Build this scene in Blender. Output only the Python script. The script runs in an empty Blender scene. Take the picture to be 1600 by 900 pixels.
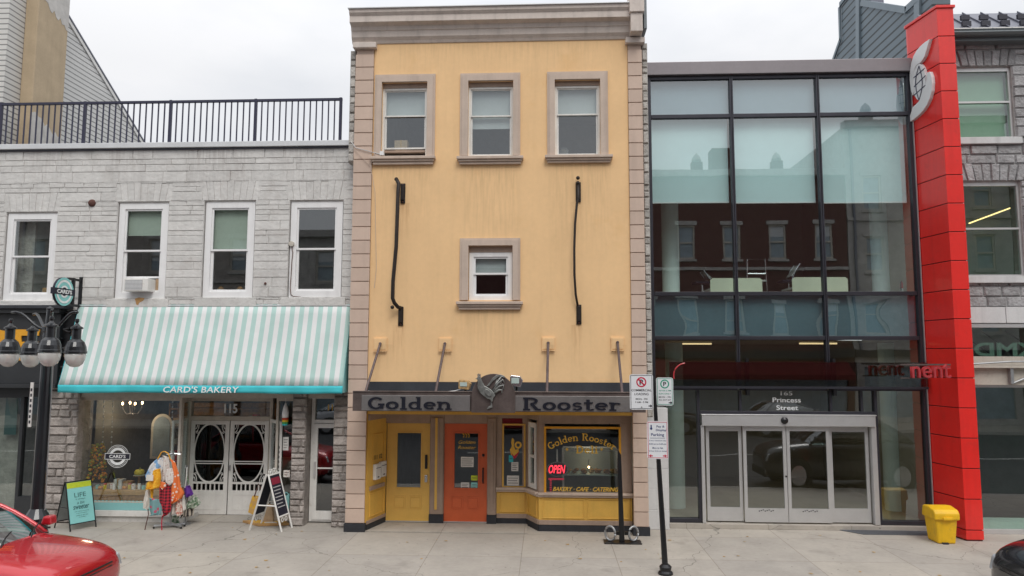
import bpy, math, random
from math import sin, cos, pi, radians, sqrt, atan2
from mathutils import Matrix, Vector
random.seed(7)
S = bpy.context.scene
COL = S.collection

# ------------------------------------------------------------------ camera, sky, sun, exposure
YAW, PITCH, ROLL, FPX = radians(2.737), radians(5.468), radians(.12), 1124.6
CAM = Vector((0, -14.7, 3.5))
RM = Matrix.Rotation(YAW, 3, 'Z') @ Matrix.Rotation(pi/2 + PITCH, 3, 'X') @ Matrix.Rotation(ROLL, 3, 'Z')
cd = bpy.data.cameras.new('camera'); cam = bpy.data.objects.new('camera', cd); COL.objects.link(cam)
cam.matrix_world = Matrix.Translation(CAM) @ RM.to_4x4()
cd.sensor_width = 36; cd.lens = 36*FPX/1600; cd.clip_end = 600; cd.clip_start = .05
S.camera = cam

w = bpy.data.worlds.new('World'); S.world = w; w.use_nodes = True
nt = w.node_tree; nt.nodes.clear()
out = nt.nodes.new('ShaderNodeOutputWorld'); bg = nt.nodes.new('ShaderNodeBackground')
sky = nt.nodes.new('ShaderNodeTexSky'); sky.sky_type = 'NISHITA'; sky.sun_disc = False
SUN_EL, SUN_AZ = radians(52), radians(162)      # azimuth measured clockwise from +Y
sky.sun_elevation = SUN_EL; sky.sun_rotation = SUN_AZ; sky.dust_density = 6; sky.air_density = 1.2
tc = nt.nodes.new('ShaderNodeTexCoord'); sep = nt.nodes.new('ShaderNodeSeparateXYZ')
nt.links.new(tc.outputs['Generated'], sep.inputs[0])
# overcast cloud deck: soft broken greys, brighter towards the zenith, mixed over the clear sky
mp = nt.nodes.new('ShaderNodeMapping'); mp.inputs['Scale'].default_value = (1.6, 1.6, 3.6)
nz = nt.nodes.new('ShaderNodeTexNoise'); nz.inputs['Scale'].default_value = 1.7; nz.inputs['Detail'].default_value = 7; nz.inputs['Roughness'].default_value = .5
nt.links.new(tc.outputs['Generated'], mp.inputs[0]); nt.links.new(mp.outputs[0], nz.inputs[0])
cr = nt.nodes.new('ShaderNodeValToRGB')
cr.color_ramp.elements[0].position = .35; cr.color_ramp.elements[0].color = (7.0, 7.25, 7.7, 1)
cr.color_ramp.elements[1].position = .62; cr.color_ramp.elements[1].color = (8.6, 8.65, 8.85, 1)
nt.links.new(nz.outputs['Fac'], cr.inputs[0])
mr = nt.nodes.new('ShaderNodeMapRange'); mr.inputs[1].default_value = .35; mr.inputs[2].default_value = 1; mr.inputs[3].default_value = 1.0; mr.inputs[4].default_value = 1.9
nt.links.new(sep.outputs[2], mr.inputs[0])
vm = nt.nodes.new('ShaderNodeVectorMath'); vm.operation = 'SCALE'
nt.links.new(cr.outputs[0], vm.inputs[0]); nt.links.new(mr.outputs[0], vm.inputs['Scale'])
mx = nt.nodes.new('ShaderNodeMix'); mx.data_type = 'RGBA'; mx.inputs[0].default_value = .97
nt.links.new(sky.outputs[0], mx.inputs[6]); nt.links.new(vm.outputs[0], mx.inputs[7])
nt.links.new(mx.outputs[2], bg.inputs[0]); bg.inputs[1].default_value = .1
nt.links.new(bg.outputs[0], out.inputs[0])

sd = bpy.data.lights.new('sun', 'SUN'); sd.energy = 1.4; sd.angle = radians(25); sd.color = (1, .96, .9)
sun = bpy.data.objects.new('sun', sd); COL.objects.link(sun)
sdir = Vector((sin(SUN_AZ)*cos(SUN_EL), cos(SUN_AZ)*cos(SUN_EL), sin(SUN_EL)))
sun.rotation_euler = sdir.to_track_quat('Z', 'Y').to_euler(); sun.location = (0, -20, 30)
S.view_settings.view_transform = 'Standard'; S.view_settings.look = 'None'
S.view_settings.exposure = .12; S.view_settings.gamma = 1; S.view_settings.use_curve_mapping = False
S.render.engine = 'CYCLES'
S.cycles.max_bounces = 8; S.cycles.transparent_max_bounces = 16; S.cycles.diffuse_bounces = 4

# ------------------------------------------------------------------ measuring helpers
def ray(px, py): return RM @ Vector(((px-800)/FPX, -(py-450)/FPX, -1))
def P(px, py, y=0.0):                      # point of the world on the vertical plane y
    d = ray(px, py); t = (y-CAM.y)/d.y; p = CAM + t*d; return p.x, p.z
def XX(px, py, y): return round(P(px, py, y)[0], 3)
def ZZ(px, py, y): return round(P(px, py, y)[1], 3)
def R(x0, y0, x1, y1, y):                  # an upright rectangle: x0, x1, z0, z1
    xm, ym = (x0+x1)/2, (y0+y1)/2
    return XX(x0, ym, y), XX(x1, ym, y), ZZ(xm, y1, y), ZZ(xm, y0, y)
def PXp(px, py, x):                        # point on the plane x = const: y, z
    d = ray(px, py); t = (x-CAM.x)/d.x; p = CAM + t*d; return p.y, p.z

# ------------------------------------------------------------------ materials
def mat(name, col, rough=.6, metal=0, var=.12, vs=3, bump=0, bs=40, streak=0, tone=0, spec=.5, dirt=None, coat=0, emit=None, es=1, bd=.01, grime=0):
    m = bpy.data.materials.new(name); m.use_nodes = True
    n = m.node_tree.nodes; l = m.node_tree.links; b = n['Principled BSDF']
    b.inputs['Roughness'].default_value = rough; b.inputs['Metallic'].default_value = metal
    b.inputs['Specular IOR Level'].default_value = spec; b.inputs['Coat Weight'].default_value = coat
    b.inputs['Coat Roughness'].default_value = .05
    g = n.new('ShaderNodeNewGeometry'); pos = g.outputs['Position']
    def noise(scale, detail=6, vec=None, ro=.55):
        t = n.new('ShaderNodeTexNoise'); t.inputs['Scale'].default_value = scale; t.inputs['Detail'].default_value = detail
        t.inputs['Roughness'].default_value = ro; l.new(vec or pos, t.inputs['Vector']); return t.outputs['Fac']
    def rng(v, a, b_, c, d):
        t = n.new('ShaderNodeMapRange'); l.new(v, t.inputs[0])
        for i, q in enumerate((a, b_, c, d)): t.inputs[i+1].default_value = q
        return t.outputs[0]
    def mul(a, b_):
        t = n.new('ShaderNodeMath'); t.operation = 'MULTIPLY'; l.new(a, t.inputs[0]); l.new(b_, t.inputs[1]); return t.outputs[0]
    f = rng(noise(vs), .3, .7, 1-var, 1+var)
    if var: f = mul(f, rng(noise(vs*9, 4), .3, .7, 1-var*.5, 1+var*.5))
    if streak:
        mp = n.new('ShaderNodeMapping'); mp.inputs['Scale'].default_value = (5, 5, .35); l.new(pos, mp.inputs[0])
        f = mul(f, rng(noise(1.3, 5, mp.outputs[0]), .5, .72, 1, 1-streak))
    if tone:
        a = n.new('ShaderNodeAttribute'); a.attribute_name = 'tone'; f = mul(f, rng(a.outputs['Fac'], 0, 1, 1-tone, 1+tone))
    sc = n.new('ShaderNodeVectorMath'); sc.operation = 'SCALE'; sc.inputs[0].default_value = col; l.new(f, sc.inputs['Scale'])
    colout = sc.outputs[0]
    if dirt:                                # (colour, amount, scale)
        dm = n.new('ShaderNodeMix'); dm.data_type = 'RGBA'; l.new(rng(noise(dirt[2], 8, None, .65), .56, .7, 0, dirt[1]), dm.inputs[0])
        l.new(colout, dm.inputs[6]); dm.inputs[7].default_value = (*dirt[0], 1); colout = dm.outputs[2]
    l.new(colout, b.inputs['Base Color'])
    if bump:
        bn = n.new('ShaderNodeBump'); bn.inputs['Strength'].default_value = bump; bn.inputs['Distance'].default_value = bd
        l.new(noise(bs, 8), bn.inputs['Height']); l.new(bn.outputs[0], b.inputs['Normal'])
    if emit:
        b.inputs['Emission Color'].default_value = (*emit, 1); b.inputs['Emission Strength'].default_value = es
    return m

def glassmat(name, tint=(.8, .85, .84), refl=.08, ior=1.5, wave=0, ws=1.2):
    m = bpy.data.materials.new(name); m.use_nodes = True
    n = m.node_tree.nodes; l = m.node_tree.links; n.clear()
    o = n.new('ShaderNodeOutputMaterial'); t = n.new('ShaderNodeBsdfTransparent'); g = n.new('ShaderNodeBsdfGlossy')
    t.inputs[0].default_value = (*tint, 1); g.inputs['Roughness'].default_value = .005; g.inputs[0].default_value = (.95, .98, 1, 1)
    # reflectance of a pane, the same from either side: base + (1 - base) * (1 - cos)^5
    base = refl+.04
    fr = n.new('ShaderNodeNewGeometry'); dt = n.new('ShaderNodeVectorMath'); dt.operation = 'DOT_PRODUCT'
    l.new(fr.outputs['Incoming'], dt.inputs[0]); l.new(fr.outputs['Normal'], dt.inputs[1])
    def mth(op, a, b_):
        q = n.new('ShaderNodeMath'); q.operation = op
        for i, v in enumerate((a, b_)):
            if v is None: continue
            if isinstance(v, (int, float)): q.inputs[i].default_value = v
            else: l.new(v, q.inputs[i])
        return q.outputs[0]
    inv = mth('SUBTRACT', 1.0, mth('ABSOLUTE', dt.outputs['Value'], None))
    ad_out = mth('MULTIPLY_ADD', mth('POWER', inv, 5.0), 1-base); ad_out.node.inputs[2].default_value = base
    ms = n.new('ShaderNodeMixShader'); l.new(ad_out, ms.inputs[0]); l.new(t.outputs[0], ms.inputs[1]); l.new(g.outputs[0], ms.inputs[2])
    l.new(ms.outputs[0], o.inputs[0])
    if wave:
        ge = n.new('ShaderNodeNewGeometry'); nz = n.new('ShaderNodeTexNoise'); nz.inputs['Scale'].default_value = ws; nz.inputs['Detail'].default_value = 1
        l.new(ge.outputs['Position'], nz.inputs['Vector'])
        bn = n.new('ShaderNodeBump'); bn.inputs['Strength'].default_value = 1; bn.inputs['Distance'].default_value = wave
        l.new(nz.outputs['Fac'], bn.inputs['Height']); l.new(bn.outputs[0], g.inputs['Normal'])
    return m

MT = {}
def D(name, *a, **k): MT[name] = mat(name, *a, **k)
D('stucco', (.82, .545, .285), .85, var=.045, vs=1.1, bump=.35, bs=90, streak=.045, bd=.004, dirt=((.70, .40, .15), .3, .9))
D('quoin', (.56, .43, .35), .8, var=.05, vs=2, bump=.3, bs=80, tone=.05, bd=.004, streak=.1)
D('trim', (.53, .425, .35), .7, var=.06, vs=3, bump=.15, bs=60, streak=.14, bd=.003)
D('cornice', (.58, .51, .46), .7, var=.07, vs=2, bump=.2, bs=30, streak=.18, dirt=((.38, .33, .30), .4, 3))
D('cap_metal', (.62, .63, .64), .4, .3, var=.06)
D('left_stone', (.61, .60, .58), .88, var=.08, vs=5, bump=.8, bs=14, tone=.05, streak=.08, dirt=((.46, .43, .40), .45, 2.1), bd=.02)
D('left_mortar', (.565, .55, .525), .9, var=.15, vs=8, bump=.3)
D('side_stone', (.42, .40, .37), .9, var=.2, vs=5, bump=1, bs=14, tone=.2, bd=.03)
D('rough_stone', (.36, .325, .30), .9, var=.24, vs=6, bump=1, bs=16, tone=.22, bd=.04)
D('rough_mortar', (.27, .25, .235), .9, var=.15, vs=8, bump=.4)
D('right_stone', (.36, .355, .36), .9, var=.18, vs=6, bump=1, bs=15, tone=.18, bd=.04)
D('right_mortar', (.42, .41, .40), .9, var=.12, vs=8, bump=.3)
D('pale_stone', (.60, .60, .60), .8, var=.06, vs=3, bump=.2, bs=30, streak=.15)
D('white_pvc', (.80, .80, .80), .4, var=.03, vs=4, streak=.08)
D('white_paint', (.74, .73, .70), .5, var=.06, vs=6, streak=.1, dirt=((.45, .40, .33), .4, 12))
D('cream_wood', (.50, .46, .40), .6, var=.1, vs=5, streak=.1, dirt=((.3, .26, .2), .5, 9))
D('aluminium', (.62, .62, .62), .38, .6, var=.04, vs=4)
D('dark_frame', (.05, .05, .062), .4, .5, var=.1)
D('bank_coping', (.23, .21, .22), .4, .5, var=.06, vs=1.5)
D('black_metal', (.018, .018, .02), .35, .4, var=.15, spec=.6)
D('black_paint', (.025, .027, .03), .45, var=.15, vs=2)
D('rail_paint', (.022, .022, .05), .45, var=.1)
D('rust', (.10, .04, .03), .8, var=.3, vs=25, bump=.4)
D('iron', (.022, .016, .014), .5, .3, var=.3, vs=12)
D('siding', (.74, .71, .68), .6, var=.04, vs=2)
D('chimney_stucco', (.46, .36, .24), .9, var=.08, vs=2.5, bump=.3, bs=30, streak=.1)
D('chimney_patch', (.52, .50, .47), .9, var=.12, vs=6, bump=.3)
D('grey_siding', (.145, .185, .215), .5, .2, var=.05, vs=2)
D('grey_trim', (.20, .245, .275), .5, .2, var=.05)
D('roof_metal', (.15, .155, .19), .4, .5, var=.08)
D('gutter', (.15, .17, .18), .45, .2, var=.05)
D('concrete', (.385, .355, .315), .85, var=.1, vs=1.2, bump=.4, bs=60, dirt=((.24, .22, .195), .6, 1.1), bd=.004)
D('kerb', (.40, .38, .35), .85, var=.12, vs=3, bump=.4)
D('asphalt', (.055, .055, .058), .9, var=.2, vs=4, bump=.6, bs=120)
D('yellow_paint', (.70, .42, .085), .5, var=.07, vs=4, streak=.1, bump=.1, bs=20)
D('door_yellow', (.72, .44, .10), .4, var=.05, vs=4, streak=.06)
D('door_orange', (.58, .11, .035), .4, var=.06, vs=4, streak=.06)
D('brown_trim', (.34, .25, .195), .55, var=.09, vs=5, streak=.12)
D('plinth', (.022, .024, .03), .6, var=.25, vs=8)
D('steel_sign', (.27, .255, .25), .36, .6, var=.10, vs=3, streak=.1)
D('steel_brown', (.17, .135, .125), .4, .6, var=.2, vs=4, streak=.2)
D('rod', (.12, .09, .09), .5, .5, var=.2, vs=10)
D('letter', (.012, .013, .022), .4, .2, var=.1)
D('rooster', (.22, .225, .215), .42, .5, var=.3, vs=14)
D('deck', (.17, .19, .22), .6, .3, var=.15, vs=3)
D('flash', (.03, .033, .04), .7, var=.2)
D('red_panel', (.76, .022, .016), .34, var=.05, vs=1.4, coat=.4, streak=.10, dirt=((.50, .03, .02), .35, 5))
D('red_groove', (.12, .008, .008), .7)
D('logo_white', (.75, .75, .75), .35, var=.02)
D('logo_side', (.45, .45, .46), .35, .3, var=.04)
D('logo_line', (.03, .03, .07), .4)
D('letter_pink', (.36, .05, .06), .4, var=.05)
D('red_letter', (.55, .04, .05), .35, var=.05, coat=.3)
D('bin_yellow', (.80, .47, .010), .5, var=.08, vs=5, streak=.12, dirt=((.42, .27, .05), .5, 7))
D('mat_grey', (.12, .13, .145), .9, var=.25, vs=60, bump=.5, bs=150)
D('blind_green', (.45, .52, .44), .7, var=.03)
D('blind_grey', (.55, .57, .58), .7, var=.04)
D('bank_shade', (.66, .80, .81), .8, var=.02)
D('spandrel', (.30, .37, .43), .5, var=.04, vs=.8)
D('spandrel_low', (.13, .20, .22), .5, var=.08, vs=1.5)
D('drywall', (.42, .38, .32), .85, var=.05)
D('bank_wall', (.42, .38, .31), .85, var=.05)
D('bank_floor', (.16, .14, .12), .5, var=.1)
D('column', (.82, .93, .90), .6, var=.03)
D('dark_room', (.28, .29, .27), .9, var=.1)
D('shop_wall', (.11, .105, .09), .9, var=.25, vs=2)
D('dim_room', (.36, .39, .37), .9, var=.1)
D('cream_panel', (.78, .80, .62), .6, var=.04)
D('chrome', (.6, .6, .62), .2, .9, var=.05)
D('extinguisher', (.45, .02, .02), .3)
D('sign_band_old', (.085, .08, .075), .38, var=.25, vs=1.2, spec=.35)
D('dull_red', (.16, .015, .015), .8)
D('warm_tube', (.8, .7, .5), .5, emit=(1, .72, .38), es=1.2)
D('bulb', (.9, .8, .6), .5, emit=(1, .62, .3), es=14)
D('neon', (.9, .05, .08), .4, emit=(1, .03, .06), es=3.2)
D('neon_dim', (.5, .02, .05), .5, emit=(1, .02, .08), es=.35)
D('paper', (.68, .67, .64), .7, var=.06, vs=20)
D('teal_panel', (.24, .52, .52), .6, var=.03)
D('teal_bright', (.05, .50, .56), .75, var=.05, vs=4, bump=.2, bs=8)
D('teal_board', (.26, .62, .60), .5, var=.03)
D('lime', (.52, .62, .03), .6)
D('ink', (.03, .12, .12), .6)
D('lettering_white', (.80, .82, .82), .6)
D('gold', (.82, .50, .07), .4, var=.1, vs=20)
D('gold_sign', (.72, .34, .02), .45, var=.1, vs=9)
D('chalk', (.015, .015, .03), .7)
D('chalk_red', (.30, .02, .05), .7)
D('chalk_white', (.5, .5, .5), .7)
D('wood', (.42, .24, .09), .7, var=.2, vs=12)
D('kraft', (.42, .30, .19), .8, var=.12, vs=14)
D('glass_shelf', (.45, .55, .52), .3, var=.03)
D('bread', (.30, .15, .05), .8, var=.35, vs=16)
D('pastry', (.42, .27, .12), .8, var=.4, vs=22)
D('leaf_orange', (.62, .24, .03), .8, var=.5, vs=30)
D('leaf_green', (.22, .24, .05), .8, var=.5, vs=30)
D('pumpkin', (.62, .46, .02), .5, var=.1)
D('fallen_leaf', (.42, .26, .08), .8, var=.4, vs=30)
D('sign_white', (.76, .77, .79), .45, var=.02)
D('sign_black', (.02, .02, .03), .5)
D('sign_red', (.55, .01, .05), .5)
D('sign_green', (.01, .30, .19), .5)
D('sign_blue', (.03, .05, .16), .5)
D('galv', (.38, .39, .40), .45, .7, var=.1, vs=15)
D('lamp_black', (.02, .022, .026), .28, .3, var=.1, coat=.4)
D('car_red', (.50, .012, .022), .25, .2, var=.02, coat=1)
D('car_black', (.012, .013, .018), .25, .2, var=.02, coat=1)
D('car_silver', (.35, .36, .38), .3, .5, coat=1)
D('rubber', (.015, .015, .015), .8)
D('tail_red', (.40, .01, .015), .2, coat=1)
D('headlight', (.6, .62, .65), .15, .5)
D('reflected_letter', (.15, .20, .18), .6)  # colour of a reflection, given to the mirrored fanlight letters
D('brick', (.11, .044, .040), .9, var=.2, vs=5)
D('opp_stone', (.42, .40, .38), .9, var=.2, vs=4)
D('opp_glass', (.26, .32, .36), .15, var=.2)
D('leafage', (.05, .09, .03), .8, var=.4, vs=3)
D('bark', (.08, .06, .045), .9, var=.3, vs=10, bump=.5)
D('purple', (.12, .03, .28), .8, var=.1)
D('rainbow_red', (.6, .06, .02), .6)
D('rainbow_yellow', (.7, .5, .02), .6)
D('rainbow_green', (.05, .35, .08), .6)
MT['glass'] = glassmat('glass', (.80, .86, .85), .11)
MT['glass_bank'] = glassmat('glass_bank', (.86, .96, .95), .19, 1.5, .0012, .7)
MT['glass_wavy'] = glassmat('glass_wavy', (.75, .88, .90), .17, 1.5, .012, .75)
MT['glass_dark'] = glassmat('glass_dark', (.64, .70, .67), .13, 1.5, .003, 1.0)
MT['glass_green'] = glassmat('glass_green', (.66, .84, .76), .12, 1.5, .001, .8)
MT['glass_car'] = glassmat('glass_car', (.25, .36, .34), .26)
MT['sign_band'] = glassmat('sign_band', (.50, .48, .46), .07)
MT['screen_mesh'] = glassmat('screen_mesh', (.22, .22, .22), .0, 1.2)

def globe_mat():
    m = bpy.data.materials.new('lamp_globe'); m.use_nodes = True; b = m.node_tree.nodes['Principled BSDF']
    b.inputs['Base Color'].default_value = (.86, .86, .83, 1); b.inputs['Roughness'].default_value = .15
    b.inputs['Transmission Weight'].default_value = .35; b.inputs['Coat Weight'].default_value = .5
    return m
MT['globe'] = globe_mat()

def pattern_mat(name, kind, c1, c2, scale, c3=None):
    m = mat(name, c1, .8, var=0); n = m.node_tree.nodes; l = m.node_tree.links; b = n['Principled BSDF']
    g = n.new('ShaderNodeNewGeometry')
    mxn = n.new('ShaderNodeMix'); mxn.data_type = 'RGBA'; mxn.inputs[6].default_value = (*c1, 1); mxn.inputs[7].default_value = (*c2, 1)
    sp = n.new('ShaderNodeSeparateXYZ'); l.new(g.outputs['Position'], sp.inputs[0])
    def sq(src, period, duty):
        a = n.new('ShaderNodeMath'); a.operation = 'DIVIDE'; l.new(src, a.inputs[0]); a.inputs[1].default_value = period
        f = n.new('ShaderNodeMath'); f.operation = 'FRACT'; l.new(a.outputs[0], f.inputs[0])
        q = n.new('ShaderNodeMath'); q.operation = 'LESS_THAN'; l.new(f.outputs[0], q.inputs[0]); q.inputs[1].default_value = duty
        return q.outputs[0]
    if kind == 'stripe_x': fac = sq(sp.outputs[0], scale, .5)
    elif kind == 'check':
        q1 = sq(sp.outputs[0], scale, .5); q2 = sq(sp.outputs[2], scale, .5)
        ad = n.new('ShaderNodeMath'); ad.operation = 'ADD'; l.new(q1, ad.inputs[0]); l.new(q2, ad.inputs[1])
        dv = n.new('ShaderNodeMath'); dv.operation = 'MULTIPLY'; l.new(ad.outputs[0], dv.inputs[0]); dv.inputs[1].default_value = .5; fac = dv.outputs[0]
    elif kind == 'spots':
        v = n.new('ShaderNodeTexVoronoi'); v.inputs['Scale'].default_value = scale; l.new(g.outputs['Position'], v.inputs['Vector'])
        q = n.new('ShaderNodeMath'); q.operation = 'LESS_THAN'; l.new(v.outputs['Distance'], q.inputs[0]); q.inputs[1].default_value = .33; fac = q.outputs[0]
    elif kind == 'camo':
        v = n.new('ShaderNodeTexNoise'); v.inputs['Scale'].default_value = scale; l.new(g.outputs['Position'], v.inputs['Vector'])
        q = n.new('ShaderNodeMapRange'); l.new(v.outputs['Fac'], q.inputs[0]); q.inputs[1].default_value = .45; q.inputs[2].default_value = .55; fac = q.outputs[0]
    l.new(fac, mxn.inputs[0]); l.new(mxn.outputs[2], b.inputs['Base Color'])
    return m
MT['awning_cloth'] = pattern_mat('awning_cloth', 'stripe_x', (.70, .71, .71), (.405, .575, .54), 5.94/29.6)
def soften(m):      # weave, wrinkles and a little street grime on the canvas
    n = m.node_tree.nodes; l = m.node_tree.links; b = n['Principled BSDF']; g = n.new('ShaderNodeNewGeometry')
    src = b.inputs['Base Color'].links[0].from_socket; nz = n.new('ShaderNodeTexNoise'); nz.inputs['Scale'].default_value = 1.4; nz.inputs['Detail'].default_value = 8; l.new(g.outputs['Position'], nz.inputs['Vector'])
    mr_ = n.new('ShaderNodeMapRange'); l.new(nz.outputs['Fac'], mr_.inputs[0]); mr_.inputs[1].default_value = .35; mr_.inputs[2].default_value = .7; mr_.inputs[3].default_value = 1.04; mr_.inputs[4].default_value = .91
    sc = n.new('ShaderNodeVectorMath'); sc.operation = 'SCALE'; l.new(src, sc.inputs[0]); l.new(mr_.outputs[0], sc.inputs['Scale']); l.new(sc.outputs[0], b.inputs['Base Color'])
    n2 = n.new('ShaderNodeTexNoise'); n2.inputs['Scale'].default_value = 3.2; n2.inputs['Detail'].default_value = 3; l.new(g.outputs['Position'], n2.inputs['Vector'])
    bn = n.new('ShaderNodeBump'); bn.inputs['Strength'].default_value = .7; bn.inputs['Distance'].default_value = .018; l.new(n2.outputs['Fac'], bn.inputs['Height']); l.new(bn.outputs[0], b.inputs['Normal'])
soften(MT['awning_cloth'])
MT['cloth_orange'] = pattern_mat('cloth_orange', 'spots', (.72, .17, .04), (.75, .62, .55), 14)
MT['cloth_yellow'] = pattern_mat('cloth_yellow', 'spots', (.80, .38, .02), (.85, .55, .05), 30)
MT['cloth_plaid'] = pattern_mat('cloth_plaid', 'check', (.03, .005, .01), (.50, .02, .04), .06)
MT['cloth_pale'] = pattern_mat('cloth_pale', 'spots', (.70, .66, .62), (.55, .40, .36), 25)
MT['cloth_blue'] = pattern_mat('cloth_blue', 'spots', (.17, .32, .33), (.5, .08, .14), 9)
MT['cloth_green'] = pattern_mat('cloth_green', 'camo', (.12, .20, .12), (.50, .55, .46), 18)
MT['cloth_rose'] = pattern_mat('cloth_rose', 'camo', (.45, .16, .12), (.65, .55, .48), 22)
MT['cloth_stripe'] = pattern_mat('cloth_stripe', 'stripe_x', (.55, .5, .42), (.05, .04, .04), .07)
MT['cloth_sky'] = pattern_mat('cloth_sky', 'camo', (.70, .70, .70), (.20, .38, .62), 10)
MT['cloth_white'] = mat('cloth_white', (.68, .65, .6), .8, var=.1, vs=10)
MT['bag_print'] = pattern_mat('bag_print', 'camo', (.50, .30, .10), (.62, .36, .03), 14)

# weather stains of fixed shape: run-off below sills, rust below ironwork (x, top z, width, length, strength)
def add_stains(m, items, col):
    n = m.node_tree.nodes; l = m.node_tree.links; b = n['Principled BSDF']; g = n.new('ShaderNodeNewGeometry')
    sp = n.new('ShaderNodeSeparateXYZ'); l.new(g.outputs['Position'], sp.inputs[0])
    mp = n.new('ShaderNodeMapping'); mp.inputs['Scale'].default_value = (9, 1, .8); l.new(g.outputs['Position'], mp.inputs[0])
    nz = n.new('ShaderNodeTexNoise'); nz.inputs['Scale'].default_value = 2.2; nz.inputs['Detail'].default_value = 6; l.new(mp.outputs[0], nz.inputs['Vector'])
    nr = n.new('ShaderNodeMapRange'); l.new(nz.outputs['Fac'], nr.inputs[0]); nr.inputs[1].default_value = .40; nr.inputs[2].default_value = .75; nr.inputs[4].default_value = .72
    def M(op, a, c, clamp=False):
        q = n.new('ShaderNodeMath'); q.operation = op; q.use_clamp = clamp
        for i, v in enumerate((a, c)):
            if isinstance(v, (int, float)): q.inputs[i].default_value = v
            elif v is not None: l.new(v, q.inputs[i])
        return q.outputs[0]
    total = None
    for x, z, w_, L, s in items:
        fx = M('SUBTRACT', 1.0, M('DIVIDE', M('ABSOLUTE', M('SUBTRACT', sp.outputs[0], x), None), w_/2), True)
        fx = M('MINIMUM', M('MULTIPLY', fx, 4.0), 1.0)
        fz = M('SUBTRACT', 1.0, M('DIVIDE', M('SUBTRACT', z, sp.outputs[2]), L), True)
        cut = M('LESS_THAN', sp.outputs[2], z)
        v = M('MULTIPLY', M('MULTIPLY', M('MULTIPLY', fx, fz), cut), s)
        total = v if total is None else M('MAXIMUM', total, v)
    f = M('MULTIPLY', total, nr.outputs[0], True)
    mxn = n.new('ShaderNodeMix'); mxn.data_type = 'RGBA'; l.new(f, mxn.inputs[0]); src = b.inputs['Base Color'].links[0].from_socket
    l.new(src, mxn.inputs[6]); mxn.inputs[7].default_value = (*col, 1); l.new(mxn.outputs[2], b.inputs['Base Color'])
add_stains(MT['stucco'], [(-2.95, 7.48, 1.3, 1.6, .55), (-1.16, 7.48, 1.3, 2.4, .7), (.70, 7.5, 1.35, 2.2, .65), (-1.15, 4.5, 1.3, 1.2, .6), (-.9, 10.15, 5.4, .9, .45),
    (-3.3, 3.75, .3, .5, .7), (-2.0, 3.75, .3, .5, .7), (.08, 3.75, .3, .5, .7), (1.5, 3.75, .3, .5, .7)], (.50, .33, .17))
add_stains(MT['stucco'], [(-2.98, 6.7, .3, .8, .8), (-3.03, 4.15, .3, .9, .9), (.61, 6.7, .25, .7, .7), (.62, 4.15, .25, .9, .85)], (.42, .20, .08))
add_stains(MT['left_stone'], [(-8.7, 4.9, .8, .5, .6), (-7.2, 8.0, 1.6, 1.0, .8), (-9.2, 8.0, 1.0, .8, .6), (-5.2, 8.0, 1.3, 1.2, .7), (-11, 8, 1.2, .9, .6)], (.26, .22, .20))

# siding with horizontal clapboard grooves
def siding_mat(name, col, pitch, dark=.45, seam_y=False):
    m = mat(name, col, .55, var=0); n = m.node_tree.nodes; l = m.node_tree.links; b = n['Principled BSDF']
    g = n.new('ShaderNodeNewGeometry'); sp = n.new('ShaderNodeSeparateXYZ'); l.new(g.outputs['Position'], sp.inputs[0])
    a = n.new('ShaderNodeMath'); a.operation = 'DIVIDE'; l.new(sp.outputs[2], a.inputs[0]); a.inputs[1].default_value = pitch
    f = n.new('ShaderNodeMath'); f.operation = 'FRACT'; l.new(a.outputs[0], f.inputs[0])
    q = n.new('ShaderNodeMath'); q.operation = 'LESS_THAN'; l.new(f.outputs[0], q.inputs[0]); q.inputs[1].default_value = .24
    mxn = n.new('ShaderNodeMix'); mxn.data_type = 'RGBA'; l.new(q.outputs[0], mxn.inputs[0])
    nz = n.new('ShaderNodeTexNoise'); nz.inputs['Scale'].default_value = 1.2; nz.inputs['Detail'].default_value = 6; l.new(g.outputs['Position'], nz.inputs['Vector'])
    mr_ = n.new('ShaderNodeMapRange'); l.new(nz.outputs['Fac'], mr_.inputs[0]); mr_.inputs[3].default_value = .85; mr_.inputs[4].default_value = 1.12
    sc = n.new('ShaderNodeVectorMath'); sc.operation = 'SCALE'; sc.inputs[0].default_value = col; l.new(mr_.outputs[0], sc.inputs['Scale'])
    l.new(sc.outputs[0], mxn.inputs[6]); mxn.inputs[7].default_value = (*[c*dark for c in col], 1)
    l.new(mxn.outputs[2], b.inputs['Base Color'])
    bn = n.new('ShaderNodeBump'); bn.inputs['Strength'].default_value = .8; bn.inputs['Distance'].default_value = .02
    l.new(f.outputs[0], bn.inputs['Height']); l.new(bn.outputs[0], b.inputs['Normal'])
    return m
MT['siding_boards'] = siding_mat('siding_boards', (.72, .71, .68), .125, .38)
MT['grey_boards'] = siding_mat('grey_boards', (.17, .215, .245), .22, .22)

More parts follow.
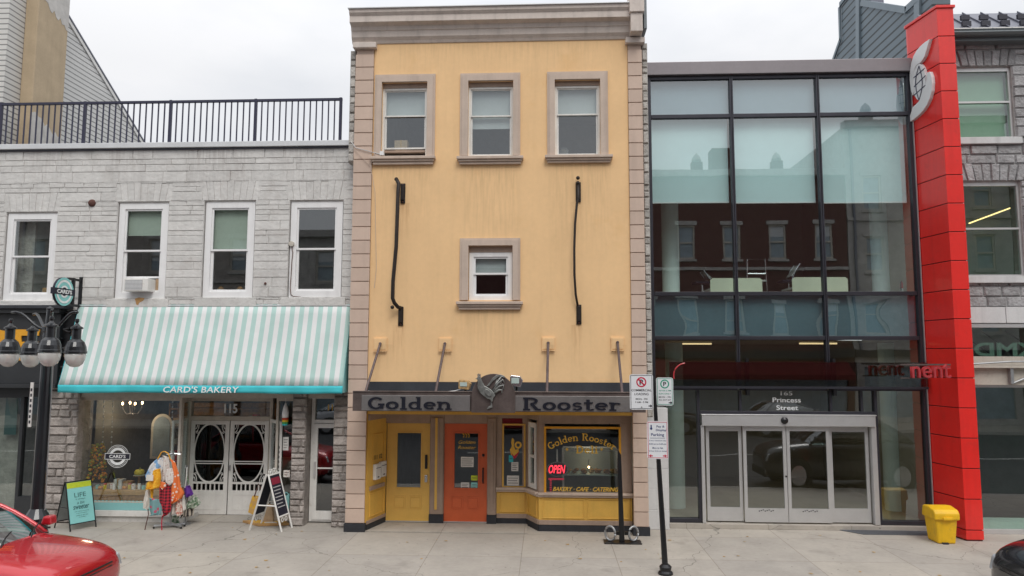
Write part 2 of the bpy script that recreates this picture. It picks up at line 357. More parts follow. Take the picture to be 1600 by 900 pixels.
# ------------------------------------------------------------------ scene graph helpers
def tag(o, label=None, cat=None, group=None, kind=None):
    if label: o['label'] = label
    if cat: o['category'] = cat
    if group: o['group'] = group
    if kind: o['kind'] = kind
    return o
def thing(name, label, cat, loc=(0, 0, 0), group=None, rz=0):
    o = bpy.data.objects.new(name, None); COL.objects.link(o); o.location = loc; o.rotation_euler = (0, 0, rz)
    o.empty_display_size = .2
    o['ox'], o['oy'], o['oz'] = (0., 0., 0.) if rz else (float(loc[0]), float(loc[1]), float(loc[2]))
    return tag(o, label, cat, group)
def off(p): return Vector((p['ox'], p['oy'], p['oz'])) if p is not None and 'ox' in p else Vector((0, 0, 0))
def link(name, me, parent):
    o = bpy.data.objects.new(name, me); COL.objects.link(o)
    if parent is not None:
        o.parent = parent
        v = off(parent)
        o['ox'], o['oy'], o['oz'] = v
    return o
def copy_tree(o, parent=None):
    c = o.copy(); COL.objects.link(c); c.parent = parent
    for ch in list(o.children): copy_tree(ch, c)
    return c

class MB:
    def __init__(s): s.v = []; s.f = []; s.t = []; s.p = []
    def add(s, vs, fs, tone=.5):
        b = len(s.v); s.p.append((b, len(s.f), len(vs), len(fs))); s.v += [Vector(q) for q in vs]; s.f += [tuple(i+b for i in f) for f in fs]; s.t += [tone]*len(fs); return s
    def box(s, x0, x1, y0, y1, z0, z1, tone=.5):
        if x0 > x1: x0, x1 = x1, x0
        if y0 > y1: y0, y1 = y1, y0
        if z0 > z1: z0, z1 = z1, z0
        return s.add([(x0,y0,z0),(x1,y0,z0),(x1,y1,z0),(x0,y1,z0),(x0,y0,z1),(x1,y0,z1),(x1,y1,z1),(x0,y1,z1)],
            [(0,3,2,1),(4,5,6,7),(0,1,5,4),(1,2,6,5),(2,3,7,6),(3,0,4,7)], tone)
    def quad(s, a, b, c, d, tone=.5): return s.add([a, b, c, d], [(0, 1, 2, 3)], tone)
    def prism(s, poly, a, b, axis='y', tone=.5):
        def mk(u, v, h): return (u, h, v) if axis == 'y' else ((h, u, v) if axis == 'x' else (u, v, h))
        n = len(poly); vs = [mk(u, v, a) for u, v in poly] + [mk(u, v, b) for u, v in poly]
        return s.add(vs, [tuple(range(n)), tuple(reversed(range(n, 2*n)))] + [(i, i+n, (i+1) % n+n, (i+1) % n) for i in range(n)], tone)
    def tube(s, pts, r, n=8, r2=None, flat=1.0):
        pts = [Vector(p) for p in pts]; k = len(pts); rings = []
        for i, p in enumerate(pts):
            d = (pts[min(i+1, k-1)] - pts[max(i-1, 0)]).normalized()
            a = Vector((0, 0, 1)) if abs(d.z) < .9 else Vector((1, 0, 0))
            u = d.cross(a).normalized(); v = d.cross(u)
            rr = r if r2 is None else r + (r2-r)*i/(k-1)
            rings.append([p + (u*cos(2*pi*j/n)*flat + v*sin(2*pi*j/n))*rr for j in range(n)])
        vs = [q for rg in rings for q in rg]
        fs = [(i*n+j, i*n+(j+1) % n, (i+1)*n+(j+1) % n, (i+1)*n+j) for i in range(k-1) for j in range(n)]
        fs += [tuple(reversed(range(n))), tuple(range((k-1)*n, k*n))]
        return s.add(vs, fs)
    def lathe(s, prof, c, n=20, axis='z'):
        vs = []
        for r, h in prof:
            for j in range(n):
                a = 2*pi*j/n; u, v = r*cos(a), r*sin(a)
                vs.append((c[0]+u, c[1]+v, c[2]+h) if axis == 'z' else ((c[0]+u, c[1]+h, c[2]+v) if axis == 'y' else (c[0]+h, c[1]+u, c[2]+v)))
        k = len(prof)
        fs = [(i*n+j, i*n+(j+1) % n, (i+1)*n+(j+1) % n, (i+1)*n+j) for i in range(k-1) for j in range(n)]
        fs += [tuple(reversed(range(n))), tuple(range((k-1)*n, k*n))]
        return s.add(vs, fs)
    def ball(s, c, r, n=12, sx=1, sy=1, sz=1):
        prof = [(r*sin(pi*i/8)+1e-4, -r*cos(pi*i/8)) for i in range(9)]
        m = MB().lathe(prof, (0, 0, 0), n)
        return s.add([(c[0]+q.x*sx, c[1]+q.y*sy, c[2]+q.z*sz) for q in m.v], m.f)
    def ring(s, c, r0, r1, d, axis='y', n=32, ex=1, ez=1):   # flat annulus with thickness d
        vs = []
        for r, h in ((r0, 0), (r1, 0), (r1, d), (r0, d)):
            for j in range(n):
                a = 2*pi*j/n; u, v = r*cos(a)*ex, r*sin(a)*ez
                vs.append((c[0]+u, c[1]+h, c[2]+v) if axis == 'y' else (c[0]+h, c[1]+u, c[2]+v))
        fs = [((i % 4)*n+j, (i % 4)*n+(j+1) % n, ((i+1) % 4)*n+(j+1) % n, ((i+1) % 4)*n+j) for i in range(4) for j in range(n)]
        return s.add(vs, fs)
    def xf(s, M):
        s.v = [M @ q for q in s.v]; return s
    def build_each(s, name, m, parent=None, **k):       # every piece added becomes an object of its own
        for b, f0, nv, nf in s.p:
            q = MB(); q.v = s.v[b:b+nv]; q.f = [tuple(i-b for i in f) for f in s.f[f0:f0+nf]]; q.t = s.t[f0:f0+nf]; q.build(name, m, parent, **k)
    def build(s, name, m, parent=None, smooth=False, bevel=0, sub=0, label=None, world=True):
        o0 = off(parent) if world else Vector((0, 0, 0))
        me = bpy.data.meshes.new(name); me.from_pydata([tuple(q-o0) for q in s.v], [], s.f); me.update()
        at = me.attributes.new('tone', 'FLOAT', 'FACE'); at.data.foreach_set('value', s.t)
        me.materials.append(MT[m] if isinstance(m, str) else m)
        import bmesh
        bm = bmesh.new(); bm.from_mesh(me); bmesh.ops.recalc_face_normals(bm, faces=bm.faces); bm.to_mesh(me); bm.free()
        if smooth: me.polygons.foreach_set('use_smooth', [True]*len(me.polygons))
        o = link(name, me, parent)
        if bevel:
            bv = o.modifiers.new('bevel', 'BEVEL'); bv.width = bevel; bv.segments = 2; bv.limit_method = 'ANGLE'; bv.angle_limit = radians(40)
        if sub:
            ss = o.modifiers.new('sub', 'SUBSURF'); ss.levels = sub; ss.render_levels = sub
        if label: o['label'] = label
        return o
def box(name, m, parent, x0, x1, y0, y1, z0, z1, bevel=0, label=None):
    return MB().box(x0, x1, y0, y1, z0, z1).build(name, m, parent, bevel=bevel, label=label)

def text(s, name, m, parent, cx, cz, y, h, w_=None, ext=.004, bold=0, shear=0, place=None, spacing=1, label=None, mirror=False, align='c'):
    """block lettering: fitted to height h and width w_, centred on (cx, cz), facing -y unless place maps (u, v, depth) elsewhere"""
    cu = bpy.data.curves.new(name, 'FONT'); cu.body = s; cu.extrude = .02; cu.offset = bold; cu.shear = shear; cu.space_character = spacing
    cu.resolution_u = 3; cu.align_x = 'CENTER'
    tmp = bpy.data.objects.new('tmp', cu); COL.objects.link(tmp)
    dg = bpy.context.evaluated_depsgraph_get(); dg.update()
    me = bpy.data.meshes.new_from_object(tmp.evaluated_get(dg)); bpy.data.objects.remove(tmp); bpy.data.curves.remove(cu)
    xs = [v.co.x for v in me.vertices]; ys = [v.co.y for v in me.vertices]
    x0, x1, y0, y1 = min(xs), max(xs), min(ys), max(ys)
    sy = h/(y1-y0); sx = w_/(x1-x0) if w_ else sy
    if mirror: sx = -sx
    o0 = off(parent)
    for v in me.vertices:
        u = (v.co.x-(x0+x1)/2)*sx; q = (v.co.y-(y0+y1)/2)*sy; dd = (v.co.z+.02)/.04*ext
        if align == 'l': u = (v.co.x-x0)*sx
        p = place(u, q, dd) if place else (cx+u, y-dd, cz+q)
        v.co = Vector(p)-o0
    me.materials.clear(); me.materials.append(MT[m] if isinstance(m, str) else m)
    o = link(name, me, parent)
    if label: o['label'] = label
    return o

# slab-serif sign lettering drawn from strokes: (x0,z0,x1,z1,thickness) bars and ('e',cx,cz,rx,rz,th,a0,a1) arcs
GL = {
 'G': (1.02, [('e', .5, .5, .40, .42, .2, 40, 325), (.62, .40, 1.0, .40, .14), (.84, .06, .84, .42, .2)]),
 'R': (1.08, [(.2, 0, .2, 1, .22), (.02, .06, .42, .06, .12), (.02, .94, .5, .94, .12), ('e', .45, .73, .33, .21, .18, -92, 92), (.5, .5, .8, .08, .2), (.72, .06, 1.04, .06, .12)]),
 'o': (.78, [('e', .39, .33, .29, .25, .19, 0, 360)]),
 'l': (.46, [(.23, 0, .23, 1, .21), (.03, .05, .44, .05, .1), (.04, .95, .24, .95, .1)]),
 'd': (.84, [('e', .36, .33, .27, .25, .17, 0, 360), (.62, 0, .62, 1, .2), (.45, .95, .62, .95, .1), (.62, .05, .82, .05, .1)]),
 'e': (.74, [('e', .38, .33, .28, .25, .17, 0, 315), (.12, .34, .64, .34, .1)]),
 'n': (.92, [(.2, 0, .2, .64, .19), (.02, .05, .4, .05, .1), (.02, .6, .2, .6, .1), ('e', .46, .38, .24, .2, .17, 5, 170), (.7, 0, .7, .42, .19), (.52, .05, .9, .05, .1)]),
 's': (.62, [('e', .31, .46, .20, .13, .14, 20, 270), ('e', .31, .2, .21, .14, .14, -160, 90)]),
 't': (.58, [(.25, .08, .25, .86, .19), (.02, .6, .52, .6, .1), ('e', .4, .14, .14, .09, .12, 190, 350)]),
 'r': (.66, [(.2, 0, .2, .64, .19), (.02, .05, .42, .05, .1), (.02, .6, .2, .6, .1), ('e', .44, .42, .2, .16, .16, 30, 170)]),
 'D': (1.0, [(.2, 0, .2, 1, .22), (.02, .06, .4, .06, .12), (.02, .94, .4, .94, .12), ('e', .36, .5, .48, .43, .2, -90, 90)]),
 'i': (.44, [(.22, 0, .22, .62, .2), (.02, .05, .42, .05, .1), (.04, .59, .22, .59, .1), (.22, .76, .22, .94, .2)]),
 '*': (.7, [(.35, .2, .35, .7, .1), (.12, .33, .58, .57, .1), (.12, .57, .58, .33, .1)]),
 ' ': (.5, []),
}
def slab_width(s, gap=.06): return sum(GL[c][0]+gap for c in s)-gap
def slab(s, name, m, parent, place, h, wscale=1.0, gap=.06, ext=.012, label=None):
    mb = MB(); x = 0; k = 0
    for c in s:
        wd, st = GL[c]
        for q in st:
            k += 1; e = ext + (k % 7)*.0004
            if q[0] == 'e':
                _, cx, cz, rx, rz, th, a0, a1 = q; n = max(4, int(abs(a1-a0)/18)); pi_, po = [], []
                for i in range(n+1):
                    a = radians(a0+(a1-a0)*i/n); thk = th*(.62+.38*abs(cos(a)))
                    po.append((x+cx+cos(a)*(rx+thk/2), cz+sin(a)*(rz+thk/2))); pi_.append((x+cx+cos(a)*(rx-thk/2), cz+sin(a)*(rz-thk/2)))
                for i in range(n):
                    pl = [po[i], po[i+1], pi_[i+1], pi_[i]]; seg(mb, pl, place, h, wscale, e)
            else:
                x0, z0, x1, z1, th = q; dx, dz = x1-x0, z1-z0; L = sqrt(dx*dx+dz*dz); nx, nz_ = -dz/L*th/2, dx/L*th/2
                seg(mb, [(x+x0+nx, z0+nz_), (x+x1+nx, z1+nz_), (x+x1-nx, z1-nz_), (x+x0-nx, z0-nz_)], place, h, wscale, e)
        x += wd+gap
    return mb.build(name, m, parent, label=label)
def seg(mb, pl, place, h, ws, e):
    vs = [place(u*h*ws, v*h, 0) for u, v in pl] + [place(u*h*ws, v*h, e) for u, v in pl]
    mb.add(vs, [(0, 1, 2, 3), (7, 6, 5, 4), (0, 4, 5, 1), (1, 5, 6, 2), (2, 6, 7, 3), (3, 7, 4, 0)])

# wall sheet in the xz plane, from y0 (front) to y1 (back), with rectangular openings
def wall(mb, x0, x1, z0, z1, holes, y0, y1, tone=.5):
    xs = sorted({x0, x1, *[q for h in holes for q in h[:2] if x0 < q < x1]}); zs = sorted({z0, z1, *[q for h in holes for q in h[2:4] if z0 < q < z1]})
    def solid(i, j):
        if not (0 <= i < len(xs)-1 and 0 <= j < len(zs)-1): return False
        cx, cz = (xs[i]+xs[i+1])/2, (zs[j]+zs[j+1])/2
        return not any(h[0] < cx < h[1] and h[2] < cz < h[3] for h in holes)
    for i in range(len(xs)-1):
        for j in range(len(zs)-1):
            if not solid(i, j): continue
            a, b, c, d = xs[i], xs[i+1], zs[j], zs[j+1]
            mb.quad((a,y0,c),(b,y0,c),(b,y0,d),(a,y0,d), tone); mb.quad((a,y1,d),(b,y1,d),(b,y1,c),(a,y1,c), tone)
            if not solid(i-1, j): mb.quad((a,y0,c),(a,y0,d),(a,y1,d),(a,y1,c), tone)
            if not solid(i+1, j): mb.quad((b,y0,c),(b,y1,c),(b,y1,d),(b,y0,d), tone)
            if not solid(i, j-1): mb.quad((a,y0,c),(a,y1,c),(b,y1,c),(b,y0,c), tone)
            if not solid(i, j+1): mb.quad((a,y0,d),(b,y0,d),(b,y1,d),(a,y1,d), tone)
    return mb
def stone(mb, x0, x1, z0, z1, y, proud, cham, rnd):
    g = cham; p = y-proud*(0.6+.8*rnd.random()); j = lambda: rnd.uniform(-.25, .25)*g; t = rnd.random()
    a = [(x0, y, z0), (x1, y, z0), (x1, y, z1), (x0, y, z1)]
    b = [(x0+g+j(), p, z0+g+j()), (x1-g+j(), p, z0+g+j()), (x1-g+j(), p, z1-g+j()), (x0+g+j(), p, z1-g+j())]
    mb.add(a+b, [(4, 5, 6, 7), (0, 1, 5, 4), (1, 2, 6, 5), (2, 3, 7, 6), (3, 0, 4, 7)], t)
def courses(mb, x0, x1, z0, z1, holes, y, hr, wr, gap=.01, proud=.02, cham=.012, seed=1):
    rnd = random.Random(seed); zs = [z0]
    marks = sorted({q for h in holes for q in h[2:4] if z0 < q < z1} | {z1})
    while zs[-1] < z1-1e-4:
        nx = zs[-1]+rnd.uniform(*hr); mk = next((q for q in marks if q > zs[-1]+1e-4), z1)
        if nx > mk-hr[0]*.6: nx = mk
        zs.append(nx)
    for a, b in zip(zs, zs[1:]):
        iv = [(x0, x1)]
        for h in holes:
            if h[2] < (a+b)/2 < h[3]:
                iv = [q for u, v in iv for q in ((u, min(v, h[0])), (max(u, h[1]), v)) if q[1]-q[0] > .02]
        for u, v in iv:
            x = u
            while x < v-1e-4:
                wd = rnd.uniform(*wr)*(.7+.6*(b-a)/hr[1]); nx = x+wd
                if v-nx < wr[0]*.6: nx = v
                stone(mb, x+gap/2, nx-gap/2, a+gap/2, b-gap/2, y, proud, cham, rnd); x = nx
def arch_stones(mb, x0, x1, z0, z1, y, n, fan=.12, proud=.02, cham=.01, gap=.01, seed=3, rise=0):
    rnd = random.Random(seed); wd = (x1-x0)/n
    for i in range(n):
        u0, u1 = i/n, (i+1)/n; t = rnd.random(); p = y-proud*(.6+.7*rnd.random()); g = cham
        bx0, bx1 = x0+wd*i+gap/2, x0+wd*(i+1)-gap/2
        tx0, tx1 = bx0+(u0-.5)*fan*2, bx1+(u1-.5)*fan*2
        top = z1+rnd.uniform(-.03, .02); bz = z0+rise*(1-(2*(u0+u1)/2-1)**2)
        mb.add([(bx0, y, bz), (bx1, y, bz), (tx1, y, top), (tx0, y, top), (bx0+g, p, bz+g), (bx1-g, p, bz+g), (tx1-g, p, top-g), (tx0+g, p, top-g)],
               [(4, 5, 6, 7), (0, 1, 5, 4), (1, 2, 6, 5), (2, 3, 7, 6), (3, 0, 4, 7)], t)

def frame_mb(x0, x1, z0, z1, y0, y1, wd, wb=None, wt=None):
    mb = MB(); wb = wd if wb is None else wb; wt = wd if wt is None else wt
    wall(mb, x0, x1, z0, z1, [(x0+wd, x1-wd, z0+wb, z1-wt)], y0, y1); return mb
def sash_window(parent, x0, x1, z0, z1, y, zr, jamb=.07, sash=.045, m='white_pvc', pane='glass', blind=None, head=None, rail_low=None, zb_open=None):
    """double hung window set in an opening; zr = height of the meeting rail; blind = (bottom z, material) on the room side"""
    w_ = frame_mb(x0, x1, z0, z1, y, y+.09, jamb, wt=head).build('window', m, parent, bevel=.006)
    ax, bx, az, bz = x0+jamb, x1-jamb, z0+jamb, z1-(head or jamb)
    zl = az if zb_open is None else zb_open
    frame_mb(ax, bx, zr-.015, bz, y+.025, y+.055, sash*.75).build('sash', m, w_, bevel=.003)
    frame_mb(ax, bx, zl, zr+.028, y+.056, y+.088, sash).build('sash', m, w_, bevel=.003)
    MB().quad((ax, y+.04, zr), (bx, y+.04, zr), (bx, y+.04, bz), (ax, y+.04, bz)).build('pane', pane, w_)
    MB().quad((ax, y+.072, zl), (bx, y+.072, zl), (bx, y+.072, zr), (ax, y+.072, zr)).build('pane', pane, w_)
    if blind: MB().box(ax+.01, bx-.01, y+.13, y+.136, blind[0], bz).build('blind', blind[1], w_)
    return w_
def room(parent, x0, x1, y0, y1, z0, z1, m='dim_room', name='room_lining'):
    mb = MB(); a, b, c, d, e, f = x0, x1, y0, y1, z0, z1
    mb.quad((a,d,e),(b,d,e),(b,d,f),(a,d,f)); mb.quad((a,c,e),(a,d,e),(a,d,f),(a,c,f)); mb.quad((b,c,e),(b,d,e),(b,d,f),(b,c,f))
    mb.quad((a,c,e),(b,c,e),(b,d,e),(a,d,e)); mb.quad((a,c,f),(b,c,f),(b,d,f),(a,d,f))
    return mb.build(name, m, parent)

# ================================================================== GROUND
def pavement_mat():
    m = MT['concrete']; n = m.node_tree.nodes; l = m.node_tree.links; b = n['Principled BSDF']
    g = n.new('ShaderNodeNewGeometry'); br = n.new('ShaderNodeTexBrick'); mp = n.new('ShaderNodeMapping')
    mp.inputs['Location'].default_value = (.45, .05, 0); l.new(g.outputs['Position'], mp.inputs[0]); l.new(mp.outputs[0], br.inputs['Vector'])
    br.offset = 0; br.inputs['Scale'].default_value = 1; br.inputs['Brick Width'].default_value = 1.66; br.inputs['Row Height'].default_value = 1.62
    br.inputs['Mortar Size'].default_value = .007; br.inputs['Mortar Smooth'].default_value = .2
    br.inputs['Color1'].default_value = (1.05, 1.04, 1.02, 1); br.inputs['Color2'].default_value = (.93, .93, .94, 1); br.inputs['Mortar'].default_value = (.66, .63, .60, 1)
    src = b.inputs['Base Color'].links[0].from_socket
    mu = n.new('ShaderNodeMix'); mu.data_type = 'RGBA'; mu.blend_type = 'MULTIPLY'; mu.inputs[0].default_value = 1
    l.new(src, mu.inputs[6]); l.new(br.outputs[0], mu.inputs[7])
    # small gum and grit spots
    v = n.new('ShaderNodeTexVoronoi'); v.inputs['Scale'].default_value = 4.5; l.new(g.outputs['Position'], v.inputs['Vector'])
    q = n.new('ShaderNodeMath'); q.operation = 'LESS_THAN'; q.inputs[1].default_value = .07; l.new(v.outputs['Distance'], q.inputs[0])
    m2 = n.new('ShaderNodeMix'); m2.data_type = 'RGBA'; l.new(q.outputs[0], m2.inputs[0]); l.new(mu.outputs[2], m2.inputs[6]); m2.inputs[7].default_value = (.2, .185, .17, 1)
    # hairline cracks
    nzc = n.new('ShaderNodeTexNoise'); nzc.inputs['Scale'].default_value = 1.3; nzc.inputs['Detail'].default_value = 6; l.new(g.outputs['Position'], nzc.inputs['Vector'])
    ds = n.new('ShaderNodeVectorMath'); ds.operation = 'MULTIPLY_ADD'; l.new(nzc.outputs['Color'], ds.inputs[0]); ds.inputs[1].default_value = (.9, .9, 0); l.new(g.outputs['Position'], ds.inputs[2])
    vc = n.new('ShaderNodeTexVoronoi'); vc.feature = 'DISTANCE_TO_EDGE'; vc.inputs['Scale'].default_value = .21; l.new(ds.outputs[0], vc.inputs['Vector'])
    qc = n.new('ShaderNodeMath'); qc.operation = 'LESS_THAN'; qc.inputs[1].default_value = .0011; l.new(vc.outputs['Distance'], qc.inputs[0])
    m3 = n.new('ShaderNodeMix'); m3.data_type = 'RGBA'; l.new(qc.outputs[0], m3.inputs[0]); l.new(m2.outputs[2], m3.inputs[6]); m3.inputs[7].default_value = (.22, .205, .18, 1)
    l.new(m3.outputs[2], b.inputs['Base Color'])
pavement_mat()
def ground(name, m, x0, x1, y0, y1, z0, z1):
    return tag(box(name, m, None, x0, x1, y0, y1, z0, z1), kind='structure')
ground('ground', 'asphalt', -150, 150, -150, 150, -.6, -.3)
ground('road', 'asphalt', -80, 80, -20, -3.85, -.29, -.14)
ground('sidewalk', 'concrete', -80, 80, -3.7, 9, -.25, 0)
ground('kerb', 'kerb', -80, 80, -3.85, -3.703, -.28, .004)
ground('far_sidewalk', 'concrete', -80, 80, -25, -20.15, -.28, 0)
ground('far_kerb', 'kerb', -80, 80, -20.147, -20, -.28, .004)
mb = MB()
for i in range(6): mb.box(-30+i*9, -27+i*9, -11.6, -11.48, -.138, -.134)
tag(mb.build('lane_marking', 'white_paint'), kind='structure')

# ================================================================== YELLOW STUCCO BUILDING
xa, xb = -3.66, 1.72                       # stucco field
ZT = 10.16
yb = thing('stucco_building', 'narrow three storey yellow stucco building with taupe window surrounds and heavy cornice', 'building', ((xa+xb)/2, 0, 0))
# openings: x0, x1, z0, z1
O3 = [R(596.5, 129, 667.5, 245, 0), R(731.5, 127, 802, 244, 0), R(867, 125, 938, 243, 0)]
O2 = R(732, 384, 801, 469, 0)
ZH = 2.47                                   # shopfront opening head
holes = O3+[O2, (xa+.0, xb, -1, ZH)]
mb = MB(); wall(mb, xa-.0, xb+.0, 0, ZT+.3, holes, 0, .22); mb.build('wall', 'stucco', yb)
# body behind: side walls, roof
mb = MB(); mb.box(-4.02, -3.72, .22, 11, 0, 10.0); mb.box(1.78, 2.0, .22, 11, 0, 10.0); mb.box(-3.72, 1.78, 10.8, 11, 0, 10.0); mb.build('side_wall', 'side_stone', yb)
box('roof', 'deck', yb, -3.72, 1.78, .22, 10.8, 9.75, 9.85)
room(yb, -3.7, 1.76, .23, 4.2, 6.9, 9.7); room(yb, -3.7, 1.76, .23, 4.2, 3.4, 6.6)
# rough stone margins left and right of the pilasters
for k, (a, b, z0, z1) in enumerate(((-4.19, -4.05, 7.6, 10.05), (2.01, 2.14, 2.3, 10.1))):
    mb = MB(); mb.box(a, b, .06, .3, z0, z1, .3); courses(mb, a, b, z0, z1, [], .06, (.12, .28), (.3, .5), .012, .035, .02, 11+k); mb.build('stone_margin', 'side_stone', yb)
mb = MB(); mb.box(2.01, 2.5, .5, .8, 0, 2.45); courses(mb, 2.01, 2.5, 0, 2.45, [], .5, (.3, .45), (.4, .6), .006, .006, .006, 5); mb.build('block_pier', 'pale_stone', yb)
# pilasters built of rusticated blocks
for (px0, px1, x0, x1) in ((0, 0, -4.05, xa), (0, 0, xb, 2.01)):
    mb = MB(); rnd = random.Random(int(x0*10)); z = .17; mb.box(x0+.012, x1-.012, -.02, .2, 0.0, ZT-.12, .2)
    zz = [.17]
    zz += [.17+.287*i for i in range(1, 36)]
    for a, b in zip(zz, zz[1:]):
        if a > ZT-.25: break
        b = min(b, ZT-.12); mb.box(x0, x1, -.045, -.019, a+.009, b-.009, rnd.random())
    mb.build('pilaster', 'quoin', yb, bevel=.005)
    box('plinth', 'plinth', yb, x0-.02, x1+.02, -.06, .2, 0, .165, bevel=.005)
    box('pilaster_cap', 'cornice', yb, x0-.05, x1+.06, -.13, .1, ZT-.12, ZT+.0, bevel=.012)
# cornice: stepped profile (y, z) run along x
prof = [(.18, ZT+.005), (-.02, ZT+.005), (-.05, ZT+.06), (-.10, ZT+.12), (-.12, ZT+.24), (-.14, ZT+.25), (-.16, ZT+.33), (-.28, ZT+.37), (-.28, ZT+.50), (-.33, ZT+.56), (-.34, ZT+.63), (.18, ZT+.63)]
MB().prism(prof, -4.14, 1.75, 'x').build('cornice', 'cornice', yb, bevel=.006)
box('cornice_flashing', 'cap_metal', yb, -4.16, 1.745, -.37, .2, ZT+.632, ZT+.655, bevel=.004)
# end block of the cornice with a small chimney behind it
mb = MB(); mb.box(1.752, 2.0, -.36, .3, ZT+.02, ZT+.68); mb.box(1.73, 2.03, -.40, .35, ZT+.42, ZT+.9); mb.build('cornice_end_block', 'cornice', yb, bevel=.012)
box('parapet_flashing', 'gutter', yb, 2.035, 2.1, -.25, .6, ZT+.12, ZT+.95, bevel=.01)
def surround(o, outer, sill, parent):
    ox0, ox1, oz0, oz1 = outer
    mb = MB(); wall(mb, ox0, ox1, o[2]-.0, oz1, [(o[0], o[1], -9, o[3])], -.035, .0-.001)
    wall(mb, ox0+.045, ox1-.045, o[2], oz1-.045, [(o[0]-.001, o[1]+.001, -9, o[3]+.001)], -.062, -.034)
    wall(mb, o[0]-.05, o[1]+.05, o[2], o[3]+.05, [(o[0]-.002, o[1]+.002, -9, o[3]+.002)], -.048, -.033)
    s = mb.build('window_surround', 'trim', parent, bevel=.005)
    mb = MB(); mb.box(sill[0], sill[1], -.14, .1, sill[3]-.06, sill[3]); mb.box(sill[0]+.03, sill[1]-.03, -.105, .0, sill[3]-.105, sill[3]-.061); mb.box(sill[0]+.05, sill[1]-.05, -.07, 0, sill[2], sill[3]-.106)
    mb.build('window_sill', 'trim', parent, bevel=.008)
OUT3 = [R(585.5, 117, 680, 246, 0), R(719, 115, 813, 246, 0), R(855, 112.5, 950, 244, 0)]
SL3 = [R(580, 246, 681, 258, 0), R(714.5, 246, 818, 257.5, 0), R(851.5, 244, 957, 255, 0)]
RAIL3 = [182, 181.5, 179]
for i in range(3):
    o = O3[i]; surround(o, OUT3[i], SL3[i], yb)
    zr = ZZ((600, 766, 903)[i], RAIL3[i], .1)
    bl = [(zr+.02, 'blind_grey'), (zr-.25, 'blind_grey'), (zr+.0, 'blind_grey')][i]
    zb = o[2]+(.16 if i == 0 else .0)+.04
    sash_window(yb, o[0], o[1], o[2], o[3]-.10, .07, zr, jamb=.045, sash=.035, m='white_paint', blind=bl, zb_open=zb)
    box('window_head', 'brown_trim', yb, o[0], o[1], .05, .16, o[3]-.099, o[3])
surround(O2, R(718.5, 372.5, 813, 472, 0), R(713.5, 471.5, 817, 484, 0), yb)
box('window_head', 'brown_trim', yb, O2[0], O2[1], .05, .16, O2[3]-.13, O2[3])
sash_window(yb, O2[0]+.01, O2[1]-.01, O2[2], O2[3]-.13, .06, ZZ(766, 428, .1), jamb=.09, sash=.05, blind=(ZZ(766, 428, .1)+.03, 'blind_grey'))
# things seen inside the upper windows
def small_box(label, m, x0, x1, y0, y1, z0, z1, name='cardboard_box', cat='box'):
    t = thing(name, label, cat, ((x0+x1)/2, (y0+y1)/2, z0)); mb = MB().box(x0, x1, y0, y1, z0, z1); mb.build('carton', m, t, bevel=.004)
    MB().box((x0+x1)/2-.02, (x0+x1)/2+.02, y0-.002, y1+.002, z0+.01, z1+.003).build('tape_strip', 'pastry', t); return t
a = R(617, 222, 637, 236, .25); small_box('brown box on the sill inside the left top-floor window of the yellow building', 'kraft', a[0], a[1], .2, .4, O3[0][2]+.17, O3[0][2]+.42)
t = thing('white_bucket', 'white bucket standing inside the right top-floor window of the yellow building', 'bucket', (O3[2][0]+.2, .35, O3[2][2]))
MB().lathe([(.07, 0), (.09, .2), (.095, .2), (.085, .2), (.065, .02)], (O3[2][0]+.2, .35, O3[2][2]+.01), 16).build('pail', 'white_pvc', t, smooth=True)
MB().ring((O3[2][0]+.2, .30, O3[2][2]+.17), .08, .086, .004).build('handle', 'galv', t)
box('sill_board', 'brown_trim', yb, O3[0][0]+.05, O3[0][1]-.05, .08, .5, O3[0][2]+.12, O3[0][2]+.165)

# iron awning arms still hanging on the stucco
def awning_arm(label, plates, pts, flat, knob, r=.045):
    (u, v) = plates; x0, x1, z0, z1 = R(*u, 0); X0, X1, Z0, Z1 = R(*v, 0)
    t = thing('awning_bracket', label, 'bracket', ((x0+x1)/2, 0, Z0), 'old iron awning arms on the stucco wall')
    for q in ((x0, x1, z0, z1), (X0, X1, Z0, Z1)):
        mb = MB(); mb.box(q[0], q[1], -.03, 0, q[2], q[3]); mb.box(q[0]+.02, q[1]-.02, -.07, -.03, q[2]+.06, q[3]-.03)
        mb.build('wall_plate', 'iron', t, bevel=.01)
        mb = MB()
        for zz in (q[2]+.03, q[3]-.02): mb.ball(((q[0]+q[1])/2, -.035, zz), .016, 8)
        mb.build_each('bolt', 'rust', t)
    MB().tube([(XX(a, b, c), c, ZZ(a, b, c)) for a, b, c in pts], r, 8, flat=flat).build('arm', 'iron', t, smooth=True)
    mb = MB()
    for a, b, c in knob: mb.ball((XX(a, b, c), c, ZZ(a, b, c)), .04)
    mb.build_each('knob', 'iron', t, smooth=True)
awning_arm('left bent iron awning arm, broad and leaning, with rusty knobs', ((626, 287, 633.5, 318), (622.5, 479, 630.5, 509)),
    [(619, 279, -.10), (623, 287, -.12), (622, 300, -.14), (619, 385, -.18), (614, 440, -.2), (613.5, 466, -.2), (616, 473, -.18), (622, 480, -.1), (626, 481, -.05)], 1, [(619, 280, -.1), (613, 480, -.16)], .04)
awning_arm('right iron awning arm, thin bowed rod between two upright plates', ((899.5, 285, 907.5, 316), (900.5, 476, 908.5, 507)),
    [(903, 284, -.08), (903.5, 310, -.09), (901.5, 318, -.1), (898.5, 350, -.12), (897.3, 390, -.14), (897.6, 430, -.14), (899.5, 460, -.12), (902.5, 477, -.07)], .8, [(903, 278, -.08), (903, 286, -.08)], .024)
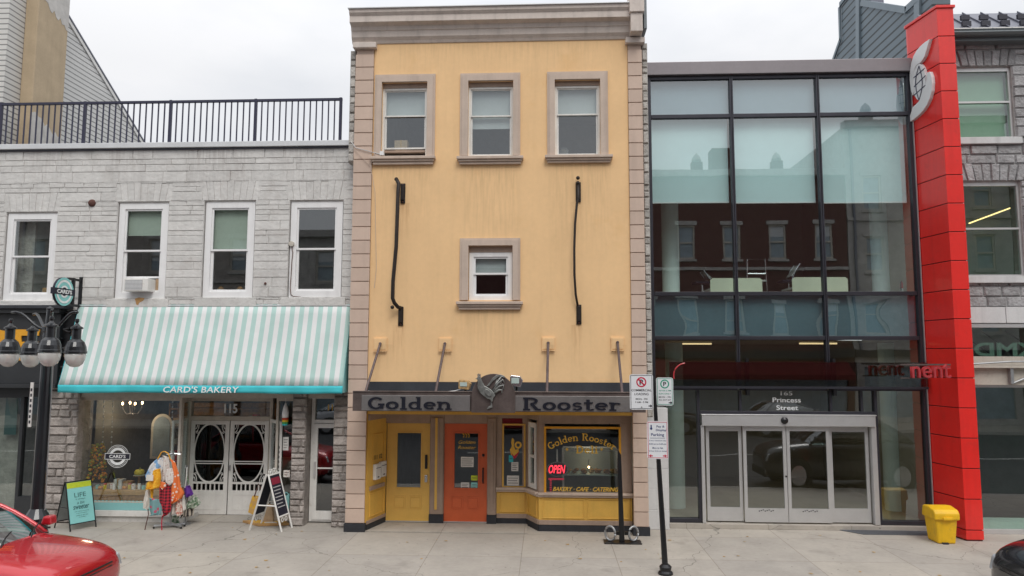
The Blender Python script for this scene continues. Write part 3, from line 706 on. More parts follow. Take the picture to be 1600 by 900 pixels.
# loose cable by the top left window
t = thing('loose_cable', 'loose thin cable sagging from the left top-floor window to the pilaster', 'cable', (-3.5, -.03, 7.6))
MB().tube([(XX(a, b, -.07), -.07, ZZ(a, b, -.07)) for a, b in ((549, 222), (556, 231), (575, 236), (598, 242))], .008, 6).build('strand', 'galv', t)
MB().tube([(XX(a, b, -.07), -.07, ZZ(a, b, -.07)) for a, b in ((553, 232), (566, 246), (579, 259), (586, 300), (588, 420), (585, 450))], .005, 6).build('strand', 'cable' if 'cable' in MT else 'trim', t)
MB().box(XX(594, 240, -.1), XX(600, 240, -.1), -.14, -.06, ZZ(598, 243, -.1), ZZ(598, 237, -.1)).build('clamp', 'white_pvc', t)

# ---------------------------------------------------------------- steel canopy over the shopfront
YF = -1.0; ZC = 2.80
cn = thing('entrance_canopy', 'brushed steel canopy over the deli entrance with dark lettering and a rooster disc', 'canopy', (-.9, 0, 2.45))
cx0, cx1 = XX(551, 630, YF), XX(1009, 630, YF)
box('deck', 'deck', cn, cx0+.02, cx1-.02, YF+.03, -.003, ZC-.05, ZC-.0)
box('upstand', 'flash', cn, XX(572, 604, 0), xb-.01, -.035, -.002, ZC+.002, 2.99)
mb = MB(); mb.box(cx0, cx1, YF, YF+.028, 2.47, ZC+.03); mb.box(cx0, cx1, YF-.018, YF+.03, ZC+.032, ZC+.05); mb.box(cx0, cx0+.03, YF+.03, -.05, 2.5, ZC+.0); mb.build('fascia', 'steel_brown', cn, bevel=.004)
box('soffit', 'yellow_paint', cn, cx0+.1, cx1-.1, YF+.03, .05, ZC-.1, ZC-.055)
for word, px0, px1, tx0, tx1, zz in (('Golden', 566, 735, 576, 707, 0), ('Rooster', 802.5, 984, 817, 969, 0)):
    x0, x1 = XX(px0, 630, YF), XX(px1, 630, YF); z0, z1 = ZZ(650, 642.5, YF), ZZ(650, 617.5, YF)
    mb = MB(); mb.box(x0, x1, YF-.05, YF-.019, z0+.012, z1); b_ = mb.build('sign_board', 'steel_sign', cn, bevel=.004)
    a, b = XX(tx0, 630, YF), XX(tx1, 630, YF); h = .235; wn = slab_width(word)*h
    slab(word, 'letters', 'letter', b_, (lambda u, v, d, a=a, z0=z0: (a+u, YF-.05-d, z0+.035+v)), h, (b-a)/wn, ext=.02)
# disc with rooster relief
dx, dz = XX(771, 620, YF-.08), ZZ(771, 622, YF-.08); rr = (XX(804, 620, YF-.08)-XX(736, 620, YF-.08))/2
pl = [(dx+rr*cos(a), dz+.045+rr*sin(a)) for a in [pi*i/24 for i in range(25)]]+[(dx-rr, 2.46), (dx+rr, 2.46)]
dsc = MB().prism(pl, YF-.10, YF-.06).build('rooster_disc', 'steel_brown', cn, bevel=.004)
def rp(q): return (XX(690+q[0]/8.18, 570+q[1]/8.18, YF-.1), ZZ(690+q[0]/8.18, 570+q[1]/8.18, YF-.1))
body = [(455,175),(462,148),(480,135),(500,150),(508,180),(530,230),(552,265),(590,285),(640,320),(672,355),(690,395),(665,420),(655,470),(638,470),(622,440),(590,435),(545,400),(500,360),(470,310),(462,270),(468,230),(462,195)]
tail = [(575,275),(620,215),(655,165),(700,130),(750,120),(800,140),(815,158),(760,150),(720,160),(690,185),(650,220),(610,270)]
tail2 = [(640,318),(720,250),(745,225),(770,190),(795,215),(805,250),(790,300),(775,350),(735,370),(690,372),(672,355)]
legs = [(625,465),(632,520),(600,532),(575,570),(655,545),(650,530),(642,465)]
MB().prism([rp(q) for q in body], YF-.17, YF-.101).build('rooster_relief', 'rooster', dsc, bevel=.012)
mb = MB(); mb.prism([rp(q) for q in tail], YF-.135, YF-.1015); mb.prism([rp(q) for q in legs], YF-.13, YF-.1017)
mb.build('rooster_tail', 'rooster', dsc, bevel=.008)
mb = MB()
for k, (a, b, c, d) in enumerate((((655, 330), (705, 215), (770, 150), (815, 160)), ((662, 335), (725, 235), (785, 190), (805, 235)), ((668, 345), (740, 275), (790, 260), (795, 310)), ((675, 360), (735, 320), (770, 320), (772, 365)))):
    q_ = [rp(v) for v in (a, b, c, d)]; mb.tube([(u, YF-.125-.004*k, v) for u, v in q_], .028, 8, .010)
mb.build('tail_plume', 'rooster', dsc, smooth=True)
mb = MB(); mb.prism([rp(q) for q in ((462,140),(458,118),(470,126),(478,108),(488,124),(502,118),(500,146),(482,135))], YF-.165, YF-.103); mb.build('comb', 'steel_sign', dsc)
mb = MB(); mb.prism([rp(q) for q in ((455,168),(434,176),(455,185))], YF-.16, YF-.103); mb.build('beak', 'steel_sign', dsc)
mb = MB(); mb.prism([rp(q) for q in ((560,300),(610,320),(645,360),(640,400),(600,400),(560,360))], YF-.19, YF-.171); mb.build('wing', 'rooster', dsc, bevel=.008)
mb = MB()
for k in range(4):
    mb.tube([(rp((700+22*k, 190-8*k))[0], YF-.11, rp((700+22*k, 190-8*k))[1]), (rp((740+20*k, 250))[0], YF-.115, rp((740+20*k, 250))[1]), (rp((715+18*k, 330))[0], YF-.11, rp((715+18*k, 330))[1])], .008, 6)
mb.build('tail_feather', 'steel_sign', dsc)
# tie rods with wall plates
for (pa, rt, rb_) in (((584, 528, 605, 548), (594, 537), (570, 614)), ((685.5, 528, 706, 548), (695, 537), (680, 614)), ((846.5, 527, 867, 547), (856.5, 536), (854.6, 613)), ((954.6, 527, 975, 547), (965, 535), (972.5, 613))):
    x0, x1, z0, z1 = R(*pa, 0)
    mb = MB(); mb.box(x0, x1, -.03, -.001, z0, z1); mb.box(x0+.02, x1-.02, -.04, -.031, z0+.02, z1-.02); mb.box(x0, x1, -.055, -.031, z0-.02, z0-.002); pt = mb.build('tie_plate', 'stucco', cn, bevel=.004)
    xt, zt = P(*rt, -.06); xb_, zb_ = P(*rb_, YF+.08)
    MB().tube([(xt, -.05, zt), (xb_, YF+.1, ZC)], .026, 8).build('tie_rod', 'rod', cn)
    MB().ball((xt, -.06, zt), .032, 8).build('bolt', 'rod', pt)
# lights on the canopy
def flood(label, px0, py0, px1, py1, m, flip):
    x0, x1, z0, z1 = R(px0, py0, px1, py1, YF+.15)
    t = thing('floodlight', label, 'floodlight', ((x0+x1)/2, YF+.2, ZC), 'floodlights on the canopy deck'); s = -1 if flip else 1; xm = (x0+x1)/2
    mb = MB(); h = z1-z0; z0 += h*.15
    mb.prism([(x0, z0), (x0+.12*0, z1-.03), (x0+.02, z1), (x1-.05, z1-.02), (x1, z0+(z1-z0)*.55), (x1-.04, z0-.02), (x0+.05, z0+.0)], YF+.08, YF+.3); mb.build('housing', m, t, bevel=.01)
    box('lens', 'glass_shelf', t, x0+.03, x1-.07, YF+.068, YF+.078, z0+.05, z1-.05)
    MB().tube([(xm, YF+.2, z0), (xm, YF+.2, ZC)], .02).build('bracket', 'black_metal', t)
    MB().lathe([(.05, 0), (.06, .02), (.03, .05)], (xm, YF+.2, ZC+.002), 12).build('base', 'galv', t)
flood('silver floodlight on the canopy deck to the right of the rooster disc', 797, 586, 817, 606, 'chrome', False)
flood('tarnished square floodlight on the canopy deck to the left of the rooster disc', 717, 593, 736, 610, 'pastry', True)
t = thing('canopy_cable', 'pale cable lying in a sagging curve along the canopy deck left of the rooster disc', 'cable', (-2.5, YF+.3, ZC))
MB().tube([(XX(a, b, YF+.25), YF+.25, max(ZC+.01, ZZ(a, b, YF+.25))) for a, b in ((575, 611), (600, 614), (640, 614), (680, 614), (710, 611), (728, 606))], .009, 6).build('strand', 'white_pvc', t)

# ---------------------------------------------------------------- recessed shopfront (parts of the yellow building)
YD = .8; yv = .25
zf = .02
box('threshold', 'concrete', yb, xa+.01, -.4, -.02, YD+.2, .004, zf)
box('frieze', 'yellow_paint', yb, xa, xb, .02, YD+.1, 2.33, ZH+.14)
room(yb, -3.64, 1.70, 1.25, 5.0, .0, 2.9, 'dim_room')
# left splayed panel with a raised panel and mouldings
p0 = (xa+.02, .03); p1 = (XX(603, 740, YD), YD)
def splay(mb, p0, p1, s0, s1, z0, z1, a, b):
    dx_, dy_ = p1[0]-p0[0], p1[1]-p0[1]; L = sqrt(dx_*dx_+dy_*dy_); nx, ny = dy_/L, -dx_/L
    q = [(p0[0]+dx_*s+nx*o, p0[1]+dy_*s+ny*o) for s, o in ((s0, a), (s1, a), (s1, b), (s0, b))]
    return mb.prism(q, z0, z1, 'z')
sp = splay(MB(), p0, p1, 0, 1, .13, 2.34, -.05, 0).build('side_panel', 'yellow_paint', yb)
mb = MB(); splay(mb, p0, p1, .0, 1, .02, .13, -.05, .015); mb.build('plinth', 'plinth', yb)
mb = MB(); splay(mb, p0, p1, .0, 1, 2.2, 2.33, 0, .03); splay(mb, p0, p1, .12, .88, .78, .86, .002, .035); splay(mb, p0, p1, 0, 1, .132, .2, .001, .02)
mb.build_each('moulding', 'brown_trim', sp, bevel=.004)
mb = MB()
for s0, s1, z0, z1 in ((.25, .85, .95, 1.9), (.15, .9, .25, .72)):
    splay(mb, p0, p1, s0, s1, z0, z0+.02, .001, .016); splay(mb, p0, p1, s0, s1, z1-.02, z1, .001, .016)
    splay(mb, p0, p1, s0, s0+.04, z0+.021, z1-.021, .001, .0165); splay(mb, p0, p1, s1-.04, s1, z0+.021, z1-.021, .001, .0165)
mb.build('bead', 'yellow_paint', sp)
for k in range(2):
    t = thing('mailbox', ('white wall mailbox on the yellow side panel, the one nearer the street', 'white wall mailbox on the yellow side panel, the one nearer the yellow door')[k], 'mailbox', (p0[0]+.12+.1*k, .35+.2*k, 1.0), 'mailboxes on the yellow side panel')
    s0 = .26+.3*k; mb = MB(); splay(mb, p0, p1, s0, s0+.26, .98+.02*k, 1.29+.02*k, .017, .09); mb.build('case', 'white_paint', t, bevel=.006)
    mb = MB(); splay(mb, p0, p1, s0+.01, s0+.25, 1.21+.02*k, 1.22+.02*k, .0905, .096); splay(mb, p0, p1, s0+.09, s0+.17, 1.02+.02*k, 1.04+.02*k, .0905, .095); mb.build('slot', 'chalk', t)
dxn, dyn = p1[0]-p0[0], p1[1]-p0[1]; Ln = sqrt(dxn**2+dyn**2)
text('111 1/2', 'house_number', 'sign_black', sp, 0, 0, 0, .09, .34, place=lambda u, v, d: (p0[0]+dxn*(.55+u/Ln)+dyn/Ln*(.002+d), p0[1]+dyn*(.55+u/Ln)-dxn/Ln*(.002+d), 1.42+v), ext=.004, bold=.01)

def shop_door(label, x0, x1, z0, z1, m, y, handle_side=1):
    d = MB(); gx0, gx1 = x0+(x1-x0)*.24, x0+(x1-x0)*.79; gz0, gz1 = z0+(z1-z0)*.345, z0+(z1-z0)*.9
    wall(d, x0, x1, z0, z1, [(gx0, gx1, gz0, gz1)], y, y+.05); d_ = d.build('door', m, yb, bevel=.003, label=label)
    frame_mb(gx0-.03, gx1+.03, gz0-.03, gz1+.03, y-.014, y-.001, .028).build('glazing_bead', m, d_, bevel=.004)
    MB().quad((gx0, y+.025, gz0), (gx1, y+.025, gz0), (gx1, y+.025, gz1), (gx0, y+.025, gz1)).build('pane', 'glass_dark', d_)
    for s in (0, 1):
        a = x0+(x1-x0)*(.17+.37*s); b = a+(x1-x0)*.28; c, e = z0+(z1-z0)*.13, z0+(z1-z0)*.26
        mb = MB(); wall(mb, a, b, c, e, [(a+.018, b-.018, c+.018, e-.018)], y-.010, y-.001); mb.box(a+.035, b-.035, y-.008, y-.001, c+.035, e-.035)
        mb.build('panel', m, d_, bevel=.004)
    box('sill_plate', 'aluminium', d_, x0, x1, y-.03, y-.001, z0-.0, z0+.018)
    return d_, gx0, gx1, gz0, gz1
ZD0, ZD1 = .03, 2.08
dx0, dx1 = XX(604, 740, YD), XX(671.5, 740, YD)
d1, *g1 = shop_door('yellow door with tall glass pane and two small panels', dx0, dx1, ZD0, ZD1, 'door_yellow', YD)
mb = MB(); hx = XX(666, 730, YD); mb.box(hx-.025, hx+.025, YD-.035, YD-.001, 1.13, 1.42); mb.build('handle', 'black_metal', d1, bevel=.006)
box('lock', 'chrome', d1, hx-.03, hx+.03, YD-.03, YD-.001, .85, 1.0, bevel=.005)
ox0, ox1 = XX(694, 740, YD), XX(761, 740, YD)
d2, *g2 = shop_door('orange red door with notices taped inside its glass', ox0, ox1, ZD0, ZD1, 'door_orange', YD)
hx = XX(755, 740, YD); MB().tube([(hx, YD-.01, 1.15), (hx, YD-.06, 1.12), (hx, YD-.06, .88), (hx, YD-.01, .85)], .018).build('handle', 'black_metal', d2)
MB().lathe([(.03, 0), (.03, -.02), (.01, -.03)], (hx, YD-.001, 1.42), 14, 'y').build('lock', 'black_metal', d2)
# lettering and notices on the orange door glass
gc = (g2[0]+g2[1])/2
text('Golden', 'letters', 'gold', d2, gc+.01, 1.69, YD+.018, .07, .36, ext=.002, shear=.3); text('Rooster', 'letters', 'gold', d2, gc+.01, 1.58, YD+.018, .07, .38, ext=.002, shear=.3)
mb = MB()
for k in range(3):
    mb.tube([(gc-.07+.055*k+.02*sin(i*.9), YD+.016, 1.79+.02*i) for i in range(8)], .01, 6)
mb.build('steam_mark', 'gold', d2)
def notice(parent, label, x0, x1, z0, z1, y, m='paper', cat=None, lines=4, name='notice'):
    o = box(name, m, parent, x0, x1, y-.002, y, z0, z1, label=label)
    mb = MB(); h = (z1-z0)/(lines+1)
    for i in range(lines): mb.box(x0+.02, x1-.02-.02*(i % 2), y-.0032, y-.0021, z1-h*(i+1)-.006, z1-h*(i+1)+.004)
    mb.build('text_lines', 'sign_black', o); return o
x0, x1, z0, z1 = R(720, 714, 740, 730, YD); notice(d2, 'white opening notice', x0, x1, z0, z1, YD+.018)
x0, x1, z0, z1 = R(720, 754, 733, 764.5, YD); notice(d2, 'small white notice low on the glass', x0, x1, z0, z1, YD+.018, lines=3)
x0, x1, z0, z1 = R(736, 743, 746, 751, YD); notice(d2, None, x0, x1, z0, z1, YD+.018, 'lime', lines=1)
x0, x1, z0, z1 = R(736, 754, 746, 765, YD); notice(d2, None, x0, x1, z0, z1, YD+.018, 'teal_board', lines=2)
# door posts
def post(pxa, pxb, m='brown_trim'):
    a, b = XX(pxa, 740, YD), XX(pxb, 740, YD); mb = MB(); mb.box(a+.002, b-.002, YD-.03, YD+.08, .2, 2.33); mb.box(a+.02, b-.02, YD-.06, YD-.031, .2, 2.2)
    w_ = b-a; mb.box(a+w_*.32, b-w_*.32, YD-.075, YD-.061, .3, 2.12); o = mb.build('door_post', m, yb, bevel=.006)
    box('plinth', 'plinth', yb, a+.001, b-.001, YD-.08, YD+.08, .02, .198); return a, b
a, b = post(671.5, 694); box('stripe', 'yellow_paint', yb, (a+b)/2-.035, (a+b)/2+.015, YD-.085, YD-.0755, .3, 2.2)
post(761, 776)
mb = MB(); mb.box(dx0-.1, dx1, YD-.03, YD+.08, 2.085, 2.33); mb.box(ox0, ox1, YD-.03, YD+.08, 2.085, 2.33); mb.build('door_head', 'brown_trim', yb, bevel=.006)
# glazing line of the bay: A back window, B splay, C front window
bxa, bxb = XX(776, 740, YD), XX(823, 740, YD); bxc = XX(842, 740, yv); bxd = xb
zs0, zs1 = .72, 2.2
A = ((bxa, YD), (bxb, YD)); Bq = ((bxb, YD), (bxc, yv)); Cq = ((bxc, yv), (bxd, yv))
base = MB(); pl_ = MB(); br_ = MB(); ca = MB()
for q in (A, Bq, Cq):
    splay(base, *q, 0, 1, .16, zs0, -.06, 0); splay(pl_, *q, 0, 1, 0, .13, -.06, .02); splay(br_, *q, 0, 1, .131, .22, -.05, .03)
    splay(ca, *q, -.01, 1.01, zs0+.001, zs0+.05, -.08, .09); splay(ca, *q, -.01, 1.01, zs0-.045, zs0, .001, .05)
base.build('stall_riser', 'yellow_paint', yb); pl_.build('plinth', 'plinth', yb); br_.build('base_board', 'brown_trim', yb, bevel=.005); ca.build('window_ledge', 'trim', yb, bevel=.008)
def raised(q, s0, s1, z0, z1):
    mb = MB(); L = sqrt((q[1][0]-q[0][0])**2+(q[1][1]-q[0][1])**2); t_ = .025/L
    splay(mb, *q, s0, s1, z0, z0+.025, .001, .018); splay(mb, *q, s0, s1, z1-.025, z1, .001, .018); splay(mb, *q, s0, s0+t_, z0+.026, z1-.026, .001, .0182); splay(mb, *q, s1-t_, s1, z0+.026, z1-.026, .001, .0182)
    mb.build('panel_bead', 'yellow_paint', yb, bevel=.005)
raised(A, .1, .94, .25, .65); raised(Bq, .14, .86, .25, .65); raised(Cq, .035, .49, .25, .65); raised(Cq, .52, .975, .25, .65)
mb = MB(); splay(mb, *A, 0, 1, 2.2, 2.33, -.06, .01); splay(mb, *Bq, 0, 1, 2.2, 2.33, -.06, .01); splay(mb, *Cq, 0, 1, 2.14, 2.33, -.06, .01)
splay(mb, *A, 0, .18, zs0+.051, 2.2, -.06, .01); splay(mb, *A, .86, 1, zs0+.051, 2.2, -.06, .01); splay(mb, *Bq, 0, .12, zs0+.051, 2.2, -.06, .01); splay(mb, *Bq, .88, 1, zs0+.051, 2.2, -.06, .012)
cg0, cg1, cz0, cz1 = R(853, 669, 966, 771, yv)
tC = lambda x: (x-bxc)/(bxd-bxc)
splay(mb, *Cq, 0, tC(cg0-.02), zs0+.051, 2.14, -.06, .012); splay(mb, *Cq, tC(cg1+.04), 1, zs0+.051, 2.14, -.06, .012)
mb.build('window_frame', 'brown_trim', yb, bevel=.005)
frame_mb(cg0-.04, cg1+.06, cz0-.03, cz1+.03, yv-.02, yv+.02, .045).build('window_bead', 'gold_sign', yb, bevel=.004)
ax0, ax1, az0, az1 = R(787, 665, 819, 760, YD); frame_mb(ax0-.03, ax1+.03, az0-.03, az1+.04, YD-.03, YD+.01, .035).build('window_bead', 'yellow_paint', yb, bevel=.004)
pA = MB().quad((ax0-.03, YD, az0-.03), (ax1+.03, YD, az0-.03), (ax1+.03, YD, 2.2), (ax0-.03, YD, 2.2)).build('side_window', 'glass_dark', yb)
pC = MB().quad((cg0-.02, yv+.01, cz0-.02), (cg1+.04, yv+.01, cz0-.02), (cg1+.04, yv+.01, cz1+.02), (cg0-.02, yv+.01, cz1+.02)).build('display_window', 'glass_dark', yb)
# white sash standing in the splay
mb = MB()
for s0, s1, z0, z1 in ((.2, .32, .8, 2.14), (.68, .8, .8, 2.14), (.321, .679, .8, .9), (.321, .679, 2.04, 2.14), (.321, .679, 1.42, 1.48)): splay(mb, *Bq, s0, s1, z0, z1, -.05, .02)
sw = mb.build('splay_window', 'white_paint', yb, bevel=.004); splay(MB(), *Bq, .3, .7, .85, 2.1, -.02, -.015).build('pane', 'glass_dark', sw)
# decals: rooster on side window, notice papers
def rpw(q): return (ax0+(ax1-ax0)*q[0], az0+(az1-az0)*q[1])
mb = MB(); mb.prism([rpw(q) for q in ((.42,.80),(.36,.72),(.40,.66),(.30,.60),(.36,.52),(.5,.47),(.66,.5),(.74,.58),(.72,.62),(.58,.60),(.5,.66),(.52,.76))], YD-.006, YD-.002); mb.build('rooster_decal', 'gold', pA)
mb = MB(); mb.prism([rpw(q) for q in ((.36,.56),(.5,.50),(.78,.58),(.6,.47),(.5,.45))], YD-.0075, YD-.0062); mb.build('rooster_decal', 'sign_red', pA)
mb = MB(); mb.ring(((ax0+ax1)/2+.09, YD-.004, rpw((0, .68))[1]), .035, .075, -.003); mb.build('rooster_decal', 'gold', pA)
x0, x1, z0, z1 = R(792, 743, 811, 758.5, YD); notice(pA, 'pale notice sheet', x0, x1, z0, z1, YD-.004, lines=3)
x0, x1, z0, z1 = R(795, 711, 802, 722, YD); notice(pA, None, x0, x1, z0, z1, YD-.004, 'teal_bright', lines=1)
x0, x1, z0, z1 = R(799, 722, 810, 736, YD); notice(pA, None, x0, x1, z0, z1, YD-.004, lines=4)
# gold lettering on the display window
yw = yv+.004; wc = (cg0+cg1)/2
def arc_letters(word, xc, zc, Rr, span, h, name):
    mb_parts = []; tot = slab_width(word, .05); x = 0
    o = None
    scale = span*Rr/(tot*h)
    def place_factory(): return lambda u, v, d: (xc+(Rr+v)*sin((u/(tot*h*scale)-.5)*span), yw-.001-d, zc+(Rr+v)*cos((u/(tot*h*scale)-.5)*span)-Rr)
    return slab(word, name, 'gold', pC, place_factory(), h, scale, .05, .003)
topz = ZZ(912, 677, yv)-.11
arc_letters('Golden Rooster', wc+.0, topz-.04, 1.15, 1.18, .15, 'letters')
ax, ay = P(900, 708.5, yv); slab('Deli', 'letters', 'gold', pC, lambda u, v, d: (ax+u, yw-.001-d, ay+v), .16, 1.0, .05, .003)
for px in (883, 937): q = P(px, 707, yv); slab('*', 'letters', 'gold', pC, lambda u, v, d, q=q: (q[0]+u, yw-.001-d, q[1]+v), .14, .8, .05, .003)
text('BAKERY · CAFE · CATERING', 'letters', 'gold', pC, XX(915, 765, yv), ZZ(915, 764.5, yv), yw, .085, 1.33, ext=.002, shear=.35, bold=.02)
# neon sign
nx_, nz_ = P(871, 733, yv+.08)
t = thing('neon_sign', 'red neon OPEN sign glowing inside the deli window', 'neon sign', (nx_, yv+.08, nz_))
MB().ring((nx_, yv+.06, nz_), .205, .225, .02, ex=1, ez=.66).build('rim', 'galv', t)
MB().lathe([(.2, 0), (.2, .01)], (0, 0, 0), 32, 'y').xf(Matrix.Translation((nx_, yv+.085, nz_)) @ Matrix.Diagonal((1, 1, .64, 1))).build('backing', 'chalk', t)
text('OPEN', 'tube_letters', 'neon', t, nx_-.01, nz_, yv+.07, .165, .34, ext=.01, shear=.25, bold=.012)
box('hanger', 'white_pvc', t, nx_-.02, nx_+.01, yv+.07, yv+.08, nz_+.14, nz_+.4)
mb = MB(); q = R(857, 747, 881, 750, yv+.06); mb.box(q[0], q[1], yv+.06, yv+.065, q[2], q[3]); q = R(859, 751, 862, 770, yv+.06)
for k in range(6): mb.box(q[0], q[1], yv+.06, yv+.065, q[2]+.045*k, q[2]+.045*k+.03)
t2 = thing('neon_menu_strip', 'dim red lettering strip below the OPEN sign', 'sign', (nx_, yv+.06, cz0)); mb.build('letters', 'neon_dim', t2)
# display case with baked goods
q = R(880, 703, 966, 771, .75); kx0, kx1, kz0, kz1 = q
t = thing('display_case', 'glass bakery case with white frame and two lit shelves behind the deli window', 'display case', ((kx0+kx1)/2, .9, .3))
mb = MB(); f = .018
for (xx, yy) in ((kx0, .6), (kx1, .6), (kx0, 1.1), (kx1, 1.1)): mb.box(xx-f, xx+f, yy-f, yy+f, .3, kz1)
mb.box(kx0, kx1, .585, .615, kz1, kz1+.03); mb.box(kx0, kx1, 1.085, 1.115, kz1, kz1+.03); mb.box(kx0, kx1, .585, .615, kz0-.02, kz0+.01); mb.build('frame', 'white_pvc', t)
zsh = ZZ(920, 742, .65)
s1_ = box('shelf', 'glass_shelf', t, kx0+.02, kx1-.02, .6, 1.1, zsh-.01, zsh+.01); box('shelf', 'glass_shelf', t, kx0+.02, kx1-.02, .6, 1.1, kz0-.05, kz0-.03)
box('back_panel', 'dim_room', t, kx0+.02, kx1-.02, 1.11, 1.13, .3, kz1)
MB().tube([(kx0+.1, .7, kz1-.02), (kx1-.1, .7, kz1-.02)], .012).build('lamp_tube', 'blind_grey', t)
rnd = random.Random(4)
for zz, n_ in ((zsh+.01, 7), (kz0-.03, 8)):
    for i in range(n_):
        x = kx0+.1+(kx1-kx0-.2)*i/(n_-1); y = .75+rnd.uniform(-.08, .12)
        mb = MB(); r_ = rnd.uniform(.045, .06)
        for k in range(4): mb.ball((x+rnd.uniform(-.04, .04), y+rnd.uniform(-.05, .05), zz+.04+.035*(k > 1)), r_, 8, 1, 1, .6)
        o = mb.build('bread_rolls', 'bread' if i % 3 else 'pastry', None, smooth=True)
        tag(o, 'heap of brown rolls on the %s shelf of the deli case' % ('upper' if zz > 1 else 'lower'), 'bread', 'baked goods on the %s shelf of the deli case' % ('upper' if zz > 1 else 'lower'))
pl_d = bpy.data.lights.new('case_light', 'POINT'); pl_d.energy = 2.6; pl_d.color = (1, .85, .65); pl_d.shadow_soft_size = .1; plo = bpy.data.objects.new('case_light', pl_d); COL.objects.link(plo); plo.location = (XX(920, 730, .95), .72, kz1-.06)
t = thing('spot_lamp', 'small warm lamp shining in the deli case', 'lamp', (XX(920, 730, .95), .95, ZZ(920, 730, .95))); MB().ball((XX(920, 730, .95), .95, ZZ(920, 730, .95)), .022).build('bulb', 'bulb', t)
MB().tube([(XX(920, 730, .95), .97, ZZ(920, 730, .95)), (XX(920, 730, .95), 1.1, ZZ(920, 720, .95))], .008).build('stem', 'galv', t)

# ================================================================== LEFT STONE BUILDING
YL = .35
lx0, lx1 = -15.5, -4.07
lb = thing('stone_building', 'two storey grey painted stone building with white sash windows above the striped awning', 'building', (-9, YL, 0))
ZLT = 8.03
W = [R(6, 331, 86, 469, YL), R(181, 315, 261, 466, YL), R(317, 313, 397, 465, YL), R(451, 312.5, 535, 464, YL)]
W0 = (W[0][0]-2.2, W[0][1]-2.2, W[0][2], W[0][3])
Wall_ = [W0]+W
ZS = 4.62
holes = [tuple(q) for q in Wall_]
mb = MB(); wall(mb, lx0, lx1, ZS-.15, ZLT, holes, YL, YL+.3); mb.build('wall', 'left_mortar', lb)
arches = [(q[0]-.05, q[1]+.05, q[3], q[3]+.42) for q in Wall_]
mb = MB(); courses(mb, lx0, lx1, ZS-.14, ZLT, holes+arches, YL-.001, (.10, .24), (.22, .85), .005, .014, .008, 21)
for i, q in enumerate(arches): arch_stones(mb, q[0], q[1], q[2], q[3], YL-.001, 9, .09, .010, .004, .004, 30+i)
mb.build('stonework', 'left_stone', lb)
mb = MB()
for q in Wall_: mb.box(q[0]-.12, q[1]+.10, YL-.05, YL-.003, q[2]-.19, q[2]-.02, random.random())
mb.build_each('sill_stone', 'left_stone', lb, bevel=.006)
mb = MB(); mb.box(lx0, -11.4, YL+.32, YL+10, 0, 7.95); mb.build('side_wall', 'side_stone', lb)
box('roof', 'deck', lb, lx0, lx1, YL+.3, 11, 7.86, 7.95)
box('coping', 'cap_metal', lb, lx0, -4.07, YL-.10, YL+.3, ZLT+.002, ZLT+.12, bevel=.008)
box('drip_edge', 'dark_frame', lb, lx0, -4.09, YL-.05, YL-.003, ZLT-.035, ZLT-.0)
room(lb, -11.35, -4.1, YL+.31, YL+4.5, 4.7, 7.6)
RZ = [(401, None), (392, 'g1'), (391, 'g2'), (389, None)]
def lw(q, rpy, bl, px):
    zr = ZZ(px, rpy, YL+.05)
    b = None
    if bl == 'g1': b = (zr+.35, 'blind_green')
    if bl == 'g2': b = (zr+.03, 'blind_green')
    return sash_window(lb, q[0]+.02, q[1]-.02, q[2], q[3]-.03, YL+.03, zr, jamb=.13, sash=.05, blind=b, head=.13), zr
for i, (q, (rpy, bl), px) in enumerate(zip(W, RZ, (45, 221, 357, 493))):
    o, zr = lw(q, rpy, bl, px)
    box('lintel_strip', 'left_mortar', o, q[0], q[1], YL+.02, YL+.12, q[3]-.028, q[3])  # mortar coloured filler between window head and arch stones
sash_window(lb, W0[0]+.02, W0[1]-.02, W0[2], W0[3]-.03, YL+.03, ZZ(45, 401, YL), jamb=.13, head=.13)
# iron tie end and small fittings
MB().lathe([(.001, -.04), (.07, -.035), (.085, 0)], (XX(144.5, 317.5, YL), YL-.012, ZZ(144.5, 317.5, YL)), 20, 'y').build('wall_tie', 'rust', lb, smooth=True)
MB().ball((XX(415, 443, YL), YL-.02, ZZ(415, 443, YL)), .028, 8).build('wall_tie', 'rust', lb)
# window air conditioner
zr = ZZ(221, 433, YL); q = R(200, 436, 237, 456, YL-.05)
t = thing('air_conditioner', 'white window air conditioner in the second window from the left of the stone building', 'air conditioner', ((q[0]+q[1])/2, YL, q[2]))
ac = box('case', 'white_paint', t, q[0], q[1], YL-.2, YL+.3, q[2], q[3], bevel=.012)
MB().box(q[0]+.03, q[1]-.12, YL-.206, YL-.2001, q[2]+.03, q[3]-.03).build('grille', 'galv', t)
mb = MB()
for i in range(8): mb.box(q[0]+.03, q[1]-.12, YL-.211, YL-.2062, q[2]+.035+i*.028, q[2]+.047+i*.028)
mb.build('louvre', 'white_pvc', t)
box('side_filler', 'kraft', t, W[1][0]+.16, q[0]-.002, YL+.1, YL+.115, q[2]-.02, q[3]+.02); box('side_filler', 'kraft', t, q[1]+.002, W[1][1]-.16, YL+.1, YL+.115, q[2]-.02, q[3]+.02)
MB().box(W[1][0]+.15, W[1][1]-.15, YL+.085, YL+.125, zr-.015, zr+.025).build('raised_sash_rail', 'white_pvc', t)
# rust stain under the air conditioner
MB().prism([(XX(a, b, YL), ZZ(a, b, YL)) for a, b in ((213, 467), (219, 465), (228, 466), (226, 470), (220, 473), (218, 477), (215, 476), (214, 471))], YL-.054, YL-.0515).build('rust_stain', 'wood', lb)
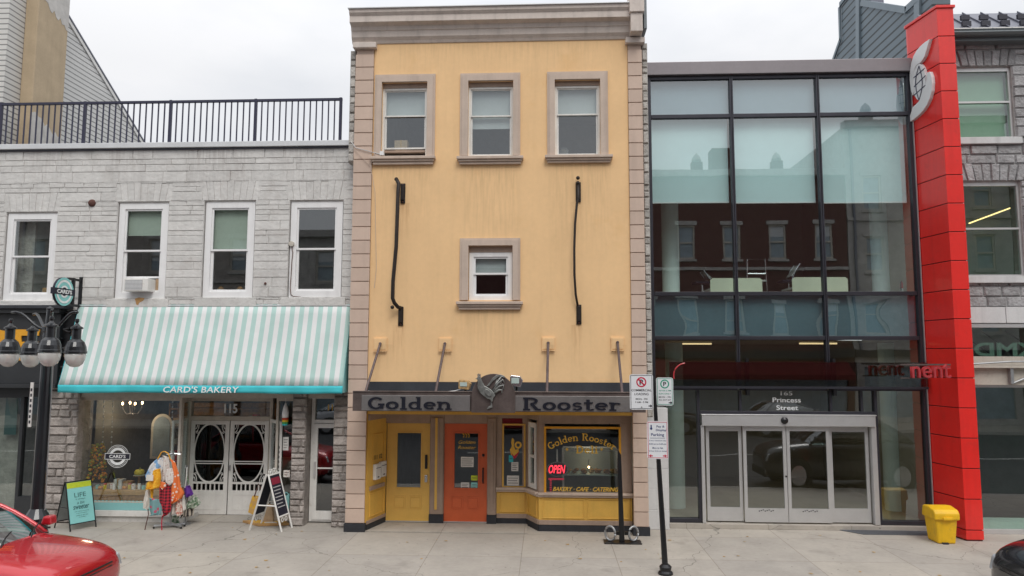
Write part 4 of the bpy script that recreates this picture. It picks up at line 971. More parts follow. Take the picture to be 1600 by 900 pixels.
# junction box with cable
t = thing('junction_box', 'small white junction box with a brown cable on the fourth window frame', 'junction box', (XX(455, 380, YL), YL, ZZ(455, 380, YL)))
MB().lathe([(.001, -.05), (.055, -.045), (.055, 0)], (XX(455.5, 381, YL), YL+.028, ZZ(455.5, 381, YL)), 14, 'y').build('cover', 'cream_wood', t)
MB().tube([(XX(a, b, YL+.02), YL+.015, ZZ(a, b, YL+.02)) for a, b in ((456, 385), (457.5, 395), (456, 410), (455, 430), (453.5, 450), (454.5, 460), (458, 463), (470, 464))], .008, 6).build('cable', 'rust', t)
# things on the window sills inside
t = small_box('wooden box behind the glass of the leftmost stone-building window', 'wood', XX(51, 452, YL), XX(73, 452, YL), YL+.3, YL+.45, W[0][2]+.16, W[0][2]+.3)
for k, px in enumerate((345, 375)):
    c = (XX(px, 450, YL+.3), YL+.3, W[2][2]+.13); t = thing('bowl', ('white bowl on the sill of the third window from the left, nearer its middle', 'white bowl on the sill of the third window from the left, nearer its right edge')[k], 'bowl', c)
    MB().lathe([(.04, 0), (.08, .07), (.075, .07), (.03, .01)], c, 14).build('bowl_body', 'white_pvc', t, smooth=True); MB().ring((c[0], c[1], c[2]+.07), .001, .07, .004).xf(Matrix.Identity(4)).build('contents', 'bread', t)
# roof railing
YR = .55; zb_ = ZZ(270, 223, YR)
rl = thing('roof_railing', 'dark metal railing with vertical bars along the edge of the stone building roof', 'railing', (-9, YR, ZLT))
zt_ = ZZ(270, 157.5, YR)
xr0, xr1 = -12.6, XX(534, 190, YR)
mb = MB(); mb.box(xr0, xr1, YR-.03, YR+.03, zt_-.05, zt_); mb.build('top_rail', 'rail_paint', rl); box('bottom_rail', 'rail_paint', rl, xr0, xr1, YR-.02, YR+.02, ZLT+.13, ZLT+.17)
posts = [XX(px, 190, YR) for px in (1, 132, 266, 399)]+[xr1-.03]
for x in posts: box('post', 'rail_paint', rl, x-.028, x+.028, YR-.028, YR+.028, ZLT+.02, zt_+.012)
for a, b in zip(posts, posts[1:]):
    n_ = 13
    for i in range(1, n_+1):
        x = a+(b-a)*i/(n_+1); box('bar', 'rail_paint', rl, x-.012, x+.012, YR-.012, YR+.012, ZLT+.17, zt_-.05)
for i in range(1, 10): x = posts[0]-.14*i; box('bar', 'rail_paint', rl, x-.012, x+.012, YR-.012, YR+.012, ZLT+.17, zt_-.05)

# ================================================================== SIDING BUILDING BEHIND, TOP LEFT
XS = -12.4
def ys(px, py): return PXp(px, py, XS)
sb = thing('clapboard_building', 'pale clapboard building with a sloping roof edge rising behind the roof railing', 'building', (XS, 4, 0))
A_ = ys(107, 30); B_ = ys(224, 224)
sl = (B_[1]-A_[1])/(B_[0]-A_[0])
ypk = 1.2; zpk = A_[1]-sl*(A_[0]-ypk)
yend = B_[0]+1.2; zend = B_[1]+sl*1.2
poly = [(.7, 7.0), (yend, 7.0), (yend, zend), (ypk, zpk), (.7, zpk-.35)]
MB().prism(poly, XS, XS-4, 'x').build('wall', 'siding_boards', sb)
MB().prism([(ypk, zpk+.018), (yend+.05, zend-.02), (yend+.05, zend+.03), (ypk, zpk+.068)], XS+.05, XS-4, 'x').build('roof', 'roof_metal', sb)
MB().prism([(ypk, zpk-.10), (yend, zend-.12), (yend, zend-.01), (ypk, zpk+.015)], XS+.035, XS+.002, 'x').build('rake_board', 'white_paint', sb)
ya, yb2 = PXp(49, 180, XS+.32)[0], PXp(101, 130, XS+.32)[0]
mb = MB(); mb.box(XS+.002, XS+.32, ya, yb2, 8.0, 12.6); ch = mb.build('chimney', 'chimney_stucco', sb, bevel=.02)
mb = MB(); mb.box(XS-.3, XS+.325, ya-.02, yb2+.03, 12.6, 17); courses(mb, 0, 1, 0, 1, [], 0, (.3, .5), (.4, .5), seed=2) if False else None; mb.build('chimney_top', 'chimney_patch', ch, bevel=.02)
rnd = random.Random(3); pts = []
n_ = 14
for i in range(n_+1): pts.append((ya+(yb2-ya)*i/n_, 12.15-.5*i/n_+rnd.uniform(-.08, .08)))
MB().prism(pts+[(yb2, 12.6), (ya, 12.6)], XS+.321, XS+.326, 'x').build('mortar_patch', 'chimney_patch', ch)
pts = [(ya+(yb2-ya)*i/n_, 9.25-.4*i/n_+rnd.uniform(-.08, .08)) for i in range(n_+1)]
MB().prism([(ya, 8.0)]+pts+[(yb2, 8.0)], XS+.321, XS+.326, 'x').build('mortar_patch', 'chimney_patch', ch)

# ================================================================== BAKERY SHOPFRONT (ground floor of the stone building)
YP = .4; YG = .6; YDo = 1.3
def pier(px0, px1, y, zt=4.4, zb=0, seed=5, parent=None, name='stone_pier'):
    a, b = XX(px0, 700, y), XX(px1, 700, y); mb = MB(); mb.box(a+.01, b-.01, y+.003, y+.5, zb, zt, .2)
    courses(mb, a, b, zb+.0, zt, [], y+.002, (.10, .22), (.13, .42), .014, .04, .022, seed); mb.build(name, 'rough_stone', parent or lb); return a, b
pa = pier(76, 120, YP, 4.6, seed=41); pb_ = pier(455, 478, YP, seed=42); pc = pier(520, 546, YP-.05, seed=43)
box('storefront_beam', 'left_mortar', lb, lx0, lx1, YL+.002, YL+.5, 3.0, ZS-.152)
mb = MB(); mb.box(pa[1], pb_[0], YL+.1, YL+.4, 2.62, 2.999); mb.box(pb_[1], pc[0], YL+.1, YL+.4, 2.62, 2.999); mb.build('header', 'cream_wood', lb)
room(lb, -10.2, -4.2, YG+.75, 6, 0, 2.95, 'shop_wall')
xw0, xw1 = XX(120, 700, YG), XX(283, 700, YG)
zw1 = ZZ(200, 622, YG)
zbase = .12
mb = MB(); wall(mb, xw0, xw1, zbase+.12, zw1+.04, [(xw0+.09, xw1-.05, .42, zw1-.05)], YG-.05, YG+.06); fr = mb.build('display_window', 'cream_wood', lb, bevel=.006)
MB().quad((xw0+.09, YG, .42), (xw1-.05, YG, .42), (xw1-.05, YG, zw1-.05), (xw0+.09, YG, zw1-.05)).build('pane', 'glass', fr)
box('window_base', 'left_mortar', lb, xw0, xw1+.2, YG-.04, YG+.5, 0, zbase-.001); box('sill', 'white_paint', lb, xw0+.02, xw1, YG-.08, YG+.1, zbase, zbase+.119, bevel=.005)
# teal panel with scalloped lower edge inside glass
tz0, tz1 = .25, ZZ(200, 780, YG)
box('teal_panel', 'teal_panel', fr, xw0+.1, xw1-.06, YG-.030, YG-.012, .40, tz1-.06)
box('teal_kick', 'teal_panel', fr, xw0+.1, xw1-.06, YG-.056, YG-.0505, .245, .399)
mb = MB(); x = xw0+.16; pitch = .083
while x < xw1-.1:
    mb.lathe([(.036, 0), (.036, .006)], (x, YG-.028, tz1-.06), 12, 'y'); x += pitch
sc_ = mb.build('scallop', 'teal_panel', fr)
mb = MB(); x = xw0+.16
while x < xw1-.1: mb.lathe([(.012, 0), (.012, .003)], (x, YG-.032, tz1-.055), 8, 'y'); x += pitch
mb.build('dot', 'sign_black', fr)
text('local · fresh · handmade · cakes · bread · coffee · sandwiches'[:0] or 'a bit of what you fancy', 'lettering', 'teal_bright', fr, (xw0+xw1)/2, tz1-.15, YG-.0305, .03, 1.5, ext=.001) if False else None
# logo decal on the glass
lc = P(184, 713, YG)
mb = MB(); mb.ring((lc[0], YG-.004, lc[1]), .232, .242, .002); mb.ring((lc[0], YG-.004, lc[1]), .13, .185, .002); mb.ring((lc[0], YG-.004, lc[1]), .205, .212, .002)
mb.build('logo_ring', 'lettering_white', fr); mb = MB(); mb.box(lc[0]-.27, lc[0]+.27, YG-.010, YG-.006, lc[1]-.055, lc[1]+.055); mb.build('logo_band', 'chalk', fr)
frame_mb(lc[0]-.28, lc[0]+.28, lc[1]-.065, lc[1]+.065, YG-.012, YG-.0105, .01).build('logo_band_edge', 'lettering_white', fr)
text("CARD'S", 'logo_lettering', 'lettering_white', fr, lc[0], lc[1], YG-.0125, .07, .36, ext=.001, bold=.02)
# entrance: angled side lights, transom, screen doors
xd0, xd1 = XX(297, 730, YDo), XX(420, 730, YDo)
zD = 2.06; xm = (xd0+xd1)/2
en = MB(); zT = ZZ(360, 657, YDo)
xe1 = XX(452, 730, YG)
mb = MB(); splay(mb, (xw1-.02, YG), (xd0-.05, YDo), 0, .06, .1, 2.7, -.03, .03); splay(mb, (xw1-.02, YG), (xd0-.05, YDo), .94, 1, .1, 2.7, -.03, .03); splay(mb, (xw1-.02, YG), (xd0-.05, YDo), 0, 1, .0, .35, -.03, .03); splay(mb, (xw1-.02, YG), (xd0-.05, YDo), 0, 1, 2.5, 2.7, -.03, .03)
sl1 = mb.build('side_light', 'cream_wood', lb); splay(MB(), (xw1-.02, YG), (xd0-.05, YDo), .06, .94, .35, 2.5, -.004, .004).build('pane', 'glass', sl1)
mb = MB(); mb.box(xd0-.09, xd0-.002, YDo-.06, YDo+.06, 0.02, 2.7); mb.box(xd1+.002, xd1+.07, YDo-.06, YDo+.06, .02, 2.7); mb.box(xd0-.001, xd1+.001, YDo-.06, YDo+.06, zT+.0, zT+.10); mb.box(xd0-.001, xd1+.001, YDo-.06, YDo+.06, 2.5, 2.7)
dfm = mb.build('door_frame', 'cream_wood', lb, bevel=.005)
MB().quad((xd0, YDo, zT+.1), (xd1, YDo, zT+.1), (xd1, YDo, 2.5), (xd0, YDo, 2.5)).build('transom_pane', 'glass', dfm)
text('115', 'house_number', 'lettering_white', dfm, XX(361, 636, YDo), (zT+.1+2.5)/2, YDo-.003, .21, .30, ext=.002, bold=.03)
box('porch_floor', 'concrete', lb, xw1+.01, xe1+.15, YG+.02, YDo+.2, .003, .02); box('porch_ceiling', 'cream_wood', lb, xw1+.0, xe1, YG-.0, YDo-.061, 2.702, 2.74)
def screen_door(label, x0, x1):
    z0, z1 = .03, zT-.005; y = YDo-.05; wd = x1-x0
    oz0, oz1 = ZZ(390, 752, YDo), ZZ(390, 664, YDo); gx0, gx1 = x0+.09, x1-.09; cx, cz = (gx0+gx1)/2, (oz0+oz1)/2
    d = MB(); zlo0, zlo1 = ZZ(390, 766, YDo), ZZ(390, 756, YDo)
    wall(d, x0, x1, z0, z1, [(gx0, gx1, oz0-.01, oz1+.01), (gx0, gx1, zlo0, zlo1)], y, y+.035)
    d_ = d.build('screen_door', 'white_paint', lb, bevel=.003, label=label)
    rx, rz = (gx1-gx0)/2-.012, (oz1-oz0)/2
    MB().ring((cx, y+.004, cz), rx, rx+.022, .025, n=40, ez=rz/rx).build('oval_rim', 'white_paint', d_)
    MB().box(gx0, gx1, y+.02, y+.021, oz0, oz1).build('mesh_screen', 'screen_mesh', d_)
    mb = MB(); zz = ZZ(390, 722.5, YDo)
    for k in (-.025, .025): mb.box(gx0, gx1, y+.005, y+.03, zz+k-.01, zz+k+.01)
    mb.build('mid_rail', 'white_paint', d_)
    mb = MB()
    for i in range(6): xx = gx0+(gx1-gx0)*(i+1)/7; mb.box(xx-.012, xx+.012, y+.005, y+.03, zlo0, zlo1)
    mb.build('spindle', 'white_paint', d_)
    mb = MB()
    for sx in (-1, 1):
        for sz in (-1, 1):
            ccx, ccz = cx+sx*(gx1-gx0)/2, cz+sz*(oz1-oz0)/2
            for k, rr_ in ((0, .05), (1, .09)):
                mb.tube([(ccx-sx*(.0+rr_*cos(a)*.9+.0), y+.015, ccz-sz*rr_*2*sin(a)*.9) for a in [pi/2*i/6 for i in range(7)]], .009, 6)
            mb.ring((ccx-sx*.05, y+.01, ccz-sz*.17), .014, .024, .008, n=12)
    mb.build('scrollwork', 'white_paint', d_)
    frame_mb(gx0+.0, gx1-.0, z0+.10, zlo0-.08, y-.006, y-.001, .02).build('panel_bead', 'white_paint', d_)
    return d_
sdL = screen_door('left white screen door with oval screen', xd0+.01, xm-.012)
sdR = screen_door('right white screen door with oval screen', xm+.012, xd1-.01)
MB().box(xm+.03, xm+.05, YDo-.09, YDo-.0501, .98, 1.1).build('handle', 'galv', sdR)
MB().box(xd0, xd1, YDo+.03, YDo+.04, .02, zT).build('inner_door', 'screen_mesh', dfm)
# outer glazed leaves standing open
def open_leaf(label, hx, hy, fx, fy):
    mb = MB(); a, b = (hx, hy), (fx, fy); z0, z1 = .05, 2.12
    splay(mb, a, b, 0, .09, z0, z1, -.02, .02); splay(mb, a, b, .91, 1, z0, z1, -.02, .02); splay(mb, a, b, .09, .91, z1-.07, z1, -.02, .02); splay(mb, a, b, .09, .91, z0, z0+.2, -.02, .02)
    o = mb.build('open_door', 'white_paint', lb, bevel=.004, label=label); splay(MB(), a, b, .09, .91, z0+.2, z1-.07, -.003, .003).build('pane', 'glass', o)
    mb = MB()
    for k in range(9): splay(mb, a, b, .925, .985, 1.55-.1*k, 1.60-.1*k, .021, .023)
    mb.build('letters', 'sign_black', o); return o
open_leaf('left glazed outer door standing open', xd0-.07, YDo-.08, XX(267, 730, YG+.02), YG+.02)
open_leaf('right glazed outer door standing open', xd1+.05, YDo-.08, XX(439, 730, YG+.02), YG-.02)
# narrow window right of the entrance
mb = MB(); xn0 = XX(430, 700, YG); wall(mb, xn0, pb_[0]-.0, .05, 2.7, [(xn0+.05, pb_[0]-.06, .22, 2.55)], YG-.0, YG+.08); nw = mb.build('narrow_window', 'cream_wood', lb, bevel=.005)
MB().quad((xn0+.05, YG+.04, .22), (pb_[0]-.06, YG+.04, .22), (pb_[0]-.06, YG+.04, 2.55), (xn0+.05, YG+.04, 2.55)).build('pane', 'glass', nw)
q = R(437, 771, 452, 798, YG+.03); box('teal_panel', 'teal_panel', nw, q[0], q[1], YG+.02, YG+.035, q[2], q[3])
mb = MB()
for k in (0, 1): mb.lathe([(.035, 0), (.035, .005)], (q[0]+.05+.09*k, YG+.02, q[3]), 12, 'y')
mb.build('scallop', 'teal_panel', nw)
mb = MB()
for k in (0, 1): mb.lathe([(.014, 0), (.014, .003)], (q[0]+.05+.09*k, YG+.016, q[3]), 10, 'y')
mb.build('dot', 'sign_black', nw)
q = R(441, 683, 450, 704, YG); notice(nw, None, q[0], q[1], q[2], q[3], YG+.035)
q = R(442, 735, 452, 746, YG); notice(nw, None, q[0], q[1], q[2], q[3], YG+.035, 'cloth_pale', lines=2)
# rainbow windsock hanging in the doorway
c = P(446, 645, YG-.1); t = thing('windsock', 'white and rainbow striped windsock hanging beside the bakery entrance', 'windsock', (c[0], YG-.1, c[1]))
MB().lathe([(.002, .22), (.045, .12), (.07, 0), (.065, -.1)], (c[0], YG-.1, c[1]), 14).build('cone', 'white_pvc', t, smooth=True)
for i, (m_, z) in enumerate((('rainbow_red', -.15), ('rainbow_yellow', -.19), ('rainbow_green', -.23), ('teal_bright', -.26))): MB().lathe([(.066-.002*i, 0), (.066-.002*i, .04)], (c[0], YG-.1, c[1]+z), 14).build('band', m_, t)
MB().tube([(c[0], YG-.1, c[1]+.22), (c[0], YG-.1, 2.7)], .004, 5).build('cord', 'white_pvc', t)
# door of number 117
xq0, xq1 = pb_[1]+.005, pc[0]-.005
mb = MB(); wall(mb, xq0, xq1, .03, 2.70, [(xq0+.07, xq1-.03, 2.15, 2.6), (xq0+.06, xq1-.03, .06, 2.08)], YG+.1, YG+.2); df2 = mb.build('door_frame', 'white_paint', lb, bevel=.005)
MB().quad((xq0+.07, YG+.15, 2.15), (xq1-.03, YG+.15, 2.15), (xq1-.03, YG+.15, 2.6), (xq0+.07, YG+.15, 2.6)).build('transom_pane', 'glass_dark', df2)
text('117', 'house_number', 'gold', df2, xq1-.13, 2.41, YG+.148, .13, .22, ext=.002, bold=.02)
mb = MB(); wall(mb, xq0+.065, xq1-.035, .07, 2.07, [(xq0+.15, xq1-.08, .25, 1.98)], YG+.08, YG+.13); dd = mb.build('door', 'white_paint', lb, bevel=.004, label='white framed glass door numbered 117')
MB().quad((xq0+.15, YG+.11, .25), (xq1-.08, YG+.11, .25), (xq1-.08, YG+.11, 1.98), (xq0+.15, YG+.11, 1.98)).build('pane', 'glass_dark', dd)
box('push_bar', 'aluminium', dd, xq0+.09, xq0+.13, YG+.04, YG+.079, .95, 1.28, bevel=.005); box('cross_rail', 'white_paint', dd, xq0+.15, xq1-.08, YG+.1, YG+.105, 1.12, 1.15)

# ---------------------------------------------------------------- shop window display
def gourd_tower():
    c = P(150, 765, YG+.3); t = thing('harvest_tower', 'tall cone of orange and green gourds and leaves on the bakery window ledge', 'decoration', (c[0], YG+.3, .75))
    rnd = random.Random(9)
    for nm, m_, n_ in (('gourd', 'leaf_orange', 130), ('foliage', 'leaf_green', 90), ('gourd', 'pumpkin', 30)):
        mb = MB()
        for i in range(n_):
            h = rnd.random(); a = rnd.uniform(0, 2*pi); r = (.19-.07*h)*rnd.uniform(.8, 1)
            mb.ball((c[0]+r*cos(a), YG+.3+r*sin(a), .78+h*.80), rnd.uniform(.018, .034), 6, rnd.uniform(.6, 1.2), 1, rnd.uniform(.6, 1))
        mb.build(nm, m_, t)
gourd_tower()
rnd = random.Random(77)
for k in range(15):
    x = xw0+.32+k*.105; y = YG+rnd.uniform(.2, .32); z = ZZ(200, 763, YG+.1)-.05+.002; kind = k % 5
    nm, cat_, lab = (('mug', 'mug', 'small mug'), ('small_pumpkin', 'pumpkin', 'small orange pumpkin'), ('jar', 'jar', 'small lidded jar'), ('cookie_bag', 'bag', 'small pale bag'), ('candle', 'candle', 'small candle'))[kind]
    t = thing(nm, ('leftmost', 'middle', 'rightmost')[k//5]+' '+lab+' in the row of goods on the bakery window ledge', cat_, (x, y, z), 'small goods along the bakery window ledge: '+cat_)
    if kind == 0: MB().lathe([(.035, 0), (.04, .08), (.034, .08), (.03, .01)], (x, y, z), 12).build('cup', 'paper' if k % 2 else 'teal_board', t); MB().ring((x+.045, y, z+.04), .015, .022, .008, n=10).build('handle', 'paper', t)
    elif kind == 1:
        mb = MB()
        for j in range(6): mb.ball((x+.025*cos(j*pi/3), y+.025*sin(j*pi/3), z+.035), .034, 6)
        mb.build('fruit', 'leaf_orange', t, smooth=True); MB().tube([(x, y, z+.06), (x, y, z+.09)], .008, 5).build('stalk', 'leaf_green', t)
    elif kind == 2: MB().lathe([(.035, 0), (.037, .09), (.03, .10)], (x, y, z), 12).build('glass', 'pumpkin', t); MB().lathe([(.032, .101), (.032, .12)], (x, y, z), 12).build('lid', 'sign_red', t)
    elif kind == 3: MB().prism([(x-.04, z), (x+.04, z), (x+.035, z+.11), (x+.02, z+.12), (x-.02, z+.12), (x-.035, z+.11)], y, y+.04).build('pouch', 'cloth_pale', t); box('ribbon', 'sign_red', t, x-.02, x+.02, y-.003, y, z+.085, z+.095)
    else: MB().lathe([(.03, 0), (.03, .12)], (x, y, z), 12).build('wax', 'white_pvc', t); MB().tube([(x, y, z+.12), (x, y, z+.14)], .003, 5).build('wick', 'sign_black', t)
for k in range(3):
    xg = (-9.75, -9.55, -8.2)[k]; t = thing('light_garland', ('string of small pale beads hanging at the far left of the bakery window', 'string of small pale beads hanging second from the left in the bakery window', 'string of small pale beads hanging near the right side of the bakery window')[k], 'garland', (xg, YG+.3, 2.5))
    MB().tube([(xg, YG+.3, 2.6), (xg+.02, YG+.3, 1.5)], .003, 5).build('cord', 'galv', t); mb = MB()
    for j in range(9): mb.ball((xg+.002*j, YG+.3, 2.5-.11*j), .016, 8)
    mb.build('beads', 'white_pvc', t, smooth=True)
t = thing('arched_mirror', 'pale arched mirror frame on the dark inner wall of the bakery', 'mirror', (-8.0, 2.2, 1.2)); c_ = P(252, 690, 2.2)
MB().prism([(c_[0]+.26*cos(a), c_[1]+.35+.3*sin(a)) for a in [pi*i/12 for i in range(13)]]+[(c_[0]-.26, c_[1]-.4), (c_[0]+.26, c_[1]-.4)], 2.2, 2.23).build('frame', 'cream_wood', t); MB().prism([(c_[0]+.2*cos(a), c_[1]+.35+.24*sin(a)) for a in [pi*i/12 for i in range(13)]]+[(c_[0]-.2, c_[1]-.34), (c_[0]+.2, c_[1]-.34)], 2.19, 2.199).build('mirror_glass', 'opp_glass', t)
ld = thing('window_ledge', 'wooden display ledge inside the bakery window', 'shelf', (-9, YG+.4, .6))
q = R(133, 763, 283, 774, YG+.1); box('board', 'wood', ld, xw0+.1, xw1-.06, YG+.1, YG+.75, q[2], q[3]-.05, bevel=.005); box('apron', 'bread', ld, xw0+.12, xw1-.08, YG+.12, YG+.14, q[2]-.14, q[2]-.001)
zl_ = q[3]-.05
c = (XX(218, 738, YG+.4), YG+.4); t = thing('pumpkin', 'yellow green pumpkin on a stand in the bakery window', 'pumpkin', (c[0], c[1], 1.0))
zp = ZZ(218, 738, YG+.4); mb = MB()
for k in range(8): a = k*pi/4; mb.ball((c[0]+.05*cos(a), c[1]+.05*sin(a), zp), .06, 8, 1, 1, 1.05)
mb.build('fruit', 'pumpkin', t, smooth=True); MB().tube([(c[0], c[1], zp+.05), (c[0]+.01, c[1], zp+.1)], .012).build('stalk', 'leaf_green', t)
t = thing('cake_stand', 'dark wooden pedestal carrying the yellow pumpkin', 'stand', (c[0], c[1], zl_)); MB().lathe([(.09, 0), (.03, .03), (.025, zp-zl_-.09), (.12, zp-zl_-.075), (.12, zp-zl_-.06)], (c[0], c[1], zl_), 16).build('pedestal', 'bread', t, smooth=True)
MB().lathe([(.12, 0), (.12, .004)], (c[0], c[1], zp-.059), 16).build('plate', 'glass_shelf', t)
rnd = random.Random(12)
for k, (px, hh, m_, lab) in enumerate(((166, .10, 'kraft', 'kraft paper parcel lying on the bakery window ledge beside the gourd tower'), (186, .2, 'paper', 'white card box under the round logo on the bakery window ledge'), (200, .16, 'bread', 'brown box on the bakery window ledge right of the round logo'), (236, .14, 'kraft', 'kraft box at the middle of the bakery window ledge'), (254, .2, 'bread', 'brown box at the right end of the bakery window ledge'))):
    x = XX(px, 765, YG+.35); small_box(lab, m_, x-.09, x+.09, YG+.28, YG+.45, zl_+.002, zl_+hh)
# back-of-shop shelving and a chandelier
t = thing('shop_shelving', 'dark shelving with small goods at the back of the bakery', 'shelving', (-8.2, 3.4, 0)); mb = MB(); mb.box(-9.6, -6.8, 3.75, 3.8, 0, 2.3)
for k in range(5): mb.box(-9.6, -6.8, 3.4, 3.75, .35+.45*k, .38+.45*k)
for x in (-9.6, -8.2, -6.82): mb.box(x, x+.03, 3.4, 3.75, 0, 2.3)
mb.build('rack', 'bread', t); rnd = random.Random(8); ms = ['paper', 'kraft', 'teal_board', 'pumpkin', 'sign_red', 'bread']
parts = {m_: MB() for m_ in ms}
for k in range(4):
    x = -9.5
    while x < -6.95: w2 = rnd.uniform(.06, .16); parts[rnd.choice(ms)].box(x, x+w2, 3.45, 3.65, .382+.45*k, .382+.45*k+rnd.uniform(.1, .3)); x += w2+rnd.uniform(.02, .1)
for m_, b in parts.items(): b.build('goods', m_, t)
c = P(207, 632, YG+1.2); t = thing('chandelier', 'small chandelier with four glowing bulbs inside the bakery', 'chandelier', (c[0], YG+1.2, c[1]))
mb = MB(); mb.tube([(c[0], YG+1.2, 2.9), (c[0], YG+1.2, c[1]-.2)], .012)
for i in range(4): a = pi/4+i*pi/2; mb.tube([(c[0], YG+1.2, c[1]-.2), (c[0]+.12*cos(a), YG+1.2+.12*sin(a), c[1]-.22), (c[0]+.21*cos(a), YG+1.2+.21*sin(a), c[1]-.08), (c[0]+.21*cos(a), YG+1.2+.21*sin(a), c[1])], .009, 6)
mb.build('frame', 'iron', t)
pl_d = bpy.data.lights.new('chandelier_light', 'POINT'); pl_d.energy = 26; pl_d.color = (1, .75, .5); pl_d.shadow_soft_size = .2; plo = bpy.data.objects.new('chandelier_light', pl_d); COL.objects.link(plo); plo.location = (c[0], YG+1.2, c[1]-.1)
for i in range(4): a = pi/4+i*pi/2; MB().ball((c[0]+.21*cos(a), YG+1.2+.21*sin(a), c[1]+.03), .022, 8, 1, 1, 1.6).build('bulb', 'bulb', t)
box('counter', 'cream_wood', thing('shop_counter', 'pale counter inside the bakery behind the right screen door', 'counter', (-6.6, 3, 0)), -7.3, -5.6, 2.8, 3.3, 0, 1.0, bevel=.01)

# ---------------------------------------------------------------- striped awning
aw = thing('awning', 'mint and white striped shop awning with a turquoise valance', 'awning', (-7, YL, 3))
ya_ = YL-.03; yo = -.2; zt0 = 4.60; zl = 2.90; ax0_ = XX(125, 478, YL); ax1_ = XX(550, 476, YL)-.0
nx = 60; mb = MB(); rows = 8
def grid(mb, nu, nv, pt): k = nv+1; mb.add([pt(i/nu, j/nv) for i in range(nu+1) for j in range(k)], [(i*k+j, (i+1)*k+j, (i+1)*k+j+1, i*k+j+1) for i in range(nu) for j in range(nv)])
def pt(u, v):
    sag = .022*sin(pi*v)*(1+.4*sin(9*u))+.004*sin(u*40)*v
    return (ax0_+(ax1_-ax0_)*u, ya_+(yo-ya_)*v+sag*.6, zt0+(zl-zt0)*v-sag)
grid(mb, nx, rows, pt)
cv = mb.build('canopy', 'awning_cloth', aw, smooth=True); sol = cv.modifiers.new('thick', 'SOLIDIFY'); sol.thickness = .006
mb = MB(); vh = .155; n2 = 90
def vp(u, v): 
    d = .012*sin(u*55)*v+.008*sin(u*23+1)*v; return (ax0_+(ax1_-ax0_)*u, yo-.004+d, zl+.006-vh*v-.008*sin(u*17)*v)
grid(mb, n2, 3, vp)
va = mb.build('valance', 'teal_bright', aw, smooth=True); sol = va.modifiers.new('thick', 'SOLIDIFY'); sol.thickness = .004
text("CARD'S BAKERY", 'letters', 'lettering_white', va, XX(315, 610, yo), zl-.075, yo-.028, .125, XX(374, 610, yo)-XX(256, 610, yo), ext=.004, spacing=1.05, shear=.12, bold=.012)
for xx in (ax0_+.003, ax1_-.003):
    s_ = MB().add([(xx, ya_, zt0-.01), (xx, ya_, zl-.13), (xx, yo, zl-.13), (xx, yo, zl)], [(0, 1, 2, 3)]).build('side_cheek', 'teal_bright' if xx < -7 else 'teal_panel', aw); sol = s_.modifiers.new('thick', 'SOLIDIFY'); sol.thickness = .004
mb = MB(); mb.tube([(ax0_+.02, yo+.02, zl-.02), (ax1_-.02, yo+.02, zl-.02)], .02); mb.tube([(ax0_+.02, ya_, zt0-.03), (ax1_-.02, ya_, zt0-.03)], .02)
for u in (.02, .34, .66, .98): x = ax0_+(ax1_-ax0_)*u; mb.tube([(x, ya_, 2.95), (x, yo+.03, zl-.04)], .014)
mb.build('frame', 'galv', aw)


# ---------------------------------------------------------------- blade sign
bx = XX(129, 455, YL)+.0
bs_ = thing('blade_sign', "round black and mint bakery sign reading CARD'S on a black wall bracket", 'hanging sign', (bx, YL, 4.6))
zc = ZZ(100, 456, -.2); xs_ = XX(101, 455, -.18)
mb = MB(); zt1 = ZZ(118, 438, YL-.1); zt2 = ZZ(118, 478, YL-.1)
mb.box(xs_-.03, xs_+.03, YL-.30, YL-.24, zt2, zt1+.03)
for z in (zt1, zt2): mb.box(xs_-.025, xs_+.025, YL-.45, YL-.014, z-.025, z+.025)
mb.box(xs_-.04, xs_+.04, YL-.03, YL-.013, zt2-.08, zt1+.08); mb.build('bracket', 'black_metal', bs_, bevel=.004)
yc = -.23; rd = .30
MB().lathe([(rd, -.025), (rd, .025)], (xs_, yc, zc), 40, 'x').build('disc', 'chalk', bs_)
mb = MB(); mb.ring((xs_+.0255, yc, zc), rd-.05, rd-.005, .004, 'x', 40); mb.ring((xs_+.0255, yc, zc), .13, .2, .004, 'x', 40); mb.build('mint_ring', 'teal_board', bs_)
mb = MB(); mb.ring((xs_+.0297, yc, zc), .2, .245, .003, 'x', 40); mb.ring((xs_+.0298, yc, zc), .09, .128, .003, 'x', 40); mb.build('white_ring', 'lettering_white', bs_)
box('band', 'chalk', bs_, xs_-.03, xs_+.036, yc-.34, yc+.34, zc-.065, zc+.065, bevel=.004)
text("CARD'S", 'letters', 'lettering_white', bs_, 0, 0, 0, .085, .46, ext=.004, bold=.03, place=lambda u, v, d: (xs_+.036+d, yc+u, zc+v))

# ================================================================== BLACK SHOPFRONT AT THE LEFT EDGE
YB_ = .45
bk = thing('black_shopfront', 'black painted shopfront with gold letters at the left edge of the street row', 'shopfront', (-12, YB_, 0))
bx1 = XX(118, 540, YB_-.2); bx1 = min(bx1, pa[0]+.5)
mb = MB(); z0, z1 = ZZ(40, 600, YB_-.2), ZZ(40, 490, YB_-.2); mb.box(-15.4, XX(92, 540, .2), .2, .34, z0, z1); mb.box(-15.4, XX(95, 540, .2), .08, .34, z1+.002, z1+.09); mb.box(-15.4, XX(93, 540, .2), .14, .34, z0-.08, z0-.002)
mb.build('fascia', 'black_paint', bk, bevel=.006)
box('cornice', 'flash', bk, -15.4, XX(105, 540, .2), .02, .34, z1+.095, z1+.17, bevel=.01)
text('PE', 'letters', 'gold_sign', bk, (XX(-22, 540, .2)+XX(54, 540, .2))/2, ZZ(20, 539, .2), .198, .66, XX(54, 540, .2)-XX(-38, 540, .2), ext=.03, bold=.03)
mb = MB(); x0, x1 = -15.4, pa[0]-.02
